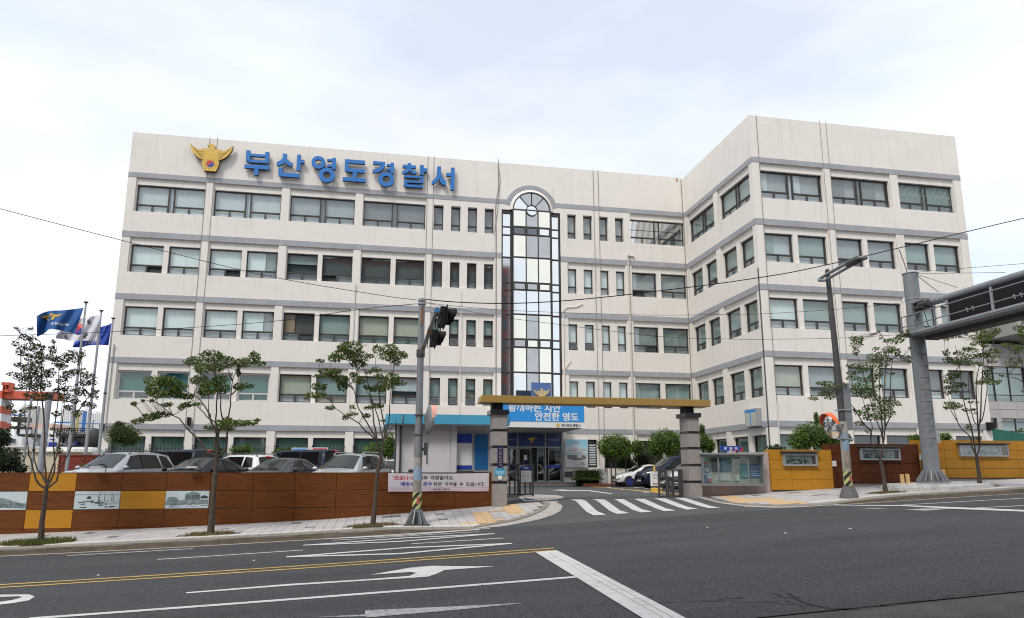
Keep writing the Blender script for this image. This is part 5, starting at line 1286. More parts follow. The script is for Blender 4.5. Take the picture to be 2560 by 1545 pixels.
b = MB(); x0, x1, z0, z1 = 11.71, 12.49, .755, .91; r = (z1 - z0) / 2
pts = [(x1 - r + r * math.cos(R(t)), 22.58, z0 + r + r * math.sin(R(t))) for t in range(-90, 91, 15)] + [(x0 + r + r * math.cos(R(t)), 22.58, z0 + r + r * math.sin(R(t))) for t in range(90, 271, 15)]
b.prism(pts, (0, .05, 0)); b.build('plate', M['royal'], ns_)
b = MB()
for k, ch in enumerate('알림판'): put_text(b, ch, onrect(11.84 + k * .205, 11.96 + k * .205, .785, .88, 22.575), .03)
b.build('lettering', M['white'], ns_)
for x in (11.9, 12.33): bx('bracket', M['steel_dark'], ns_, x - .015, x + .015, 22.6, 22.62, .66, .76)

def side_wall(name, label, u0, u1, v, zt, zb, rows, cols_, m, base_m=True, first=None):
    t = thing(name, label, 'wall', ((u0 + u1) / 2, v, zb))
    c_ = MB(); c_.box(u0 + .01, u1 - .01, v + .0, v + .28, zb - .02, zt - .004); c_.build('core', M['joint'], t)
    if base_m:
        f_ = MB(); f_.hexa([(u0, v + .01, T(u0, 23) - .3), (u1, v + .01, T(u1, 23) - .3), (u1, v + .27, T(u1, 23) - .3), (u0, v + .27, T(u0, 23) - .3)], [(u0, v + .01, zb), (u1, v + .01, zb), (u1, v + .27, zb), (u0, v + .27, zb)]); f_.build('base', M['pink'], t)
    rh = (zt - zb) / rows
    for (a, c) in zip(cols_, cols_[1:]):
        for j in range(rows):
            b = MB(); b.box(a + .006, c - .006, v - .045, v - .001, zb + j * rh + .006, zb + (j + 1) * rh - .006); b.build('panel', m, t)
    for j in range(rows):                         # returns at both ends
        for x0, x1 in ((u0, u0 + .035), (u1 - .035, u1)):
            pass
    bx('coping', m, t, u0, u1, v - .048, v + .29, zt - .003, zt + .012)
    bx('end_panel', m, t, u0 - .004, u0 + .012, v + .001, v + .285, zb, zt - .004); bx('end_panel', m, t, u1 - .012, u1 + .004, v + .001, v + .285, zb, zt - .004)
    return t
y1 = side_wall('orange_panel_wall', 'short orange panelled wall between the notice board and the lamp post', 13.80, 16.28, 23.0, .80, -.62, 4, [13.80, 14.62, 15.45, 16.28], M['wood_orange'])
y1b = side_wall('brown_panel_wall', 'dark brown panelled wall between the two orange panelled walls', 16.52, 20.22, 23.3, 1.04, -.38, 4, [16.52, 17.64, 18.76, 19.34, 20.22], M['wood_dark'])
bx('return_panel', M['wood_dark'], y1b, 16.30, 16.51, 23.24, 23.5, -.62, 1.04); bx('niche_base', M['wood_dark'], y1b, 16.30, 17.2, 23.22, 23.26, -.62, -.385)
e2 = [20.30, 21.53, 22.36, 23.19, 24.02, 24.85, 25.68, 26.5, 27.35, 28.2, 29.0, 30]
y2 = side_wall('orange_panel_wall', 'long orange panelled wall behind the big grey gantry post at the right edge', 20.30, 30, 23.5, 1.22, -.21, 4, e2, M['wood_orange'])
for (nm, x0, x1, zt, v, cut, lb_) in (('a', 14.28, 15.63, .75, 22.95, .3, 'framed old town photograph on the short orange wall'), ('b', 17.66, 19.33, .97, 23.25, .35, 'framed old photograph of people on the brown wall'), ('c', 22.15, 24.36, 1.13, 23.45, .4, 'framed old harbour photograph on the long orange wall')):
    t = thing('photo_frame', lb_, 'picture', ((x0 + x1) / 2, v, zt - .5), 'framed photographs on the right-hand walls')
    H = .52
    f_ = MB(); f_.use(M['steel_light']); q = .055
    f_.box(x0, x1, v - .10, v, zt - H, zt - H + q); f_.box(x0, x1, v - .10, v, zt - .09 - q, zt - .09); f_.box(x0, x0 + q, v - .10, v, zt - H + q, zt - .09 - q); f_.box(x1 - q, x1, v - .10, v, zt - H + q, zt - .09 - q); f_.build('frame', None, t)
    bx('hood', M['steel_dark'], t, x0 - .08, x1 + .06, v - .17, v, zt - .045, zt)
    bx('print', mat('old_print', (.16, .165, .16), .5, col2=(.33, .34, .33), nscale=4), t, x0 + q, x1 - q - (x1 - x0) * .10, v - .05, v - .045, zt - H + q, zt - .09 - q)
    bx('side_board', M['wood_dark'], t, x1 - q - (x1 - x0) * .10, x1 - q, v - .04, v - .035, zt - H + q, zt - .09 - q)  # brown strip filling the frame beside the print
    b = MB(); b.use(inkd); r2 = random.Random(len(lb_))
    for k in range(34):
        x = r2.uniform(x0 + .09, x1 - .36); z = zt - H + q + r2.uniform(.0, .16); w_ = r2.uniform(.03, .14); h_ = r2.uniform(.02, .07)
        b.use(inkd if r2.random() < .6 else inkm); b.face([(x, v - .053, z), (x + w_, v - .053, z), (x + w_ * .8, v - .053, z + h_), (x + w_ * .5, v - .053, z + h_ * 1.25), (x + w_ * .1, v - .053, z + h_)])
    b.build('print_figures', None, t)
    bx('pane', M['glass_clear'], t, x0 + q, x1 - q, v - .085, v - .08, zt - H + q, zt - .09 - q)
for u, z, lb_ in ((16.40, .22, 'white box lamp in the gap beside the short orange wall'), (20.26, .46, 'white box lamp in the gap beside the long orange wall')):
    o = thing('box_lamp', lb_, 'lamp', (u, 23.2, z - .5), 'box lamps in the wall gaps'); bx('head', M['white'], o, u - .10, u + .10, 23.02, 23.2, z, z + .20); bx('post', M['wood_dark'], o, u - .05, u + .06, 23.05, 23.2, z - .85, z)

# ------------------------------------------------------------------ traffic signal pole
SU, SV = 1.12, 20.3
zp = T(SU, SV)
sp = thing('signal_pole', 'grey steel traffic signal pole with a painted foot on the left pavement', 'signal pole', (SU, SV, zp))
b = MB(); b.tube([(SU, SV, zp + .35), (SU, SV, 1.35)], .115, 20); b.tube([(SU, SV, 1.35), (SU, SV, 5.1)], [.105, .09], 20); b.build('pole', M['steel'], sp)
b = MB(); b.tube([(SU, SV, 5.05), (SU, SV, 5.12)], [.12, .12], 16); b.tube([(SU, SV, 4.95), (SU, SV, 5.0)], .125, 12); b.build('cap', M['steel_light'], sp)
b = MB()
for k in range(8):
    t_ = 2 * math.pi * (k + .5) / 8; d = Vector((math.cos(t_), math.sin(t_), 0)); q = Vector((-d.y, d.x, 0)) * .012
    P0 = Vector((SU, SV, zp))
    b.prism([P0 + d * .1 - q, P0 + d * .33 - q, P0 + d * .33 - q + Vector((0, 0, .05)), P0 + d * .14 - q + Vector((0, 0, .42)), P0 + d * .1 - q + Vector((0, 0, .42))], q * 2)
b.build('base_rib', M['steel'], sp)
b = MB(); b.tube([(SU, SV, zp - .05), (SU, SV, zp + .36)], [.15, .12], 16); b.box(SU - .36, SU + .36, SV - .32, SV + .32, zp - .04, zp + .02); b.build('base', M['steel_dark'], sp)
# printed wrap: pale picture with blue sky, and the striped guard
def wrap(parent, name, z0, z1, r, m, a0=0, a1=360, ctr=(SU, SV), n=28, seg=1):
    b = MB(); vs = [(ctr[0] + r * math.cos(R(lerp(a0, a1, i / n))), ctr[1] + r * math.sin(R(lerp(a0, a1, i / n))), lerp(z0, z1, j / seg)) for j in range(seg + 1) for i in range(n + 1)]
    b.mesh(vs, [(j * (n + 1) + i, j * (n + 1) + i + 1, (j + 1) * (n + 1) + i + 1, (j + 1) * (n + 1) + i) for j in range(seg) for i in range(n)], True); return b.build(name, m, parent)
wm = mat('printed_wrap', (.36, .34, .28), .6, col2=(.40, .38, .33), nscale=2, bump=.3); wb = mat('printed_wrap_sky', (.16, .30, .50), .6, col2=(.33, .38, .42), nscale=3); wy = mat('faded_yellow', (.50, .53, .18), .6); wt = mat('printed_buildings', (.12, .17, .18), .6, col2=(.42, .30, .22), nscale=5, stretch=(2, 2, 1))
def painted(parent, ctr, zb, r, top):
    wrap(parent, 'wrap', zb, top, r + .006, wm, ctr=ctr)
    wrap(parent, 'wrap_picture', lerp(zb, top, .55), lerp(zb, top, .82), r + .009, wb, 195, 345, ctr); wrap(parent, 'wrap_picture', lerp(zb, top, .26), lerp(zb, top, .55), r + .009, wt, 205, 335, ctr)
    b = MB(); rr = r + .012; zt = zb + .45
    for k in range(-4, 8):
        for (off, m) in ((0, wy), (.5, M['ink'])):
            b.use(m)
            for i in range(16):
                t0, t1 = 180 + i * 11.25, 180 + (i + 1) * 11.25
                def zz(t, o): return min(max(zb + (k + o) * .26 + (t - 180) / 180 * .42, zb), zt)
                q = [(t0, zz(t0, off)), (t1, zz(t1, off)), (t1, zz(t1, off + .5)), (t0, zz(t0, off + .5))]
                if q[3][1] - q[0][1] < 1e-4 and q[2][1] - q[1][1] < 1e-4: continue
                b.face([(ctr[0] + rr * math.cos(R(t)), ctr[1] + rr * math.sin(R(t)), z) for t, z in q])
    b.build('hazard_stripes', None, parent)
    wrap(parent, 'sticker', zb + .13, zb + .33, r + .016, mat('red_sticker', (.45, .12, .09), .6), 262, 300, ctr, 6)
painted(sp, (SU, SV), zp + .44, .115, .42)
b = MB(); put_text(b.use(mat('wrap_ink', (.1, .3, .42), .6)), '부산', lambda a, c: (SU + .127 * math.sin(lerp(-.5, .6, a)), SV - .127 * math.cos(lerp(-.5, .6, a)), lerp(.20, .26, c)), .0); b.build('wrap_lettering', None, sp)
for z in (1.05, 1.62): bx('band', M['steel_dark'], sp, SU - .125, SU + .125, SV - .125, SV + .125, z, z + .03)
b = MB(); b.tube([(SU, SV, .44), (SU, SV, .75)], .125, 16); b.build('sleeve', M['steel'], sp)
# arm over the road and two heads
az = 3.52
b = MB(); b.tube([(SU + .03, SV, az - .05), (SU + .04, SV - 1.0, az), (SU + .045, 15.0, az + .02)], [.062, .058, .05], 12); b.build('arm', M['steel'], sp)
b = MB(); b.tube([(SU + .035, SV - .7, az - .015), (SU + .04, SV - 1.1, az)], .0625, 12); b.tube([(SU + .043, 17.4, az + .012), (SU + .043, 16.9, az + .013)], .058, 12); b.build('rust', M['rust'], sp)
b = MB(); b.tube([(SU + .045, 15.0, az + .02), (SU + .045, 14.96, az + .02)], .062, 14); b.build('arm_cap', mat('cap_blue', (.05, .18, .38), .5), sp); b = MB(); b.tube([(SU, SV, az - .17), (SU, SV, az + .05)], .125, 14); b.build('arm_clamp', M['steel_dark'], sp)
b = MB(); b.tube([(SU, SV, 4.9), (SU + .1, 17.5, 4.2), (SU + .14, 15.8, az + .1)], .008, 4); b.build('stay_wire', M['steel_dark'], sp)
b = MB(); b.box(SU - .03, SU + .03, SV - .12, SV - .09, 4.3, 4.85); b.build('rust_streak', M['rust'], sp)
def signal_head(label, v0):
    t = thing('traffic_signal', label, 'traffic light', (SU + .2, v0, az - .3), 'traffic signal heads on the arm')
    L_ = .92; x0 = SU + .13
    b = MB(); b.box(x0, x0 + .13, v0, v0 + L_, az - .19, az + .13); b.build('housing', M['black'], t, .012)
    b = MB(); b.prism([(x0 + .132, v0 - .06, az - .22), (x0 + .132, v0 + L_ + .06, az - .22), (x0 + .132, v0 + L_ + .06, az + .16), (x0 + .132, v0 - .06, az + .16)], (.02, 0, 0)); b.build('backplate', M['black'], t)
    for k in range(3):
        c = (x0 + .152, v0 + .16 + .30 * k, az - .03)
        b = MB(); n = 18; vs = []
        for j, xx in ((0, 0), (1, .22)):
            for i in range(n + 1):
                a = R(lerp(-35, 215, i / n)); vs.append((c[0] + xx - (.05 if j and (i < 3 or i > n - 3) else 0), c[1] + .145 * math.cos(a), c[2] + .145 * math.sin(a)))
        b.mesh(vs, [(i, i + 1, n + 2 + i, n + 1 + i) for i in range(n)], True); o = b.build('visor', M['black'], t)
        g = MB(); g.disc((c[0] + .01, c[1], c[2]), (0, 1, 0), (0, 0, 1), .135, 16); g.build('lens', (M['red'], M['gold'], M['b_green'], M['b_green'])[k], o)
    b = MB()
    for v in (v0 + .2, v0 + .7):
        b.prism([(SU + .05, v, az + .06), (SU + .05, v, az + .0), (x0 + .02, v, az + .12), (x0 + .12, v, az + .12), (x0 + .12, v, az + .17)], (0, .02, 0))
    b.build('bracket', M['steel'], t)
    b = MB(); b.tube([(SU + .06, v0 + .6, az - .04), (SU + .07, v0 + .6, az - .26), (x0 + .04, v0 + .6, az - .19)], .012, 5); b.build('cable', M['black'], t)
signal_head('black traffic signal head at the outer end of the arm', 15.02)
signal_head('black traffic signal head half way along the arm, nearer the pole', 17.6)
# convex mirrors
def mirror(label, c, rad, nrm, arm, hoodm):
    t = thing('traffic_mirror', label, 'traffic mirror', c)
    n_ = Vector(nrm).normalized(); a = n_.cross(Vector((0, 0, 1))).normalized(); e = a.cross(n_).normalized(); c = Vector(c)
    def ringp(r, d, n=32): return [c + n_ * d + (a * math.cos(2 * math.pi * k / n) + e * math.sin(2 * math.pi * k / n)) * r for k in range(n)]
    b = MB(); n = 32; R_ = [ringp(rad * math.sin(R(t_)) / math.sin(R(40)), .02 + rad * .30 * (math.cos(R(t_)) - math.cos(R(40))) / (1 - math.cos(R(40)))) for t_ in (40, 34, 27, 20, 13, 6)]
    vs = [p for q in R_ for p in q]; fs = [(j * n + k, j * n + (k + 1) % n, (j + 1) * n + (k + 1) % n, (j + 1) * n + k) for j in range(5) for k in range(n)] + [tuple(5 * n + k for k in range(n))]
    b.mesh(vs, fs, True); b.build('mirror', mat('mirror_steel', (.85, .87, .88), .02, metal=1), t)
    b = MB(); vs = ringp(rad * 1.03, .03) + ringp(rad * 1.03, -.03) + ringp(rad * .5, -.07); b.mesh(vs, [(j * n + k, j * n + (k + 1) % n, (j + 1) * n + (k + 1) % n, (j + 1) * n + k) for j in range(2) for k in range(n)] + [tuple(2 * n + k for k in range(n))], True); b.build('back_shell', M['steel'], t)
    b = MB(); vs = []
    for k in range(17):
        th_ = R(lerp(5, 175, k / 16)); o = (a * math.cos(th_) + e * math.sin(th_)) * rad * 1.05; vs += [c + o - n_ * .02, c + o + n_ * rad * .42 * (math.sin(th_) ** .5)]
    b.mesh(vs, [(2 * k, 2 * k + 1, 2 * k + 3, 2 * k + 2) for k in range(16)], True); b.build('hood', hoodm, t)
    b = MB(); b.tube([c - n_ * .05, Vector(arm[0]).lerp(c - n_ * .05, .5), Vector(arm[0])], .03, 8); b.tube([Vector(arm[0]) + Vector((0, 0, -.1)), Vector(arm[0]) + Vector((0, 0, .2))], .045, 8); b.build('arm', M['steel'], t)
    return t
mc = onv(*c7(660, 458), 20.15)
mirror('round convex mirror on the signal pole, seen from behind, with a pale orange hood', (mc.x, 20.15, mc.z), .42, (.97, .15, -.04), [(SU + .2, SV, mc.z + .0)], mat('faded_hood', (.72, .36, .28), .6))
# edge-on sign plate below
es = thing('pedestrian_sign', 'flat sign plate seen edge-on beside the signal pole', 'sign', (1.6, 20.3, .8))
q = onv(*c7(640, 740), 20.3); b = MB(); b.prism([(q.x + .012 * 0, 20.0, q.z - .42), (q.x, 20.7, q.z - .42), (q.x, 20.7, q.z + .38), (q.x, 20.0, q.z + .38)], (.015, 0, 0)); b.build('plate', M['steel'], es)
b = MB(); b.prism([(q.x + .017, 20.3, q.z + .05), (q.x + .017, 20.75, q.z + .05), (q.x + .017, 20.75, q.z + .36), (q.x + .017, 20.3, q.z + .36)], (.03, 0, 0)); b.build('pink_panel', mat('faded_pink', (.6, .33, .30), .6), es)
bx('bracket', M['steel_dark'], es, SU + .11, q.x, 20.27, 20.35, q.z - .03, q.z + .05); bx('clamp', M['steel_dark'], es, SU + .16, SU + .24, 20.24, 20.38, q.z - .16, q.z + .2)

# ------------------------------------------------------------------ street lamp on the right
LU, LV2 = 14.80, 20.15
zl_ = T(LU, LV2); tp = onv(2067, 677, LV2)
sl = thing('street_lamp', 'dark grey street lamp post with a long loop-shaped arm on the right pavement', 'street lamp', (LU, LV2, zl_))
b = MB(); b.tube([(LU, LV2, zl_ + .9), (LU - .02, LV2, 3), (tp.x + .02, LV2, tp.z)], [.125, .105, .075], 16); b.sphere((tp.x + .02, LV2, tp.z), .075); b.build('pole', M['steel_dark'], sl)
b = MB(); b.tube([(LU, LV2, zl_ + .3), (LU, LV2, zl_ + 1.2)], [.118, .115], 18); b.build('lower_pole', M['steel'], sl)
b = MB(); b.tube([(LU, LV2, zl_ - .05), (LU, LV2, zl_ + .04), (LU, LV2, zl_ + .10), (LU, LV2, zl_ + .36)], [.30, .29, .27, .17], 20); b.build('base_cover', mat('rubber_base', (.12, .115, .11), .8, noise=.1, nscale=6), sl)
painted(sl, (LU, LV2), zl_ + .38, .122, zl_ + 2.42)
def lp(x, y, v): return onv(*crop(1920, 620)(x, y), v)
armz = tp.z - .35
b = MB()
def rod(mb, pts, w=.05): mb.tube(pts, w, 6)
A1 = [lp(485, 300, 20.4), lp(560, 250, 20.15), lp(760, 140, 18.6), lp(860, 95, 17.9), lp(930, 85, 17.6)]
A2 = [lp(490, 310, 20.3), lp(545, 308, 20.1), lp(760, 185, 18.6), lp(900, 110, 17.8), lp(940, 92, 17.6)]
rod(b, A1, .055); rod(b, A2, .05); rod(b, [A1[0], A2[0]], .05); rod(b, [A1[-1], A2[-1]], .045); b.build('arm_loop', M['steel'], sl)
b = MB(); h0, h1 = lp(745, 165, 18.7), lp(875, 100, 17.8); b.tube([h0, h0.lerp(h1, .2), h1.lerp(h0, .1), h1], [.03, .13, .12, .03], 8); b.build('lamp_head', M['steel_dark'], sl)
q0 = onv(*crop(1920, 960)(745, 280), LV2)
bx('control_box', M['steel'], sl, LU + .04, LU + .28, LV2 - .1, LV2 + .22, q0.z - .55, q0.z + .98); bx('flag_plate', M['steel_dark'], sl, 13.75, 14.75, LV2 - .04, LV2 - .01, 2.62, 2.66)
bx('band', M['steel_light'], sl, LU - .14, LU + .28, LV2 - .14, LV2 + .14, 1.98, 2.02); bx('band', M['steel_light'], sl, LU - .15, LU + .3, LV2 - .14, LV2 + .14, 1.05, 1.09)
c6b = crop(1920, 960); mc = onv(*c6b(605, 400), 19.6)
mirror('round convex mirror with an orange hood beside the street lamp, facing the road', (mc.x, 19.6, mc.z), .41, (-1, .06, -.24), [(LU, 20.1, mc.z + .1)], M['orange'])

# ------------------------------------------------------------------ gantry with the back of a message sign
GU, GVv = 18.86, 21.2
gz0 = -.36
gt = thing('sign_gantry', 'huge grey steel post carrying a walkway and message sign out over the road', 'gantry', (GU, GVv, gz0))
b = MB(); b.tube([(GU, GVv, gz0 + .62), (GU, GVv, 7.14)], [.262, .248], 32); b.tube([(GU, GVv, 7.12), (GU, GVv, 7.15)], .27, 24); b.build('post', M['steel'], gt)
b = MB(); b.tube([(GU, GVv, gz0), (GU, GVv, gz0 + .05)], .52, 24); b.tube([(GU, GVv, gz0 + .05), (GU, GVv, gz0 + .66)], .263, 24); b.build('base_plate', M['steel'], gt)
for k in range(16):
    t_ = 2 * math.pi * k / 16; d = Vector((math.cos(t_), math.sin(t_), 0)); q = Vector((-d.y, d.x, 0)) * .012; P0 = Vector((GU, GVv, gz0 + .05))
    b = MB(); b.prism([P0 + d * .26 - q, P0 + d * .50 - q, P0 + d * .50 - q + Vector((0, 0, .05)), P0 + d * .29 - q + Vector((0, 0, .38)), P0 + d * .26 - q + Vector((0, 0, .38))], q * 2); b.build('base_rib', M['steel'], gt)
z = 1.15; k = 0
while z < 4.4:
    b = MB(); y = GVv - .2; b.tube([(GU - .30, y, z), (GU - .34, y - .15, z + .01), (GU + .0, y - .15, z + .01), (GU + .04, y - .02, z)], .011, 5); b.build('rung', M['steel_dark'], gt); z += .42
for z in (5.55, 6.15): b = MB(); b.tube([(GU, GVv, z), (GU, GVv, z + .03)], .268, 24); b.build('collar', M['steel_light'], gt)
YE = 6.0                                           # the arm reaches over the road
b = MB(); b.tube([(GU, GVv - .25, 5.86), (GU, YE, 5.86)], .125, 16); b.build('top_chord', M['steel'], gt)
b = MB(); b.tube([(GU + .1, GVv - .1, 5.99), (GU + .08, YE, 6.0)], .022, 5); b.build('cable', M['black'], gt)
for v in fr(19.8, YE, 1.75): b = MB(); b.tube([(GU, v, 5.86), (GU, v - .05, 5.86)], .14, 14); b.build('flange', M['steel_light'], gt)
bx('walkway', M['steel'], gt, GU - .58, GU + .35, YE, GVv + .0, 4.74, 4.80); bx('fascia_beam', M['steel_dark'], gt, GU - .02, GU + .45, YE, GVv - .4, 4.60, 4.735)
bx('kick_rail', M['steel_light'], gt, GU - .60, GU - .56, YE, GVv, 4.80, 4.87)
b = MB()
for z in (5.10, 5.47): b.tube([(GU - .58, GVv, z), (GU - .58, YE, z)], .02, 6)
b.build('hand_rail', M['steel'], gt)
for v in [GVv - .0, GVv - .28, GVv - .6] + fr(19.68, YE, .87): bx('rail_post', M['steel'], gt, GU - .605, GU - .56, v - .022, v + .022, 4.8, 5.49 if v < 19.7 else 5.45)
v = 19.62
while v > YE:
    o = bx('sign_cabinet', M['black'], gt, GU - .08, GU + .25, v - 1.72, v, 4.81, 5.80)
    for d in (.75, .98): bx('handle', M['steel_light'], o, GU - .12, GU - .085, v - d - .05, v - d + .01, 5.26, 5.30); bx('handle', M['steel_light'], o, GU - .12, GU - .085, v - d - .05, v - d - .03, 5.16, 5.26)
    bx('cabinet_post', M['steel_light'], gt, GU - .14, GU - .085, v - .05, v + .02, 4.80, 5.74); v -= 1.74
b = MB(); b.box(GU - .28, GU + .2, GVv - .75, GVv - .2, 5.72, 5.76); b.box(GU - .28, GU + .2, GVv - .75, GVv - .2, 5.92, 5.96); b.tube([(GU - .2, GVv - .5, 5.84), (GU - .2, GVv - .9, 5.84)], .1, 10); b.build('arm_bracket', M['steel_dark'], gt)
b = MB(); b.tube([(GU + .1, GVv - .1, 7.12), (GU - .1, GVv - 1.3, 6.1)], .012, 4); b.tube([(GU + .1, GVv - .1, 7.12), (GU - .1, GVv - 2.1, 6.05)], .010, 4); b.tube([(GU + .1, GVv - .1, 7.12), (GU - .1, GVv - 3.9, 6.05)], .010, 4)
b.tube([(GU - .1, GVv, 7.15), (GU - .12, GVv + .1, 7.6), (GU - .22, GVv + .15, 8.1)], .016, 5); b.build('stay_wire', M['steel_dark'], gt)
b = MB(); b.tube([(GU - .3, GVv - .3, 5.2), (GU - .15, GVv - .4, 5.6), (GU + .1, GVv - .5, 5.95), (GU + .1, GVv - 1.2, 6.0)], .018, 5); b.tube([(GU - .5, GVv - 1.0, 5.5), (GU - .45, GVv - 1.05, 5.0), (GU - .35, GVv - 1.1, 4.8)], .012, 5); b.build('loose_cable', M['black'], gt)
# its concrete pad on the pavement
pd = [(16.85, 20.45), (17.6, 19.95), (18.8, 19.85), (19.9, 19.95), (20.7, 20.5), (20.6, 21.7), (19.9, 22.1), (18, 22.15), (17.2, 21.8)]
b = MB(); cx, cy = 18.8, 21.0
low = [(u, v, T(u, v) - .05) for u, v in pd]; md = [(lerp(cx, u, .97), lerp(cy, v, .97), T(u, v) + .13) for u, v in pd]; tpp = [(lerp(cx, u, .90), lerp(cy, v, .88), gz0 - .01) for u, v in pd]; n = len(pd)
b.mesh(low + md + tpp, [(j * n + k, j * n + (k + 1) % n, (j + 1) * n + (k + 1) % n, (j + 1) * n + k) for j in range(2) for k in range(n)] + [tuple(2 * n + k for k in range(n))])
tag(b.build('concrete_pad', mat('rough_concrete', (.40, .395, .38), .9, noise=.22, nscale=2, bump=.9, bscale=14, speck=.2, sscale=16)), 'rough concrete pad under the big gantry post', 'concrete base')
for i, (u, v) in enumerate(((17.15, 20.6), (17.36, 20.6), (19.95, 21.9), (19.65, 22.0))):
    lb_ = ('outer yellow marker board of the pair standing on the left of the concrete pad', 'inner yellow marker board of the pair standing on the left of the concrete pad', 'yellow marker board behind the concrete pad on its right', 'partly hidden yellow marker board behind the gantry post')[i]
    b = MB(); z = T(u, v); b.prism([(u, v, z), (u + .11, v, z), (u + .09, v, z + .56), (u - .03, v, z + .57)], (0, .05, 0)); tag(b.build('marker_board', mat('pale_wood', (.62, .40, .17), .7, noise=.12, nscale=5)), lb_, 'board', 'yellow marker boards by the concrete pad')
q = onv(*c6b(1600, 435), 22.6); q2 = onv(*c6b(1645, 560), 22.6)
tag(bx('cabinet_plate', M['white'], None, q.x, q2.x, 22.6, 22.7, q2.z, q.z), 'white plate standing behind the gantry post above the orange wall', 'plate')

# ------------------------------------------------------------------ overhead wires
def wire(label, pts, v, r, grp='overhead wires'):
    P_ = [onv(x, y, v_) for (x, y), v_ in zip(pts, v if isinstance(v, (list, tuple)) else [v] * len(pts))]
    c = []
    for i in range(len(P_) - 1):
        a = P_[max(i - 1, 0)]; p, q_ = P_[i], P_[i + 1]; d = P_[min(i + 2, len(P_) - 1)]
        for k in range(5):
            t = k / 5; c.append(.5 * ((2 * p) + (-a + q_) * t + (2 * a - 5 * p + 4 * q_ - d) * t * t + (-a + 3 * p - 3 * q_ + d) * t ** 3))
    c.append(P_[-1]); b = MB(); b.tube(c, r, 5, cap=False); tag(b.build('overhead_wire', M['black']), label, 'wire', grp)
O = lambda x, y: (x / .9625, y / .9625)
wire('thick overhead wire from the signal pole rising to the upper right past the street lamp', [(1052, 747), O(1100, 727), O(1230, 730), O(1380, 722), O(1560, 703), O(1800, 672), O(2000, 635), O(2464, 525), (2700, 520)], 20.3, .016)
wire('overhead wire descending from the upper left edge to the signal pole', [(-60, 503), O(0, 502), O(300, 580), O(640, 663), O(900, 708), O(1003, 722)], 20.3, .009)
wire('thin overhead wire crossing the flags from the left edge to the signal pole', [(-60, 842), O(0, 808), O(300, 797), O(640, 775), O(860, 745), O(1003, 731)], [32, 32, 30, 27, 23, 20.4], .011)
c6w = crop(840, 640); crw = crop(1380, 620); rdw = crop(1920, 620)
wire('thin sagging wire from the signal pole to the gantry across the right wing', [c6w(830, 440), c6w(1160, 480), c6w(1690, 520), c6w(2440, 548), crw(1000, 640), crw(1700, 632), rdw(0, 625), rdw(700, 580), rdw(1300, 520)], 20.6, .007)
wire('lowest thin wire from the signal pole to the right-hand trees', [c6w(860, 448), c6w(1160, 505), c6w(1560, 580), crw(0, 720), crw(550, 790), crw(1100, 850), crw(1800, 870), rdw(0, 870), rdw(700, 858), rdw(1320, 820)], 20.6, .007)
wire('thin reddish wire from the gantry post top out to the right edge', [rdw(1430, 230), rdw(1900, 190), rdw(2440, 148), (2700, 645)], 21, .008)
# ------------------------------------------------------------------ flags
def flagpole(label, top, v, zb, gk='flagpoles by the brick wall'):
    p = onv(*top, v); o = thing('flagpole', label, 'flagpole', (p.x, v, zb), gk)
    b = MB(); b.tube([(p.x, v, zb), (p.x, v, zb + (p.z - zb) * .45), (p.x, v, p.z)], [.085, .075, .04], 10); b.build('pole', M['steel_light'], o)
    b = MB(); b.tube([(p.x, v, p.z), (p.x, v, p.z + .02), (p.x, v, p.z + .08), (p.x, v, p.z + .10)], [.04, .09, .11, .03], 10); b.build('finial', M['steel_dark'], o)
    b = MB(); b.tube([(p.x, v, zb + (p.z - zb) * .55), (p.x, v, zb + (p.z - zb) * .56)], .09, 8); b.build('cleat_collar', M['steel_dark'], o)
    return p
c1 = crop(0, 700)
P1 = flagpole('left flagpole of the three, carrying the waving blue eagle flag', c1(820, 222), 37, LOT - 0); P2 = flagpole('middle flagpole of the three, carrying the white national flag', c1(966, 302), 39, LOT); P3 = flagpole('right flagpole of the three, nearest the building corner', c1(1079, 374), 41, LOT)
cf = crop(60, 740, 9.2917)
def catm(p, t):
    n = len(p) - 1; x = t * n; i = min(int(x), n - 1); f = x - i
    a, b_, c_, d = p[max(i - 1, 0)], p[i], p[i + 1], p[min(i + 2, n)]
    return tuple(.5 * ((2 * b_[k]) + (-a[k] + c_[k]) * f + (2 * a[k] - 5 * b_[k] + 4 * c_[k] - d[k]) * f * f + (-a[k] + 3 * b_[k] - 3 * c_[k] + d[k]) * f ** 3) for k in range(2))
def flag(label, top, bot, v, m, amp=.25, ph=0.):
    """top and bottom edges from the hoist outwards"""
    def S(s, t, e=0.):
        a = catm(top, s); c_ = catm(bot, s); x, y = lerp(c_[0], a[0], t), lerp(c_[1], a[1], t)
        w_ = amp * s * math.sin(s * 9 + t * 2.2 + ph) + .06 * math.sin(s * 22 + t * 5)
        return onv(*cf(x, y), v + w_ - e)
    t_ = thing('flag', label, 'flag', tuple(S(0, 1)))
    b = MB(); n, k = 36, 14
    b.mesh([S(i / n, j / k) for j in range(k + 1) for i in range(n + 1)], [(j * (n + 1) + i, j * (n + 1) + i + 1, (j + 1) * (n + 1) + i + 1, (j + 1) * (n + 1) + i) for j in range(k) for i in range(n)], True)
    b.build('cloth', m, t_); return t_, S
fb = mat('flag_blue', (.018, .10, .32), .7, noise=.12, nscale=2); fb2 = mat('flag_deep_blue', (.02, .06, .36), .7, noise=.12, nscale=2); fw = mat('flag_white', (.72, .72, .76), .7, noise=.03, nscale=2)
t_, S = flag('waving blue flag with a gold eagle and mirrored white lettering on the left pole', [(1385, 275), (1100, 310), (850, 335), (650, 340), (450, 385), (295, 470)], [(1185, 880), (1020, 840), (800, 790), (600, 770), (470, 870), (300, 950)], 37, fb)
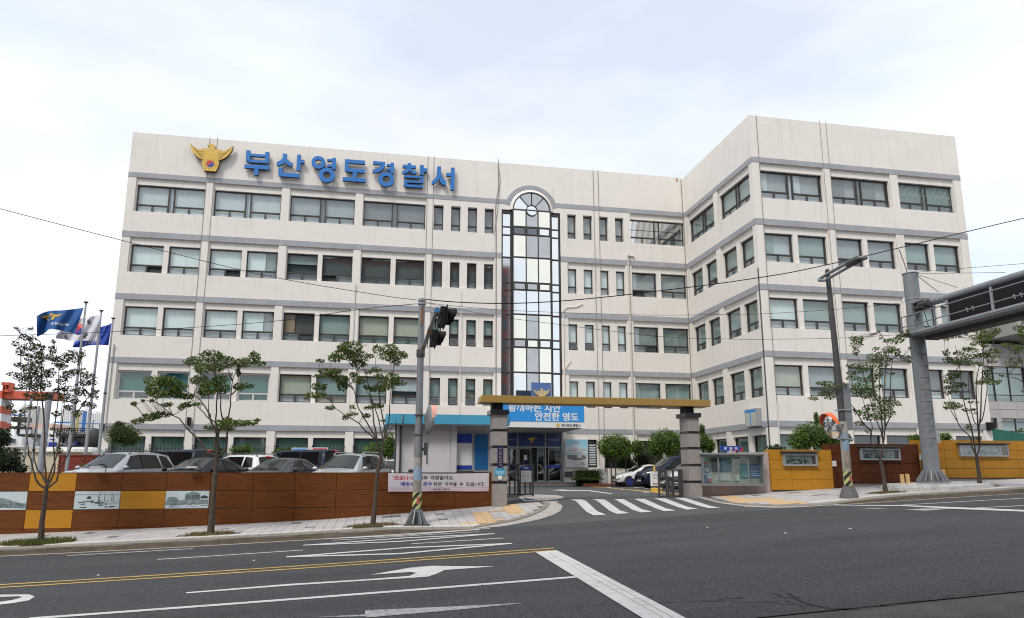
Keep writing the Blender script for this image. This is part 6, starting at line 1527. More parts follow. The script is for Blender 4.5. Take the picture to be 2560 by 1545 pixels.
b = MB(); b.mesh([S(lerp(.36, .86, (1 - p[0]) / 2 if False else (1 + p[0]) / 2), .60 + p[1] * .24 + .06, .03) for p in EM_W], [tuple(range(len(EM_W)))]); b.build('eagle_print', M['gold'], t_)
b = MB(); put_text(b, '부산영도', lambda a, c: S(lerp(.20, .60, a), lerp(.22, .36, c) + .02, .03), .02); b.build('lettering', fw, t_)
t_, S = flag('white national flag with red and blue disc and black bars on the middle pole', [(1790, 425), (1600, 470), (1420, 510), (1230, 540), (1000, 640), (780, 800)], [(1690, 1020), (1500, 1035), (1300, 1040), (1100, 1045), (950, 1010), (735, 985)], 39, fw, .15, 1.)
def disc_on(S, m, cs, ct, rs, rt, a0=0, a1=360, e=.02, name='disc', par=None):
    b = MB(); b.face([S(cs + rs * math.cos(R(lerp(a0, a1, k / 20))), ct + rt * math.sin(R(lerp(a0, a1, k / 20))), e) for k in range(21)]); b.build(name, m, par)
disc_on(S, M['red'], .50, .56, .10, .22, 0, 360, .03, 'disc', t_); disc_on(S, M['blue'], .49, .47, .095, .18, 150, 360, .05, 'disc', t_)
b = MB()
for cs_, ct_, an, brk in ((.28, .80, 60, 0), (.30, .22, -60, 1), (.78, .16, 70, 2), (.80, .80, -60, 1)):
    for k in range(3):
        for h in ((-1, 0), (0, 1)):
            c0 = (k - 1) * .033; l = .075; g_ = .008 if brk and k != 1 or brk == 2 else 0
            x0, x1 = (h[0] * l, -g_) if h[0] < 0 else (g_, l); a = R(an)
            q = [(x0, c0 - .011), (x1, c0 - .011), (x1, c0 + .011), (x0, c0 + .011)]
            b.face([S(cs_ + (x * math.cos(a) - y * math.sin(a)) * .8, ct_ + (x * math.sin(a) + y * math.cos(a)) * 1.5, .03) for x, y in q])
b.build('bars', M['ink'], t_)
t_, S = flag('half-hidden deep blue flag with white lettering on the right pole', [(2040, 625), (1960, 670), (1850, 700), (1700, 760), (1450, 950), (1175, 1055)], [(1965, 1145), (1850, 1140), (1700, 1138), (1500, 1150), (1330, 1190), (1125, 1190)], 41, fb2, .15, 2.)
b = MB(); put_text(b, '부산경찰청', lambda a, c: S(lerp(.34, .74, a), lerp(.10, .34, c), .03), .01); b.build('lettering', fw, t_)

# ------------------------------------------------------------------ street trees
def leaves(mb, pts, size, rg, flat=.5):
    vs = []; fs = []
    for p in pts:
        n_ = Vector((rg.gauss(0, 1), rg.gauss(0, 1), rg.gauss(0, 1) + flat * 1.6)).normalized(); a = n_.orthogonal().normalized(); a = (a * math.cos(t := rg.random() * 6.28) + n_.cross(a) * math.sin(t)); c_ = n_.cross(a)
        s = size * rg.uniform(.6, 1.25); i = len(vs)
        vs += [p - a * s * .55, p + c_ * s * .30 - a * s * .05, p + a * s * .6, p - c_ * s * .30 - a * s * .05]; fs.append((i, i + 1, i + 2, i + 3))
    mb.mesh(vs, fs)
def street_tree(label, c, foot, trunk, limbs, clumps, v, r0, dens=1., leaf=.085, m='leaf', pit=(.65, .28), grass='grass_dry', seed=1, gbig=1., root=True):
    rg = random.Random(seed); s = c(1, 0)[0] - c(0, 0)[0]
    if root:
        f = onv(*c(*foot), v); zf = T(f.x, v)
    else: f = onv(*c(*foot), v); zf = f.z
    t = thing('street_tree', label, 'tree', (f.x, v, zf))
    b = MB()
    P_ = [onv(*c(*p), v) for p in trunk]
    if root: P_[0] = Vector((P_[0].x, v, zf - .06))
    n = len(P_); b.tube(P_, [lerp(r0, r0 * .72, i / (n - 1)) * (1.0 if i == 0 else .80) for i in range(n)], 12); b.build('trunk', M['bark'], t)
    tips = []
    for li, l in enumerate(limbs):
        dv = rg.uniform(-.55, .6); n = len(l); pp = []
        for i, p in enumerate(l):
            k = i / (n - 1); q = catm([tuple(x) for x in l], k); pp.append(onv(*c(*p), v + dv * k))
        fine = []
        for i in range((n - 1) * 3 + 1):
            k = i / ((n - 1) * 3); q = catm([tuple(x) for x in l], k); fine.append(onv(*c(*q), v + dv * k) + Vector((rg.uniform(-.012, .012), 0, rg.uniform(-.012, .012))))
        rr = r0 * (.34 if li < 6 else .22)
        b = MB(); b.tube(fine, [max(.006, lerp(rr, .006, (i / (len(fine) - 1)) ** .8)) for i in range(len(fine))], 7); b.build('limb', M['bark'] if li < 5 else M['twig'], t); tips.append((fine, dv))
    pts = []; tw = MB()
    allp = [p for f_, _ in tips for p in f_]
    for (cx, cy, rx, ry) in clumps:
        if rx <= 0: continue
        dv = rg.uniform(-.6, .6); cen = onv(*c(cx, cy), v + dv)
        k = min(range(len(allp)), key=lambda i: (allp[i] - cen).length); st = allp[k]
        sc_ = (cen - Vector((0, 0, 0))).length / CF
        ns_ = max(2, int(rx * s / 7))
        for i in range(ns_ + 1):                   # a few twigs from the nearest limb through the clump
            e_ = onv(*c(cx + rx * rg.uniform(-.9, .9), cy + ry * rg.uniform(-.8, .8)), v + dv + rg.uniform(-.3, .3) * rx * s * sc_)
            md_ = st.lerp(e_, .5) + Vector((rg.uniform(-.05, .05), 0, rg.uniform(-.08, .04))); tw.tube([st, md_, e_], [.007, .005, .003], 4, cap=False)
            st2 = e_
        N_ = int(.78 * dens * rx * s * ry * s * (.085 / leaf) ** 2) + 5
        for i in range(N_):
            while True:
                x, y = rg.uniform(-1, 1), rg.uniform(-1, 1)
                if x * x + y * y < 1: break
            x *= 1 + .35 * rg.random() ** 3; y *= 1 + .35 * rg.random() ** 3
            pts.append(onv(*c(cx + x * rx, cy + y * ry), v + dv + rg.uniform(-1, 1) * rx * s * sc_ * .8))
    tag(tw.build('twigs', M['twig'], t), kind='stuff')
    b = MB(); leaves(b, pts, leaf, rg); o = b.build('crown', M[m], t)
    if root:                                       # the planting pit: soil and grass
        pa, pb2 = pit
        b = MB(); b.face([(f.x + pa * math.cos(2 * math.pi * k / 16), v - .12 + pb2 * 1.2 * math.sin(2 * math.pi * k / 16), T(f.x + pa * math.cos(2 * math.pi * k / 16), v - .12 + pb2 * 1.2 * math.sin(2 * math.pi * k / 16)) + .012) for k in range(16)]); tag(b.build('tree_pit_soil', M['soil']), kind='stuff')
        b = MB(); vs = []; fs = []
        for i in range(int(1500 * gbig * pa)):
            th_ = rg.uniform(0, 6.28); rr = math.sqrt(rg.random()) * rg.choice([1, 1, .9]); x = f.x + pa * 1.02 * rr * math.cos(th_); y = v - .12 + pb2 * 1.25 * rr * math.sin(th_)
            h = rg.uniform(.03, .11) * gbig ** .6; d = Vector((rg.uniform(-1, 1), rg.uniform(-1, 1), 0)) * .05; w_ = Vector((rg.uniform(-1, 1), rg.uniform(-1, 1), 0)).normalized() * .010; p = Vector((x, y, T(x, y)))
            j = len(vs); vs += [p - w_, p + w_, p + d + Vector((0, 0, h))]; fs.append((j, j + 1, j + 2))
        b.mesh(vs, fs); tag(b.build('tree_pit_grass', M[grass]), kind='stuff')
    return t
cT2 = crop(320, 840, 2.975); cT3 = crop(760, 840, 2.975); cT1 = crop(0, 800, 2.565); cT4 = crop(2000, 790, 3.232); cT5 = crop(2360, 780, 3.235)
street_tree('sparse young maple rising in front of the orange squares at the far left', cT1, (265, 1408), [(265, 1408), (268, 1300), (285, 1180), (295, 1090), (300, 1060)],
 [[(290, 1080), (240, 1040), (215, 960), (185, 860), (180, 800), (165, 690), (160, 560), (170, 440)], [(295, 1050), (270, 1000), (230, 930), (215, 820), (235, 640), (240, 480)], [(300, 1070), (290, 960), (285, 850), (280, 600), (262, 440), (270, 250), (255, 140), (170, 100), (100, 55)],
  [(300, 1070), (330, 960), (370, 850), (410, 560), (425, 330)], [(305, 1060), (345, 980), (350, 900), (340, 760), (370, 560), (375, 320), (345, 150)], [(305, 1080), (360, 1030), (385, 950), (430, 870), (470, 780), (480, 600), (510, 420), (530, 240)], [(380, 850), (390, 700), (400, 500)], [(280, 450), (200, 330), (110, 290)], [(480, 620), (560, 500), (620, 460)], [(180, 700), (110, 640), (50, 550)]],
 [(105, 50, 18, 8), (160, 110, 35, 20), (200, 55, 20, 10), (205, 120, 30, 20), (100, 150, 25, 15), (140, 200, 35, 30), (190, 170, 40, 30), (240, 180, 40, 30), (280, 180, 15, 15), (210, 240, 50, 35), (260, 240, 40, 30), (130, 290, 40, 15), (190, 310, 55, 30), (240, 300, 50, 30), (90, 350, 40, 15), (150, 370, 50, 25), (210, 370, 60, 30), (270, 350, 50, 30), (320, 340, 35, 30), (170, 420, 50, 20), (230, 430, 60, 25), (280, 410, 50, 25), (110, 440, 30, 10), (200, 480, 50, 20), (260, 500, 45, 20), (340, 140, 15, 15), (340, 190, 30, 25), (330, 240, 40, 20), (300, 480, 30, 15), (370, 270, 40, 30), (430, 240, 45, 30), (400, 300, 40, 20), (460, 220, 30, 25), (520, 220, 30, 25), (500, 260, 30, 25), (400, 390, 40, 25), (440, 350, 40, 25), (380, 450, 40, 25), (440, 440, 40, 20), (420, 500, 50, 25), (480, 330, 30, 20), (530, 340, 35, 25), (580, 360, 35, 20), (540, 400, 35, 25), (590, 400, 30, 20), (520, 460, 40, 25), (570, 480, 45, 20), (620, 460, 20, 12), (620, 500, 15, 10), (480, 520, 30, 15), (560, 540, 35, 20), (600, 550, 20, 15), (60, 550, 30, 20), (90, 590, 20, 15), (150, 580, 25, 15), (110, 640, 30, 15), (490, 600, 30, 20), (440, 560, 30, 15), (360, 600, 25, 15), (200, 560, 30, 15), (340, 700, 20, 10), (100, 690, 25, 10), (380, 720, 30, 12), (450, 700, 20, 12), (380, 840, 25, 20), (220, 840, 12, 12), (200, 740, 18, 10), (330, 740, 15, 10)],
 20.5, .085, .50, .065, 'leaf_dry', (.85, .42), 'grass', 1, 1.9)
street_tree('maple with flat spreading branches in front of the second-floor green windows', cT2, (617, 1450), [(617, 1450), (625, 1300), (640, 1150), (650, 1000), (660, 880)],
 [[(660, 885), (600, 870), (550, 810), (520, 760), (440, 690), (390, 620), (330, 590), (230, 510), (150, 480), (60, 505)], [(655, 890), (650, 780), (655, 720), (630, 650), (560, 570), (480, 480), (430, 410)], [(662, 885), (672, 720), (655, 650), (660, 520), (665, 400), (640, 280), (620, 190)], [(668, 900), (720, 850), (740, 720), (750, 600), (765, 470), (775, 340), (800, 280), (820, 240)], [(665, 800), (670, 720), (715, 640), (690, 570), (690, 450), (660, 330), (640, 230)],
  [(660, 720), (620, 640), (610, 590), (560, 510), (520, 460), (400, 400), (260, 340)], [(730, 680), (800, 650), (880, 660), (970, 630)], [(650, 640), (600, 600), (600, 500), (600, 430)], [(330, 590), (240, 585), (130, 610), (40, 650)], [(770, 440), (830, 380), (920, 360)], [(775, 330), (740, 240)], [(810, 260), (880, 200), (985, 205)]],
 [(620, 150, 80, 45), (490, 190, 60, 35), (560, 240, 70, 35), (650, 235, 60, 35), (740, 195, 60, 40), (850, 200, 60, 35), (940, 165, 45, 45), (985, 205, 40, 18), (690, 160, 30, 20), (540, 330, 70, 35), (610, 380, 75, 45), (690, 320, 55, 30), (700, 390, 55, 40), (570, 420, 45, 25), (880, 370, 60, 18), (830, 375, 35, 30), (800, 380, 20, 15), (200, 335, 75, 35), (270, 340, 60, 40), (330, 340, 60, 30), (380, 380, 55, 30), (300, 400, 80, 35), (220, 430, 70, 30), (170, 400, 40, 40), (340, 430, 70, 25), (440, 450, 50, 20), (180, 480, 25, 12), (45, 505, 25, 15), (110, 480, 15, 8), (290, 510, 40, 15), (400, 530, 30, 20), (450, 510, 50, 18), (520, 505, 30, 12), (240, 585, 70, 22), (150, 605, 60, 25), (70, 635, 50, 20), (200, 600, 40, 20), (700, 650, 50, 25), (760, 650, 60, 30), (850, 650, 60, 22), (920, 645, 45, 18), (970, 625, 20, 12), (600, 680, 35, 15), (650, 690, 30, 15), (740, 690, 50, 20), (740, 620, 35, 15), (820, 270, 18, 30)],
 20.55, .10, 1.0, .07, 'leaf', (.62, .30), 'grass_dry', 2, 1.1)
street_tree('maple with fanned upright limbs beside the banner and signal pole', cT3, (510, 1400), [(510, 1400), (525, 1280), (535, 1150), (545, 1020), (570, 920), (572, 880)],
 [[(570, 885), (545, 800), (535, 770), (450, 700), (410, 650), (320, 600), (240, 540), (190, 470), (150, 410)], [(560, 840), (510, 720), (440, 600), (400, 520), (370, 400), (320, 330), (250, 220)], [(545, 790), (520, 650), (505, 500), (470, 330), (430, 200)], [(575, 885), (590, 790), (570, 700), (550, 600), (500, 470), (420, 310), (390, 220)], [(580, 870), (600, 760), (630, 640), (640, 480), (650, 350), (640, 200)],
  [(590, 770), (600, 680), (560, 480), (545, 300), (530, 170)], [(590, 780), (640, 700), (680, 650), (690, 610)], [(600, 700), (580, 560), (560, 430)], [(650, 350), (670, 230), (680, 150)], [(320, 600), (360, 585)], [(190, 470), (110, 440), (20, 462)], [(370, 400), (240, 300), (110, 300)]],
 [(350, 80, 85, 40), (300, 140, 95, 35), (400, 150, 80, 40), (230, 165, 50, 30), (120, 185, 30, 12), (400, 210, 60, 25), (280, 90, 30, 25), (545, 100, 35, 30), (500, 150, 20, 15), (640, 100, 55, 40), (620, 150, 60, 35), (690, 150, 70, 35), (740, 135, 25, 20), (690, 200, 30, 20), (170, 265, 60, 22), (110, 300, 40, 15), (220, 290, 60, 22), (270, 320, 60, 25), (290, 370, 40, 40), (240, 260, 40, 20), (110, 375, 50, 25), (70, 440, 55, 20), (20, 460, 20, 10), (120, 440, 40, 15), (150, 380, 20, 20), (370, 290, 30, 20), (410, 330, 50, 25), (540, 250, 35, 20), (480, 270, 25, 10), (560, 300, 30, 20), (660, 310, 50, 35), (630, 350, 60, 30), (720, 350, 40, 20), (600, 380, 60, 20), (520, 390, 50, 18), (470, 380, 30, 15), (550, 400, 60, 15), (195, 535, 35, 14), (360, 530, 22, 12), (480, 535, 35, 12), (540, 520, 50, 16), (580, 520, 15, 8), (310, 605, 25, 18), (360, 580, 40, 12), (470, 590, 25, 15), (450, 600, 15, 8), (590, 630, 20, 8), (600, 700, 15, 10)],
 20.45, .085, 1.0, .07, 'leaf', (.72, .26), 'grass_dry', 3, .8)
street_tree('maple between the street lamp and the gantry post before the brown wall', cT4, (692, 1430), [(692, 1430), (680, 1330), (665, 1230), (645, 1150)],
 [[(645, 1155), (610, 1090), (575, 1020), (570, 960), (585, 900), (570, 850), (520, 720), (490, 620)], [(650, 1150), (670, 1060), (655, 930), (620, 850), (590, 740), (540, 570), (500, 440), (460, 320)], [(655, 1140), (680, 1000), (690, 900), (735, 800), (730, 650), (735, 480), (745, 350), (750, 260), (840, 150)], [(570, 1000), (575, 930), (530, 890), (480, 820), (440, 750), (390, 700), (330, 650), (200, 630), (80, 665)], [(670, 1000), (665, 900), (655, 780), (645, 600), (640, 430), (650, 350)],
  [(690, 900), (680, 700), (685, 560), (690, 450), (710, 330), (710, 240), (640, 130)], [(490, 620), (430, 560), (400, 400)], [(390, 700), (300, 600), (150, 545)], [(745, 350), (800, 310), (885, 370)]],
 [(430, 185, 30, 20), (470, 190, 45, 25), (460, 230, 50, 30), (450, 290, 30, 25), (500, 180, 15, 20), (610, 265, 30, 15), (580, 330, 45, 25), (630, 350, 50, 30), (660, 310, 40, 25), (600, 390, 70, 25), (470, 400, 60, 20), (400, 400, 30, 12), (680, 400, 45, 20), (640, 120, 12, 8), (655, 180, 20, 10), (700, 200, 30, 15), (720, 270, 45, 30), (770, 200, 60, 25), (820, 170, 50, 25), (850, 130, 30, 20), (880, 150, 25, 12), (760, 280, 50, 25), (790, 310, 30, 20), (850, 340, 45, 25), (885, 370, 15, 12), (885, 260, 15, 10), (700, 350, 40, 20), (530, 430, 60, 20), (450, 460, 60, 20), (430, 500, 50, 20), (530, 520, 60, 25), (600, 500, 55, 30), (640, 460, 40, 30), (480, 570, 70, 30), (560, 590, 60, 30), (430, 620, 50, 25), (520, 640, 60, 25), (600, 650, 50, 25), (750, 465, 15, 10), (640, 570, 30, 20), (230, 550, 80, 22), (170, 545, 40, 15), (270, 600, 80, 30), (200, 630, 60, 20), (110, 665, 40, 15), (250, 660, 50, 15), (340, 560, 40, 20), (330, 620, 30, 20), (650, 700, 70, 35), (720, 670, 50, 25), (760, 700, 50, 20), (700, 740, 60, 25), (800, 720, 20, 8), (640, 760, 50, 30), (560, 740, 50, 25), (500, 780, 60, 25), (440, 760, 20, 10), (550, 820, 45, 25), (600, 800, 40, 20), (480, 870, 40, 20), (700, 800, 60, 20), (640, 830, 40, 20), (740, 780, 35, 15), (550, 930, 25, 15)],
 20.6, .085, .80, .07, 'leaf', (.72, .22), 'grass_dry', 4, .6)
street_tree('maple right of the gantry post in front of the long orange wall', cT5, (290, 1410), [(290, 1410), (285, 1320), (270, 1220), (262, 1160)],
 [[(262, 1165), (225, 1090), (215, 1010), (130, 930), (100, 850), (40, 700), (0, 640)], [(265, 1160), (290, 1080), (280, 930), (240, 880), (215, 760), (200, 640), (195, 500)], [(255, 1150), (225, 960), (180, 800), (150, 650), (125, 430), (90, 270)], [(280, 1080), (285, 920), (310, 860), (345, 660), (350, 500), (360, 330)], [(275, 960), (265, 750), (260, 560), (300, 380), (320, 250)], [(290, 900), (300, 720), (310, 500), (320, 300), (300, 160)], [(130, 930), (60, 800), (20, 770)], [(125, 430), (60, 390), (10, 330)], [(360, 330), (400, 250), (410, 160)]],
 [(290, 150, 60, 25), (250, 200, 50, 20), (330, 200, 60, 30), (400, 160, 55, 25), (430, 140, 25, 15), (370, 200, 45, 20), (300, 240, 60, 22), (240, 260, 30, 15), (80, 195, 50, 18), (20, 210, 30, 25), (130, 200, 15, 8), (330, 270, 35, 15), (190, 300, 45, 20), (230, 310, 40, 20), (120, 330, 50, 15), (200, 360, 70, 22), (100, 390, 80, 22), (20, 330, 30, 25), (30, 390, 40, 25), (130, 410, 70, 20), (220, 410, 60, 20), (400, 320, 60, 20), (330, 350, 50, 20), (400, 360, 50, 15), (280, 350, 30, 20), (300, 420, 40, 15), (390, 400, 40, 15), (380, 450, 30, 12), (350, 490, 40, 25), (350, 540, 50, 25), (300, 570, 50, 15), (390, 570, 60, 20), (440, 560, 30, 12), (60, 520, 60, 25), (40, 560, 50, 20), (110, 500, 40, 20), (60, 610, 60, 20), (130, 590, 50, 20), (30, 650, 40, 15), (90, 640, 40, 12), (180, 700, 25, 8), (240, 730, 50, 8), (60, 740, 60, 15), (30, 770, 40, 18), (90, 770, 40, 15), (190, 790, 50, 12), (240, 790, 12, 8), (200, 930, 30, 20), (130, 760, 30, 12)],
 20.8, .085, .95, .07, 'leaf', (.62, .2), 'grass_dry', 5, .6)
street_tree('maple reaching in from the right edge of the picture beside the tiled building', cT5, (900, 1390), [(900, 1390), (885, 1250), (870, 1120)], [[(870, 1120), (780, 900), (690, 620), (640, 450), (590, 330), (480, 280)], [(870, 1120), (820, 800), (740, 500), (660, 250), (610, 130)], [(690, 620), (600, 540), (470, 515)]],
 [(600, 130, 45, 20), (630, 160, 30, 35), (640, 80, 15, 15), (620, 190, 20, 15), (530, 270, 60, 15), (580, 320, 40, 20), (500, 260, 40, 10), (530, 410, 50, 15), (560, 440, 50, 15), (610, 400, 30, 20), (600, 290, 40, 25), (630, 250, 20, 10), (540, 380, 20, 8), (470, 515, 25, 5), (700, 250, 60, 50), (760, 400, 80, 50), (740, 150, 60, 50), (850, 300, 80, 60), (830, 600, 80, 60), (940, 450, 80, 60), (640, 640, 15, 10), (625, 960, 25, 20)], 21.0, .085, .9, .07, 'leaf', (.6, .2), 'grass_dry', 6, .6)
# the paving now that the tree pits are known
for o in [q for q in COL.objects if q.name.startswith('street_tree')]: PITS.append((o.location.x, o.location.y - .12, .72, .42))
pave(pav_l, -26.0, 5.42, front_l, 23.0, (-2.0, 5.5), ORANGE_L, ORANGE_L2)
pave(pav_r, 11.1, 34.0, front_r, 22.98, None, ORANGE_R, [])

# ------------------------------------------------------------------ shrubs
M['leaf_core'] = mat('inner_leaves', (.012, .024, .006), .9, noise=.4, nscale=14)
def shrub(label, cat, c, ell, v, m='leaf_shrub', leaf=.10, dens=1., zb=LOT, name='shrub', seed=1, depth=.9, stem=True, group=None, box=False):
    rg = random.Random(seed); s = c(1, 0)[0] - c(0, 0)[0]; pts = []; first = onv(*c(ell[0][0], ell[0][1]), v)
    t = thing(name, label, cat, (first.x, v, zb), group)
    for (cx, cy, rx, ry) in ell:
        cen = onv(*c(cx, cy), v); k = cen.length / CF * s; a, e = rx * k, ry * k; N_ = int(dens * 21 * (a * e + a * e * depth * .6) / leaf ** 2)
        for i in range(N_):
            d = Vector((rg.gauss(0, 1), rg.gauss(0, 1), rg.gauss(0, 1))).normalized() * (rg.random() ** .30)
            if box: d = Vector((max(-.9, min(.9, d.x * 1.5)), max(-.9, min(.9, d.y * 1.5)), max(-.9, min(.9, d.z * 1.5))))
            bump_ = 1 + .10 * math.sin(d.x * 9 + d.z * 7 + seed) + .07 * math.sin(d.y * 11 + d.z * 13)
            pts.append(cen + Vector((d.x * a, d.y * a * depth, d.z * e)) * bump_)
    b = MB(); leaves(b, pts, leaf, rg, .2); b.build('foliage', M[m], t)
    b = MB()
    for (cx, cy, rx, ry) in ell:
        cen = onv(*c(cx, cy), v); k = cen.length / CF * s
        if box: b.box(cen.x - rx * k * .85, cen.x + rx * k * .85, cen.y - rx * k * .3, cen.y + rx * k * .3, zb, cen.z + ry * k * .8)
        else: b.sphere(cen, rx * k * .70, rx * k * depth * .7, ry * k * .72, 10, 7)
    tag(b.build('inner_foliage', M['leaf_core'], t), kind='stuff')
    if stem:
        b = MB()
        for (cx, cy, rx, ry) in ell[:3]: cen = onv(*c(cx, cy), v); b.tube([(cen.x, v, zb), cen], [.06, .03], 6)
        b.build('stem', M['bark'], t)
    return t
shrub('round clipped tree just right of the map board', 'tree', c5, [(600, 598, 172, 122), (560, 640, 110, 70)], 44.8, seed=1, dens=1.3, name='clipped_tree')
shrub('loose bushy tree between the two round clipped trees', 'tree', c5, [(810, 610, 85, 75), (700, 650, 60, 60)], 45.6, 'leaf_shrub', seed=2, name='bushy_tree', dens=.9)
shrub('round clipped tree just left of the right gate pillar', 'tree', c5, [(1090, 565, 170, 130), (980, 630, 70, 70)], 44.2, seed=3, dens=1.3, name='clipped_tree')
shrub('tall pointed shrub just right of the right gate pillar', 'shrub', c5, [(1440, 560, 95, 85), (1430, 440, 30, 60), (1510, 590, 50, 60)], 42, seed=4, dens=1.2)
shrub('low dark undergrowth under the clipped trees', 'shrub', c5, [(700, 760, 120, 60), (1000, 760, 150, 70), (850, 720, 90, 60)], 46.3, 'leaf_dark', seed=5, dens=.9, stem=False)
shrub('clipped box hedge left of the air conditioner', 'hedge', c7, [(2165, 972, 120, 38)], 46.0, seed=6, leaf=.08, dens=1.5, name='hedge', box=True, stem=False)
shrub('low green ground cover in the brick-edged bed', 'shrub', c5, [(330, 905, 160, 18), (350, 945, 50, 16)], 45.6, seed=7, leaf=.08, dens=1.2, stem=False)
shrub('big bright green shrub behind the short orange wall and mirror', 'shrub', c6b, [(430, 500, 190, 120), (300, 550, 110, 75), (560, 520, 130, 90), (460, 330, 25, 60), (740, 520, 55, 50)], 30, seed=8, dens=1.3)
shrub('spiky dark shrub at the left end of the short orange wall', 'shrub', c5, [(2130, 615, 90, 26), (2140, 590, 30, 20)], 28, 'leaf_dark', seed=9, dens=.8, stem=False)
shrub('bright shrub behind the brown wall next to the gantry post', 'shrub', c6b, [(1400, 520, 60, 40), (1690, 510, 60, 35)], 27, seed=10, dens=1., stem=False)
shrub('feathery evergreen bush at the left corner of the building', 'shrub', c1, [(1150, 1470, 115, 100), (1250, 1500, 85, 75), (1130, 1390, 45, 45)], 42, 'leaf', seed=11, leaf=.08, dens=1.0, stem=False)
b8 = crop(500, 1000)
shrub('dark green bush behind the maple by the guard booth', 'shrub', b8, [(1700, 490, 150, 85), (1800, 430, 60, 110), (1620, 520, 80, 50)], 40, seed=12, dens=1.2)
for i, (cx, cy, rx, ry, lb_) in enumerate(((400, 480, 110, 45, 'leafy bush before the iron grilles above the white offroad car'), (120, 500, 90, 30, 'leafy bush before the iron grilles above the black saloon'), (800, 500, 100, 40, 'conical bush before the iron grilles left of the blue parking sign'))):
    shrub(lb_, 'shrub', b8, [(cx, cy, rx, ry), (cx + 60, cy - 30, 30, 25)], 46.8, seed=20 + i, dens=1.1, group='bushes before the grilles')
cz4 = crop(0, 920, 5.31)
shrub('dark garden tree cut by the left edge of the picture', 'tree', cz4, [(60, 1230, 170, 140), (30, 930, 90, 110), (260, 1340, 80, 60)], 29, 'leaf_dark', seed=30, dens=1.4, name='garden_tree')
shrub('small yellow-green shrub behind the bonnet of the silver offroad car', 'shrub', crop(0, 1050), [(805, 432, 22, 12)], 33, seed=31, leaf=.05, stem=False)
# planter edging of small bricks
br = thing('planter_edging', 'low edging of red bricks round the planting bed', 'edging', (14.3, 45.2, LOT)); bmsh = None
brick_m = mat('red_brick', (.20, .06, .035), .85, noise=.25, nscale=6)
for j in range(2):
    for k in range(34):
        u = 13.4 + k * .165 + (j % 2) * .08
        if bmsh is None:
            o = bx('brick', brick_m, br, -.075, .075, -.05, .05, -.045, .045); bmsh = o.data
        else: o = link('brick', bmsh, br)
        o.location = (u, 45.0 - .02 * (k % 3), LOT + .06 + j * .10)
ac = thing('air_conditioner', 'pale outdoor air conditioner unit beside the clipped hedge', 'air conditioner', (16.2, 46, LOT))
a, c_, z0, z1 = rect_from(c7, 2248, 995, 2362, 918, 46.0)
bx('case', M['white'], ac, a, c_, 46.0, 46.4, LOT, z1, bevel=.01); b = MB(); b.ring(((a + c_) / 2 - .15, 45.99, (z0 + z1) / 2 - .03), (1, 0, 0), (0, 0, 1), .26, .23, (0, -.01, 0)); b.disc(((a + c_) / 2 - .15, 45.992, (z0 + z1) / 2 - .03), (1, 0, 0), (0, 0, 1), .23); b.build('fan_grille', M['b_shade'], ac)
b = MB(); b.disc(((a + c_) / 2 + .25, 45.985, (z0 + z1) / 2 + .12), (1, 0, 0), (0, 0, 1), .06, 16); b.build('badge', M['red'], ac)
for lb_, q in (('small dark low window box left of the clipped hedge', (1958, 1000, 2035, 948)),):
    a, c_, z0, z1 = rect_from(c7, q[0], q[1], q[2], q[3], 47.8); o = tag(bx('basement_window', M['b_dark'], ps, a, c_, 47.93, 47.98, z0, z1))

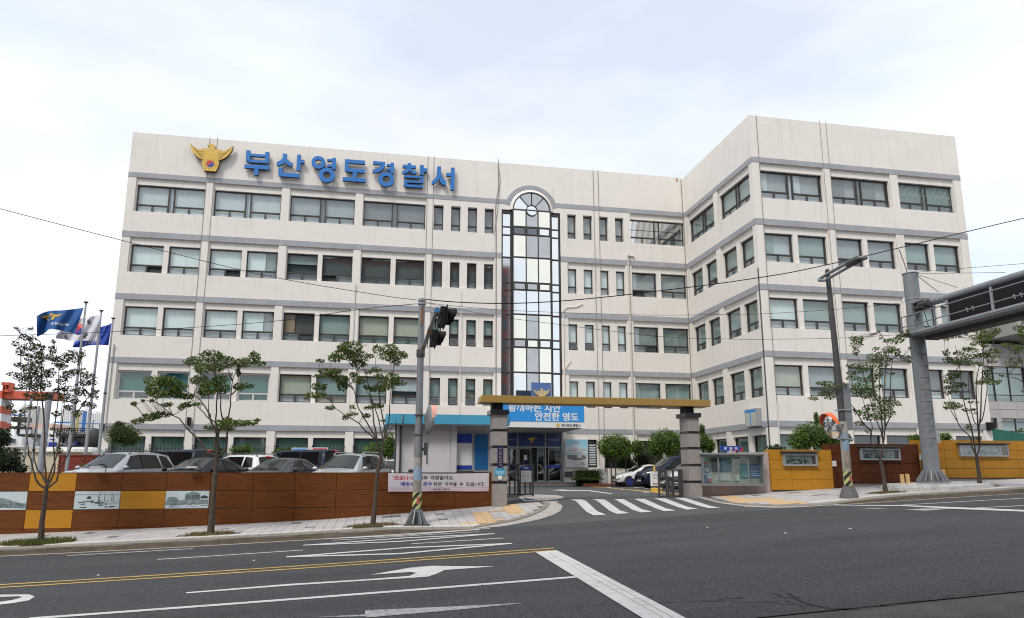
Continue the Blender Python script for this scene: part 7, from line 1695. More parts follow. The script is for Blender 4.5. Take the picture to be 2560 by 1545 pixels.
# ------------------------------------------------------------------ vehicles
rubber = mat('tyre_rubber', (.02, .02, .021), .8); chrome = mat('chrome', (.6, .62, .64), .15, metal=1); carglass = mat('car_glass', (.02, .027, .026), .05, spec=.36); carglass_dark = mat('tinted_car_glass', (.005, .006, .007), .06, spec=.3); lampg = mat('headlamp', (.55, .57, .6), .1, spec=.8); tail = mat('tail_lamp', (.40, .012, .012), .2)
plate_w = mat('number_plate', (.6, .6, .58), .5)
TYPES = dict(
 suv=dict(L=4.55, H=1.72, st=[(0, .72, .66, .66, .56), (.12, .90, .82, .80, .68), (.9, 1.03, .96, .89, .74), (1.32, 1.10, 1.02, .91, .76), (2.15, 1.63, 1.05, .92, .60), (2.6, 1.70, 1.06, .92, .62), (3.7, 1.69, 1.09, .92, .61), (4.2, 1.62, 1.10, .90, .59), (4.48, 1.14, 1.06, .86, .72), (4.55, .72, .66, .80, .70)], ws=(1.36, 2.12), rw=(4.22, 4.47), wh=(.86, 3.55), wr=.36,
          win=[(1.62, 2.55, 2.22, 2.55), (2.62, 3.52, 2.62, 3.42), (3.62, 4.20, 3.58, 3.98)]),
 sedan=dict(L=4.9, H=1.46, st=[(0, .62, .56, .66, .56), (.15, .78, .70, .84, .70), (1.0, .92, .85, .91, .78), (1.5, .98, .91, .92, .76), (2.35, 1.38, .93, .92, .58), (2.8, 1.45, .94, .92, .59), (3.4, 1.42, .95, .92, .57), (4.25, 1.10, .97, .90, .66), (4.7, 1.03, .95, .86, .72), (4.85, .90, .84, .80, .68), (4.9, .62, .56, .76, .66)], ws=(1.55, 2.33), rw=(3.5, 4.2), wh=(.92, 3.8), wr=.33,
            win=[(1.85, 2.75, 2.45, 2.75), (2.82, 3.55, 2.82, 3.30), (3.62, 4.02, 3.38, 3.50)]),
 van=dict(L=5.1, H=1.93, st=[(0, .72, .66, .74, .62), (.12, .95, .86, .86, .74), (.75, 1.12, 1.05, .93, .78), (1.0, 1.20, 1.10, .95, .78), (1.85, 1.82, 1.14, .96, .70), (2.3, 1.90, 1.15, .96, .72), (4.6, 1.90, 1.15, .96, .72), (4.9, 1.84, 1.14, .95, .70), (5.05, 1.12, 1.06, .93, .82), (5.1, .65, .6, .88, .80)], ws=(1.04, 1.82), rw=(4.90, 5.045), wh=(.95, 4.1), wr=.35,
          win=[(1.30, 2.15, 1.98, 2.15), (2.25, 3.45, 2.25, 3.45), (3.55, 4.82, 3.55, 4.78)]),
 hatch=dict(L=4.12, H=1.45, st=[(0, .58, .52, .62, .50), (.12, .74, .66, .78, .66), (.7, .90, .82, .84, .70), (1.1, .97, .90, .85, .70), (1.95, 1.38, .93, .85, .56), (2.4, 1.45, .95, .85, .57), (3.2, 1.41, .99, .85, .55), (3.7, 1.28, 1.02, .83, .54), (4.05, .98, .92, .78, .66), (4.12, .60, .55, .74, .66)], ws=(1.14, 1.92), rw=(3.72, 4.03), wh=(.82, 3.38), wr=.315,
            win=[(1.42, 2.35, 2.02, 2.35), (2.42, 3.15, 2.42, 3.05), (3.2, 3.55, 3.15, 3.35)]))
def car(name, label, typ, paint, pos, h, group, glassm=carglass, rails=False, rim=chrome, bar=False, cat='car', sg=carglass_dark, sunroof=False):
    d = TYPES[typ]; st = d['st']; Lc = d['L']
    fx, fy = math.sin(R(h)), math.cos(R(h)); lx, ly = -math.cos(R(h)), math.sin(R(h)); ox, oy, oz = pos
    def Wd(x, y, z): a = Lc / 2 - x; return Vector((ox + fx * a + lx * y, oy + fy * a + ly * y, oz + z))
    t = thing(name, label, cat, (ox, oy, oz), group)
    def at(x):
        for p, q in zip(st, st[1:]):
            if x <= q[0]: k = (x - p[0]) / (q[0] - p[0]); return [lerp(p[i], q[i], k) for i in range(1, 5)]
        return list(st[-1][1:])
    def row(x):
        zt, zb, wb, wt = at(x); lo = .24 if .4 < x < Lc - .4 else .30
        return [(wb * .93, lo), (wb * .985, lo + .12), (wb * 1.0, .58 if zb > .62 else zb - .02), (wb * 1.0, max(zb - .10, .45)), (wb * .98, zb), (lerp(wb * .98, wt, .5), lerp(zb, zt - .05, .5) + .02 * (zt - zb > .2)), (wt, zt - .045), (wt * .86, zt - .008), (wt * .45, zt + .008), (0, zt + .015)]
    xs = sorted({p[0] for p in st} | set(np.linspace(0, Lc, 34))); rows_ = [row(x) for x in xs]; n = len(rows_[0])
    vs = []; fs = []
    for x, r_ in zip(xs, rows_):
        vs += [Wd(x, y, z) for y, z in r_] + [Wd(x, -y, z) for y, z in reversed(r_[:-1])]
    m_ = 2 * n - 1
    for i in range(len(xs) - 1):
        for k in range(m_ - 1): fs.append((i * m_ + k, i * m_ + k + 1, (i + 1) * m_ + k + 1, (i + 1) * m_ + k))
    fs.append(tuple(range(m_))); fs.append(tuple(reversed(range((len(xs) - 1) * m_, len(xs) * m_))))
    b = MB(); b.mesh(vs, fs, True); body = b.build('body', paint, t)
    b = MB(); xs2 = (.35, Lc - .35); b.hexa([Wd(xs2[0], .78, .18), Wd(xs2[1], .78, .18), Wd(xs2[1], -.78, .18), Wd(xs2[0], -.78, .18)], [Wd(xs2[0], .78, .5), Wd(xs2[1], .78, .5), Wd(xs2[1], -.78, .5), Wd(xs2[0], -.78, .5)]); b.build('underbody', M['black'], t)
    def patch(nm, x0, x1, m, w=.93, e=.014, top=True, par=body):
        b = MB(); K, J = 8, 8; vs = []
        for i in range(K + 1):
            x = lerp(x0, x1, i / K); zt, zb, wb, wt = at(x)
            for j in range(J + 1):
                s = lerp(-w, w, j / J); z = zt + .012 - (.05 * abs(s) ** 3); vs.append(Wd(x + (-e if x1 < Lc / 2 + .8 else e), s * wt, z + e))
        b.mesh(vs, [(i * (J + 1) + j, i * (J + 1) + j + 1, (i + 1) * (J + 1) + j + 1, (i + 1) * (J + 1) + j) for i in range(K) for j in range(J)], True); return b.build(nm, m, t)
    patch('windscreen', *d['ws'], glassm); patch('rear_window', *d['rw'], sg)
    if sunroof: patch('sunroof', d['ws'][1] + .25, d['rw'][0] - .4, carglass_dark, .8, .008)
    for sg_ in (1, -1):
        for k, (a, c_, e, g) in enumerate(d['win']):
            b = MB(); vs = []
            for j in range(5):
                f = lerp(.10, .90, j / 4)
                for i in range(6):
                    x = lerp(lerp(a, e, j / 4), lerp(c_, g, j / 4), i / 5); zt, zb, wb, wt = at(x); y = lerp(wb * .98, wt, f) + .018 + .01; vs.append(Wd(x, sg_ * y, lerp(zb, zt - .045, f) + .01 * (zt - zb > .2) * math.sin(math.pi * f)))
            b.mesh(vs, [(j * 6 + i, j * 6 + i + 1, (j + 1) * 6 + i + 1, (j + 1) * 6 + i) for j in range(4) for i in range(5)], True); b.build('side_window', sg, t)
        b = MB(); vs = []; a, c_, e, g = d['win'][0][0] - .03, d['win'][1][1] + .03, d['win'][0][2] - .03, d['win'][1][3] + .03
        for j in range(5):
            f = lerp(.07, .93, j / 4)
            for i in range(13):
                x = lerp(lerp(a, e, j / 4), lerp(c_, g, j / 4), i / 12); zt, zb, wb, wt = at(x); y = lerp(wb * .98, wt, f) + .018; vs.append(Wd(x, sg_ * y, lerp(zb, zt - .045, f) + .01 * (zt - zb > .2) * math.sin(math.pi * f)))
        b.mesh(vs, [(j * 13 + i, j * 13 + i + 1, (j + 1) * 13 + i + 1, (j + 1) * 13 + i) for j in range(4) for i in range(12)], True); b.build('window_surround', M['black'], t)
        # mirror, handles, door seams
        a = d['win'][0][0]; zt, zb, wb, wt = at(a)
        b = MB(); c0 = Wd(a - .02, sg_ * (wb + .13), zb + .10); b.sphere(c0, .10, .10, .075, 10, 6); b.tube([Wd(a, sg_ * wb, zb + .02), c0], .025, 5); b.build('wing_mirror', paint, t)
        for x in (d['win'][0][1] - .12, d['win'][1][1] - .12):
            zt, zb, wb, wt = at(x); b = MB(); b.tube([Wd(x - .1, sg_ * (wb + .02), zb - .12), Wd(x + .1, sg_ * (wb + .02), zb - .12)], .014, 5); b.build('door_handle', chrome if sg is carglass_dark else paint, t)
        b = MB()
        for x in (d['win'][0][0] + .0, d['win'][0][1] + .03, d['win'][1][1] + .05):
            zt, zb, wb, wt = at(x); b.face([Wd(x - .006, sg_ * (wb + .004), .32), Wd(x + .006, sg_ * (wb + .004), .32), Wd(x + .006, sg_ * (wb + .003), zb - .03), Wd(x - .006, sg_ * (wb + .003), zb - .03)])
        b.build('door_seam', M['ink'], t)
        for x in d['wh']:
            zt, zb, wb, wt = at(x); r = d['wr']; y0 = sg_ * (wb - .20); y1_ = sg_ * (wb + .015)
            b = MB(); b.disc(Wd(x, sg_ * (wb + .004), r + .02), Vector((fx, fy, 0)), (0, 0, 1), r + .055, 24); b.build('wheel_arch', M['black'], t)
            b = MB(); b.tube([Wd(x, y0, r), Wd(x, y1_ - sg_ * .02, r), Wd(x, y1_, r)], [r, r, r - .03], 24); w_ = b.build('wheel', rubber, t)
            b = MB(); c0 = Wd(x, y1_ + sg_ * .006, r); F_ = Vector((fx, fy, 0)); Z_ = Vector((0, 0, 1)); lv = Vector((lx, ly, 0)) * sg_ * .012
            for k in range(5):
                a_ = 2 * math.pi * k / 5 + .3; dd = F_ * math.cos(a_) + Z_ * math.sin(a_); pp = F_ * -math.sin(a_) + Z_ * math.cos(a_)
                b.prism([c0 + dd * .03 - pp * .03, c0 + dd * (r * .68) - pp * .018, c0 + dd * (r * .68) + pp * .018, c0 + dd * .03 + pp * .03], lv)
            b.ring(c0, F_, Z_, r * .72, r * .68, lv, 24); b.build('rim', rim, w_)
        zt, zb, wb, wt = at(.14)                 # headlight wraps the corner
        b = MB(); b.face([Wd(.03, sg_ * wb * .50, zb - .10), Wd(.12, sg_ * (wb * .97), zb - .12), Wd(.42, sg_ * (at(.42)[2] + .014), zb - .02), Wd(.42, sg_ * (at(.42)[2] + .006), at(.42)[1] + .01), Wd(.13, sg_ * wb * .86, zb + .045), Wd(.05, sg_ * wb * .50, zb + .01)]); b.build('headlight', lampg, t)
        b = MB(); xr = Lc - .02; zt, zb, wb, wt = at(Lc - .1); zz = .98 if typ in ('suv', 'van') else .78
        b.hexa([Wd(Lc + .012, sg_ * wb * .72, zz - .22), Wd(Lc - .25, sg_ * (at(Lc - .25)[2] + .012), zz - .20), Wd(Lc - .25, sg_ * (at(Lc - .25)[2] - .05), zz - .20), Wd(Lc - .1, sg_ * wb * .72, zz - .22)], [Wd(Lc - .03, sg_ * wb * .74, zz + .14), Wd(Lc - .26, sg_ * (at(Lc - .26)[2] + .010), zz + .14), Wd(Lc - .26, sg_ * (at(Lc - .26)[2] - .05), zz + .14), Wd(Lc - .14, sg_ * wb * .72, zz + .14)]); b.build('tail_lamp', tail, t)
        if rails:
            b = MB(); zr = d['H'] + .03; xa, xb = d['ws'][1] + .15, d['rw'][0] - .1; b.tube([Wd(xa - .1, sg_ * (at(xa)[3] - .02), at(xa)[0] - .02), Wd(xa + .1, sg_ * (at(xa)[3] - .02), zr), Wd((xa + xb) / 2, sg_ * (at(xa)[3] - .03), zr + .01), Wd(xb - .1, sg_ * (at(xa)[3] - .03), zr - .01), Wd(xb + .08, sg_ * (at(xa)[3] - .03), at(xb)[0] - .03)], .022, 6); b.build('roof_rail', M['steel_dark'] if rails == 1 else chrome, t)
    zt, zb, wb, wt = at(.02)
    b = MB(); b.hexa([Wd(-.012, .38, .50), Wd(-.012, -.38, .50), Wd(.1, -.38, .50), Wd(.1, .38, .50)], [Wd(.015, .34, .68), Wd(.015, -.34, .68), Wd(.12, -.34, .68), Wd(.12, .34, .68)]); b.build('grille', M['black'], t)
    b = MB(); b.hexa([Wd(-.02, .62, .26), Wd(-.02, -.62, .26), Wd(.1, -.62, .26), Wd(.1, .62, .26)], [Wd(-.02, .55, .36), Wd(-.02, -.55, .36), Wd(.1, -.55, .36), Wd(.1, .55, .36)]); b.build('lower_grille', M['black'], t)
    b = MB(); b.hexa([Wd(-.03, .24, .42), Wd(-.03, -.24, .42), Wd(-.015, -.24, .42), Wd(-.015, .24, .42)], [Wd(-.03, .24, .50), Wd(-.03, -.24, .50), Wd(-.015, -.24, .50), Wd(-.015, .24, .50)]); b.build('number_plate', plate_w, t)
    for k in range(3):
        b = MB(); b.tube([Wd(-.016 + k * .008, .34, .545 + k * .045), Wd(-.016 + k * .008, -.34, .545 + k * .045)], .007, 4); b.build('grille_bar', chrome, t)
    b = MB(); x0 = d['ws'][0]; zt0 = at(x0)[0]
    for y0, y1_ in ((.45, -.05), (-.02, -.50)): b.tube([Wd(x0 + .0, y0, zt0 + .035), Wd(x0 + .12, y1_, at(x0 + .12)[0] + .03)], .009, 4)
    b.build('wiper', M['black'], t)
    if typ in ('suv', 'van', 'hatch'):
        b = MB(); x0 = d['rw'][0]; b.hexa([Wd(x0 - .02, .14, at(x0)[0] - .0), Wd(x0 - .02, -.14, at(x0)[0]), Wd(x0 + .05, -.14, at(x0)[0] - .05), Wd(x0 + .05, .14, at(x0)[0] - .05)], [Wd(x0 - .02, .14, at(x0)[0] + .05), Wd(x0 - .02, -.14, at(x0)[0] + .05), Wd(x0 + .07, -.14, at(x0)[0] + .01), Wd(x0 + .07, .14, at(x0)[0] + .01)]); b.build('brake_lamp', tail, t)
    if bar:
        xr = d['ws'][1] + .35; zr = d['H'] + .03
        for m, (y0, y1_) in ((M['red'], (.08, .55)), (M['white'], (-.08, .08)), (M['royal'], (-.55, -.08))):
            b = MB(); b.hexa([Wd(xr, y1_, zr), Wd(xr, y0, zr), Wd(xr + .28, y0, zr), Wd(xr + .28, y1_, zr)], [Wd(xr + .03, y1_, zr + .15), Wd(xr + .03, y0, zr + .15), Wd(xr + .25, y0, zr + .15), Wd(xr + .25, y1_, zr + .15)]); b.build('light_bar', m, t)
    return t
def paint(n, c, metal=.0, rough=.34, coat=.5): return mat('paint_' + n, c, rough, metal=metal, coat=coat if c[0] > .1 else .0, spec=.5 if c[0] > .1 else .22)
silver = paint('silver', (.40, .42, .44), .35); black_p = paint('black', (.012, .013, .015)); navy_p = paint('navy', (.015, .022, .042)); white_p = paint('white', (.70, .70, .69)); grey_p = paint('grey', (.075, .078, .085), .3); silver2 = paint('light_silver', (.50, .53, .54), .3); brownsilver = paint('warm_silver', (.27, .26, .245), .5)
def at_px(x, v, z=LOT): p = onv(x, 1180, v); return (p.x, v, z)
G1, G2_, G3 = 'cars parked nose-out along the boundary wall', 'cars in the second row below the grilles', 'cars parked beside the gate drive'
car('parked_car', 'silver offroad car with dark roof rails at the left of the front row', 'suv', silver, at_px(290, 28.2, LOT - .03), 205, G1, rails=1)
car('parked_car', 'shiny black saloon between the silver offroad car and the grey saloon', 'sedan', black_p, at_px(500, 28.0, LOT + .02), 205, G1)
car('parked_car', 'dark grey saloon right of the black saloon', 'sedan', grey_p, at_px(700, 27.8, LOT + .02), 205, G1)
car('parked_car', 'silver car with panoramic dark roof at the right of the front row', 'suv', silver2, at_px(870, 27.8, LOT - .05), 205, G1, rails=2, sunroof=True)
car('parked_van', 'dark navy van behind the silver offroad car', 'van', navy_p, at_px(430, 35.2, LOT + .05), -52, G2_, cat='van')
car('parked_car', 'white offroad car in the second row behind the grey saloon', 'suv', white_p, at_px(590, 33.6, LOT), -52, G2_, rails=1)
car('parked_van', 'dark navy van under the blue and red parking signs', 'van', navy_p, at_px(742, 35.2, LOT + .08), -52, G2_, cat='van')
car('parked_car', 'white car mostly hidden beside the guard booth', 'hatch', white_p, at_px(985, 32.0, LOT + .05), 206, G2_)
def by_nose(typ, x, v, h):
    p = onv(x, 1180, v); a = TYPES[typ]['L'] / 2; return (p.x - math.sin(R(h)) * a, v - math.cos(R(h)) * a, LOT)
car('parked_car', 'white hatchback with blue wheels nearest the entrance planting', 'hatch', white_p, by_nose('hatch', 1534, 44.9, 272), 272, G3, rim=mat('blue_rim', (.02, .05, .42), .4))
car('parked_van', 'glossy dark van between the white hatchback and the silver van', 'van', navy_p, by_nose('van', 1598, 39.6, 268), 268, G3, cat='van')
car('parked_van', 'silver van next to the right gate pillar', 'van', brownsilver, by_nose('van', 1663, 35.3, 268), 268, G3, cat='van')
car('parked_car', 'white car showing only its nose behind the folded gate leaf', 'suv', white_p, by_nose('suv', 1694, 31.8, 268), 268, G3)
car('police_car', 'white patrol car roof with red light bar behind the notice board', 'suv', white_p, (14.2, 26.9, LOT + .04), 268, 'patrol cars behind the right walls', bar=True)
car('police_car', 'white patrol car roof with light bar behind the short orange wall', 'suv', white_p, (19.8, 27.0, LOT + .03), 268, 'patrol cars behind the right walls', bar=True)
# parking signs above the second van
for lb_, m, s_, q in (('blue visitor parking sign above the dark van', 'sign_blue', '민원인 전용주차장', (870, 498, 1024, 455)), ('red no-parking sign above the dark van', 'red', '직원차량 주차금지', (1067, 500, 1219, 453))):
    a, c_, z0, z1 = rect_from(b8, *q, 38.5); o = thing('parking_sign', lb_, 'sign', ((a + c_) / 2, 38.5, LOT), 'parking signs above the van')
    bx('plate', M['white'], o, a, c_, 38.5, 38.54, z0, z1); bx('panel', M[m], o, a + .04, c_ - .04, 38.49, 38.499, z0 + .04, z1 - .04)
    b = MB(); put_text(b, s_, onrect(a + .08, c_ - .08, z0 + .10, z1 - .10, 38.485), .03); b.build('lettering', M['white'], o)
    for x in (a + .2, c_ - .2): b = MB(); b.tube([(x, 38.56, LOT), (x, 38.56, z0 + .1)], .025, 6); b.build('leg', M['steel'], o)
# sign stand on a yellow base
ss = thing('sign_stand', 'white notice panel on a yellow wheeled base in front of the vans', 'sign stand', (13.0, 31.9, LOT))
a, c_, z0, z1 = rect_from(crop(1480, 1080, 5.1333), 757, 695, 860, 505, 31.9)
bx('panel', M['white'], ss, a, c_, 31.9, 31.95, z0, z1); bx('base', M['gold'], ss, a + .05, c_ + .1, 31.8, 32.1, z0 - .30, z0 - .08, bevel=.02)
for x in (a + .1, c_ + .05): bx('foot', M['black'], ss, x - .03, x + .03, 31.85, 32.05, z0 - .44, z0 - .30)
b = MB(); b.tube([((a + c_) / 2, 31.92, z1), ((a + c_) / 2 - .03, 31.92, z1 + .28)], [.06, .04], 8); b.build('beacon', M['gold'], ss)
b = MB(); b.use(M['sign_blue']); b.box(a + .02, a + .06, 31.895, 31.899, z0 + .25, z1 - .45); b.use(M['ink'])
for z, s_ in ((z1 - .22, '민원인전용'), (z1 - .36, '주차구역'), (z1 - .62, '경찰민원'), (z1 - .76, '주차구역')): put_text(b, s_, onrect(a + .09, c_ - .03, z, z + .085, 31.893), .0)
put_text(b.use(M['red']), '주차금지', onrect(a + .09, c_ - .04, z0 + .05, z0 + .14, 31.893), .0); b.build('print', None, ss)

# ------------------------------------------------------------------ left background: brick wall, masts, harbour
bw = thing('red_brick_wall', 'low wall of red bricks at the left of the car park behind the maple', 'wall', (-15.5, 40, LOT))
BV = 37.8; a = onv(148, 1140, BV).x; c_ = onv(250, 1140, BV).x; zt = onv(200, 1140, BV).z
bx('core', M['joint'], bw, a, c_, BV + .01, BV + .3, LOT, zt - .02); sh = None; H_ = .0925; j = 0
z = zt
while z > .0 - .02:
    k = 0; u = a + (.14 if j % 2 else 0)
    while u + .27 < c_:
        if sh is None: o = bx('brick', mat('wall_brick', (.22, .04, .022), .85, noise=.3, nscale=3), bw, 0, .27, -.1, 0, -.085, 0); sh = o.data; 
        else: o = link('brick', sh, bw)
        o.location = (u, BV + random.uniform(-.006, .006) + .02, z); u += .285
    z -= H_; j += 1
bx('coping', mat('wall_brick_dark', (.16, .035, .022), .85, noise=.3, nscale=3), bw, a, c_, BV - .1, BV + .32, zt, zt + .07)
ou = thing('air_conditioner', 'white outdoor air conditioner unit at the foot of the building corner', 'air conditioner', (-16.6, 47, 0))
a, c_, z0, z1 = rect_from(cz4, 1235, 1185, 1395, 1065, 46.8); bx('case', M['white'], ou, a, c_, 46.8, 47.3, LOT, z1, bevel=.01); b = MB(); b.disc(((a + c_) / 2, 46.79, z1 - .45), (1, 0, 0), (0, 0, 1), .38); b.build('fan_grille', M['b_shade'], ou)
for i, (xb, xt, yt, v, r, lb_) in enumerate(((103, 122, 1000, 33, .12, 'thick pale grey mast with a dark bell-shaped head behind the maple'), (66, 80, 985, 34, .05, 'thin white pole left of the thick mast'), (88, 98, 1015, 34, .045, 'thin white pole just left of the thick mast'))):
    p = onv(xt, yt, v); t = thing('mast', lb_, 'mast', (p.x, v, LOT - .6)); b = MB(); b.tube([(p.x, v, LOT - .6), (p.x, v, p.z)], [r * 1.15, r], 12); b.build('pole', M['steel_light'], t)
    if i == 0: b = MB(); b.tube([(p.x, v, p.z), (p.x, v, p.z + .08), (p.x, v, p.z + .28), (p.x, v, p.z + .32)], [.12, .15, .19, .10], 14); b.build('lamp_head', M['steel_dark'], t)
# harbour, measured on planes well behind
def Q(x, y, v): return onv(*cz4(x, y), v)
def slab(name, m, par, x0, y0, x1, y1, v, dep):
    a, c_ = Q(x0, y1, v), Q(x1, y0, v); return bx(name, m, par, a.x, c_.x, v, v + dep, a.z, c_.z)
VC = 210
cr_o = mat('crane_orange', (.56, .10, .045), .6, noise=.04, nscale=.2)
cg = thing('gantry_crane', 'orange harbour gantry crane with red and white legs at the far left', 'crane', (Q(60, 1000, VC).x, VC, -3))
slab('girder', cr_o, cg, -400, 315, 730, 395, VC, 6)
for q in ((15, 190, 50, 400), (105, 200, 128, 330), (15, 190, 128, 225), (50, 285, 128, 315), (60, 225, 78, 300)): slab('trolley_tower', cr_o, cg, *q, VC - 1, 3)
for k in range(7): slab('leg_section', M['white'] if k % 2 == 0 else cr_o, cg, -12 - k * 3, 405 + k * 100, 26 - k * 3, 505 + k * 100, VC, 3); slab('leg_section', cr_o if k % 2 else M['white'], cg, 62 - k * 3, 400 + k * 110, 92 - k * 3, 510 + k * 110, VC + 5, 3)
for k, (x0, y0, x1, y1, v, lb_) in enumerate(((215, 505, 440, 860, 620, 'leftmost pale apartment tower beyond the harbour'), (765, 545, 985, 860, 600, 'middle pale apartment block beyond the harbour'), (1050, 590, 1180, 860, 660, 'lower pale apartment block behind the yellow crane'), (1175, 600, 1350, 860, 560, 'pale apartment tower touching the station corner'))):
    t = thing('apartment_block', lb_, 'building', (Q((x0 + x1) / 2, y1, v).x, v, -3), 'apartment blocks beyond the harbour')
    slab('wall', mat('far_wall_%d' % k, ((.72, .68, .6), (.76, .73, .68), (.68, .68, .68), (.78, .75, .67))[k], .9), t, x0, y0, x1, y1 + 250, v, 20)
    slab('lift_tower', M['offwhite'], t, x0 + (x1 - x0) * .4, y0 - 22, x0 + (x1 - x0) * .6, y0, v + 2, 8)
    mw = M['b_cool']
    for r_ in range(int((y1 - y0) / 20)):
        for q in range(int((x1 - x0) / 26)):
            a, c2_ = Q(x0 + 6 + q * 26, y0 + 18 + r_ * 20, v), Q(x0 + 20 + q * 26, y0 + 8 + r_ * 20, v)
            if 'wmesh' not in globals() or k != wk: wb_ = bx('window', mw, t, -(c2_.x - a.x) / 2, (c2_.x - a.x) / 2, -.3, .05, -(c2_.z - a.z) / 2, (c2_.z - a.z) / 2); wmesh = wb_.data; wk = k
            else: wb_ = link('window', wmesh, t)
            wb_.location = ((a.x + c2_.x) / 2, v, (a.z + c2_.z) / 2)
VS = 120
sh1 = thing('ship', 'cream and white ship with small dark portholes behind the brick wall', 'ship', (Q(600, 1100, VS).x, VS, -3))
slab('hull', mat('cream_hull', (.56, .47, .33), .6, noise=.04, nscale=.3), sh1, -500, 1105, 1235, 1400, VS, 14); slab('hull_band', mat('cream_hull_light', (.66, .58, .44), .6), sh1, -500, 1100, 1235, 1110, VS - .4, 14)
slab('cabin', M['white'], sh1, -400, 1045, 375, 1104, VS + .5, 12); slab('cabin_roof', M['offwhite'], sh1, -400, 1030, 385, 1046, VS, 12)
for x in (-60, 60, 172, 290): slab('porthole', M['b_dark'], sh1, x, 1070, x + (75 if x > 0 and x < 250 else 38), 1102, VS + .3, .3)
slab('boat_cover', M['white'], sh1, 590, 1050, 1230, 1104, VS + 1, 10)
for x in (960, 1020, 1090, 1160): slab('dinghy', M['offwhite'] if x % 40 else M['b_cool'], sh1, x, 1078, x + 48, 1106, VS - .3, 2)
sh2 = thing('ship', 'white ship with a dark bridge deck and blue masts behind the flagpoles', 'ship', (Q(800, 900, 150).x, 150, -3))
V2 = 150
slab('superstructure', M['white'], sh2, 430, 905, 960, 1105, V2, 16); slab('superstructure', M['offwhite'], sh2, 960, 905, 1290, 1105, V2 + 2, 16); slab('upper_house', M['white'], sh2, 400, 815, 720, 905, V2 + 2, 10); slab('pink_house', mat('pink_house', (.60, .40, .32), .7), sh2, 380, 735, 700, 815, V2 + 4, 8)
slab('bridge_deck', M['ink'], sh2, 740, 872, 1285, 908, V2 - 3, 14); slab('bridge_deck', M['ink'], sh2, 230, 878, 500, 905, V2 - 3, 14); slab('dark_house', M['steel_dark'], sh2, 1135, 908, 1230, 1060, V2 - 1, 8); slab('dark_house', M['steel_dark'], sh2, 785, 908, 835, 990, V2 - 1, 8)
for x in range(760, 1290, 30): slab('railing_post', M['ink'], sh2, x, 800, x + 4, 874, V2 - 3, .2)
for y in (800, 825, 850): slab('railing', M['ink'], sh2, 740, y, 1285, y + 4, V2 - 3, .2)
for x in (880, 945, 1010, 1060, 1110): slab('window', M['b_dark'] if x % 2 else carglass, sh2, x, 985, x + 40, 1040, V2 - .3, .4)
slab('blue_panel', M['royal'], sh2, 1215, 990, 1285, 1060, V2 - 1.5, 1); slab('blue_panel', M['royal'], sh2, 640, 985, 740, 1060, V2 - .5, 1); slab('yard', M['letter_blue'], sh2, 710, 715, 960, 728, V2 + 1, .6); slab('yard', M['letter_blue'], sh2, 130, 620, 330, 630, V2 + 1, .6); slab('yard', M['letter_blue'], sh2, 1040, 735, 1335, 742, V2 + 1, .4)
slab('mast', M['steel_dark'], sh2, 225, 600, 250, 880, V2, 1); slab('mast_platform', M['ink'], sh2, 120, 775, 330, 800, V2 - 1, 3); slab('mast_platform', M['steel_dark'], sh2, 140, 650, 330, 710, V2 - 1, 3)
slab('crane_post', M['gold'], sh2, 1000, 590, 1030, 880, V2 - 1, 1); slab('crane_post', M['letter_blue'], sh2, 1075, 570, 1115, 850, V2 + 3, 1.5); slab('radome_post', M['ink'], sh2, 1225, 690, 1234, 800, V2 - 3, .3)
b = MB(); p = Q(1265, 955, V2 - 4); b.sphere(p, 1.5, 1.5, 2.2); b.build('fender', M['ink'], sh2)
for k in range(14):
    rr = random.Random(k); x = rr.randint(0, 1250); y = rr.randint(905, 1060); slab('deck_fitting', [M['steel_dark'], M['steel_light'], M['royal'], M['white'], M['b_cool']][k % 5], sh2, x, y, x + rr.randint(15, 60), y + rr.randint(12, 45), V2 - 2 + rr.random(), 1)
sh3 = thing('ship', 'white curved ship bridge under the crane at the far left', 'ship', (Q(50, 900, 170).x, 170, -3)); slab('superstructure', M['white'], sh3, -300, 905, 300, 1045, 170, 12); slab('bridge', M['white'], sh3, 20, 820, 200, 905, 172, 8)
for x in (90, 130, 165): slab('window', M['b_dark'], sh3, x, 940, x + 25, 990, 169.5, .6)
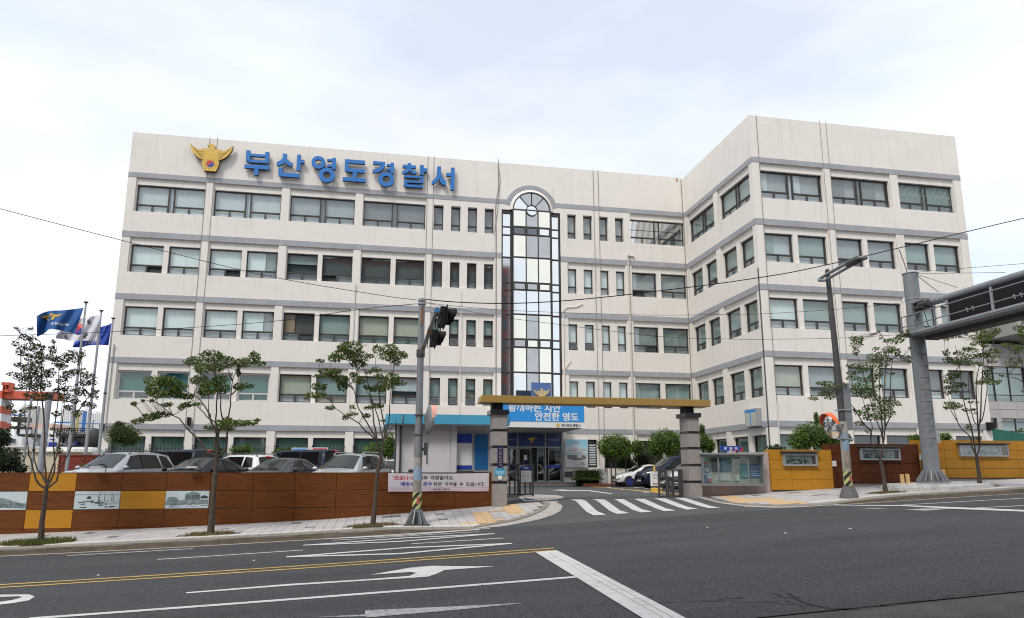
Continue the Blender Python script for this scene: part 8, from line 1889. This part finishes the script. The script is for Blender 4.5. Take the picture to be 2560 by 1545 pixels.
# ------------------------------------------------------------------ right background: tiled building with canopy and green awning
tb = thing('tiled_building', 'pale grey panelled building with green-tinted windows at the right edge', 'building', (45, 44, LOT))
VB = 44.0; cB = crop(2360, 780, 3.235)
def Z(x, y): return onv(*cB(x, y), VB)
zt_ = Z(500, 262).z; x0 = onv(2440, 1000, VB).x - 3
bx('core', M['joint'], tb, x0, x0 + 26, VB + .5, VB + 9, -1.2, zt_)
tl = mat('pale_cladding', (.47, .44, .43), .6, noise=.05, nscale=1); wins = []
for q in ((430, 448, 645, 720), (480, 865, 700, 985), (325, 440, 395, 720), (370, 860, 425, 940)):
    a, c_ = Z(q[0], q[3]), Z(q[2], q[1]); wins.append((a.x, c_.x, a.z, c_.z))
px_ = x0; cw = 1.62; rh = 1.0; zz = zt_
cols2 = [x0 + i * cw for i in range(16)]
j = 0
while zz > -1.2:
    for u0 in cols2:
        u1 = u0 + cw; z1 = zz; z0 = zz - rh
        segs = [(u0, u1, z0, z1)]
        for w_ in wins:
            ns2 = []
            for s_ in segs:
                if s_[1] <= w_[0] or s_[0] >= w_[1] or s_[3] <= w_[2] or s_[2] >= w_[3]: ns2.append(s_); continue
                if s_[0] < w_[0]: ns2.append((s_[0], w_[0], s_[2], s_[3]))
                if s_[1] > w_[1]: ns2.append((w_[1], s_[1], s_[2], s_[3]))
                m0, m1 = max(s_[0], w_[0]), min(s_[1], w_[1])
                if s_[3] > w_[3]: ns2.append((m0, m1, w_[3], s_[3]))
                if s_[2] < w_[2]: ns2.append((m0, m1, s_[2], w_[2]))
            segs = ns2
        for s_ in segs:
            if s_[1] - s_[0] > .08 and s_[3] - s_[2] > .05: bx('panel', tl, tb, s_[0] + .012, s_[1] - .012, VB - .03, VB + .05, s_[2] + .012, s_[3] - .012)
    zz -= rh
for a, c_, z0, z1 in wins:
    f_ = MB(); q = .06; zs = [z0, lerp(z0, z1, .18), lerp(z0, z1, .80), z1]; nn = 2 if c_ - a > 1.5 else 1
    for z in zs: f_.box(a, c_, VB + .08, VB + .16, z - q / 2, z + q / 2)
    for k in range(nn + 1): x = lerp(a, c_, k / nn); f_.box(x - q / 2, x + q / 2, VB + .07, VB + .17, z0, z1)
    w_ = f_.build('window', M['dark_frame'], tb); bx('pane', M['glass'], w_, a, c_, VB + .12, VB + .125, z0, z1); bx('blind', M['b_sea'], w_, a, c_, VB + .3, VB + .31, z0, z1)
z0, z1 = Z(500, 232).z, Z(500, 95).z; xa = Z(350, 200).x
b = MB(); b.box(xa, xa + 20, VB - 2.6, VB + 2, z0, z1); b.build('canopy', mat('canopy_grey', (.36, .35, .34), .7), tb); bx('canopy_edge', M['steel_dark'], tb, xa - .05, xa + 20, VB - 2.65, VB + 2, z1, z1 + .12)
for k in range(9): bx('canopy_joint', M['joint'], tb, xa + .6 + k * 1.15, xa + .63 + k * 1.15, VB - 2.61, VB - 2.595, z0, z1)
aw = thing('green_awning', 'dark green sloping awning over the long orange wall at the right edge', 'awning', (42, 41, 0))
b = MB(); pts = [onv(*c6b(x, y), 41) for x, y in ((2125, 420), (2600, 500), (2600, 640), (2137, 640))]; b.prism(pts, (0, 2.5, 0)); b.build('sheet', mat('awning_green', (.012, .12, .085), .6, noise=.1, nscale=1), aw)
# buildings across the street, behind the eye: they mirror in the windows
ob = thing('office_block', 'red-brown banded office block across the street behind the viewer', 'building', (0, -14, -2))
brm = mat('brick_cladding', (.30, .085, .05), .8, noise=.1, nscale=.5); dk = mat('office_glass', (.06, .10, .12), .25, spec=.4)
OX0, OX1, OV = -17.0, 20.7, -13.0
bx('wall', brm, ob, OX0, OX1, OV - 18, OV - .3, -4, 34)
for k in range(9): bx('window_band', dk, ob, OX0 + .6, OX1 - .6, OV - .32, OV - .22, .6 + k * 3.7, 2.9 + k * 3.7)
for k in range(9):
    for i in range(18): bx('mullion', M['steel_dark'], ob, OX0 + .6 + i * 2.0, OX0 + .72 + i * 2.0, OV - .22, OV - .18, .6 + k * 3.7, 2.9 + k * 3.7)
for lb_, x0, x1, h, m in (('pale low shop building across the street behind the viewer', -48, -20, 11, M['offwhite']), ('grey mid-height building across the street behind the viewer', 24, 50, 8, M['b_cool'])):
    o2 = thing('shop_building', lb_, 'building', ((x0 + x1) / 2, OV, -2)); bx('wall', m, o2, x0, x1, OV - 15, OV, -4, h)
    for k in range(int(h / 3.6)):
        for i in range(int((x1 - x0) / 4)): bx('window', dk, o2, x0 + 1 + i * 4, x0 + 3.4 + i * 4, OV - .02, OV + .04, .8 + k * 3.5, 2.6 + k * 3.5)

rb = thing('apartment_block', 'red banded apartment block beyond the left edge of the picture', 'building', (-52, 36, -3))
bx('wall', brm, rb, -66, -44, 27, 46, -4, 30)
for k in range(8): bx('window_band', dk, rb, -44.02, -43.9, 27.5, 45.5, .6 + k * 3.7, 2.6 + k * 3.7)
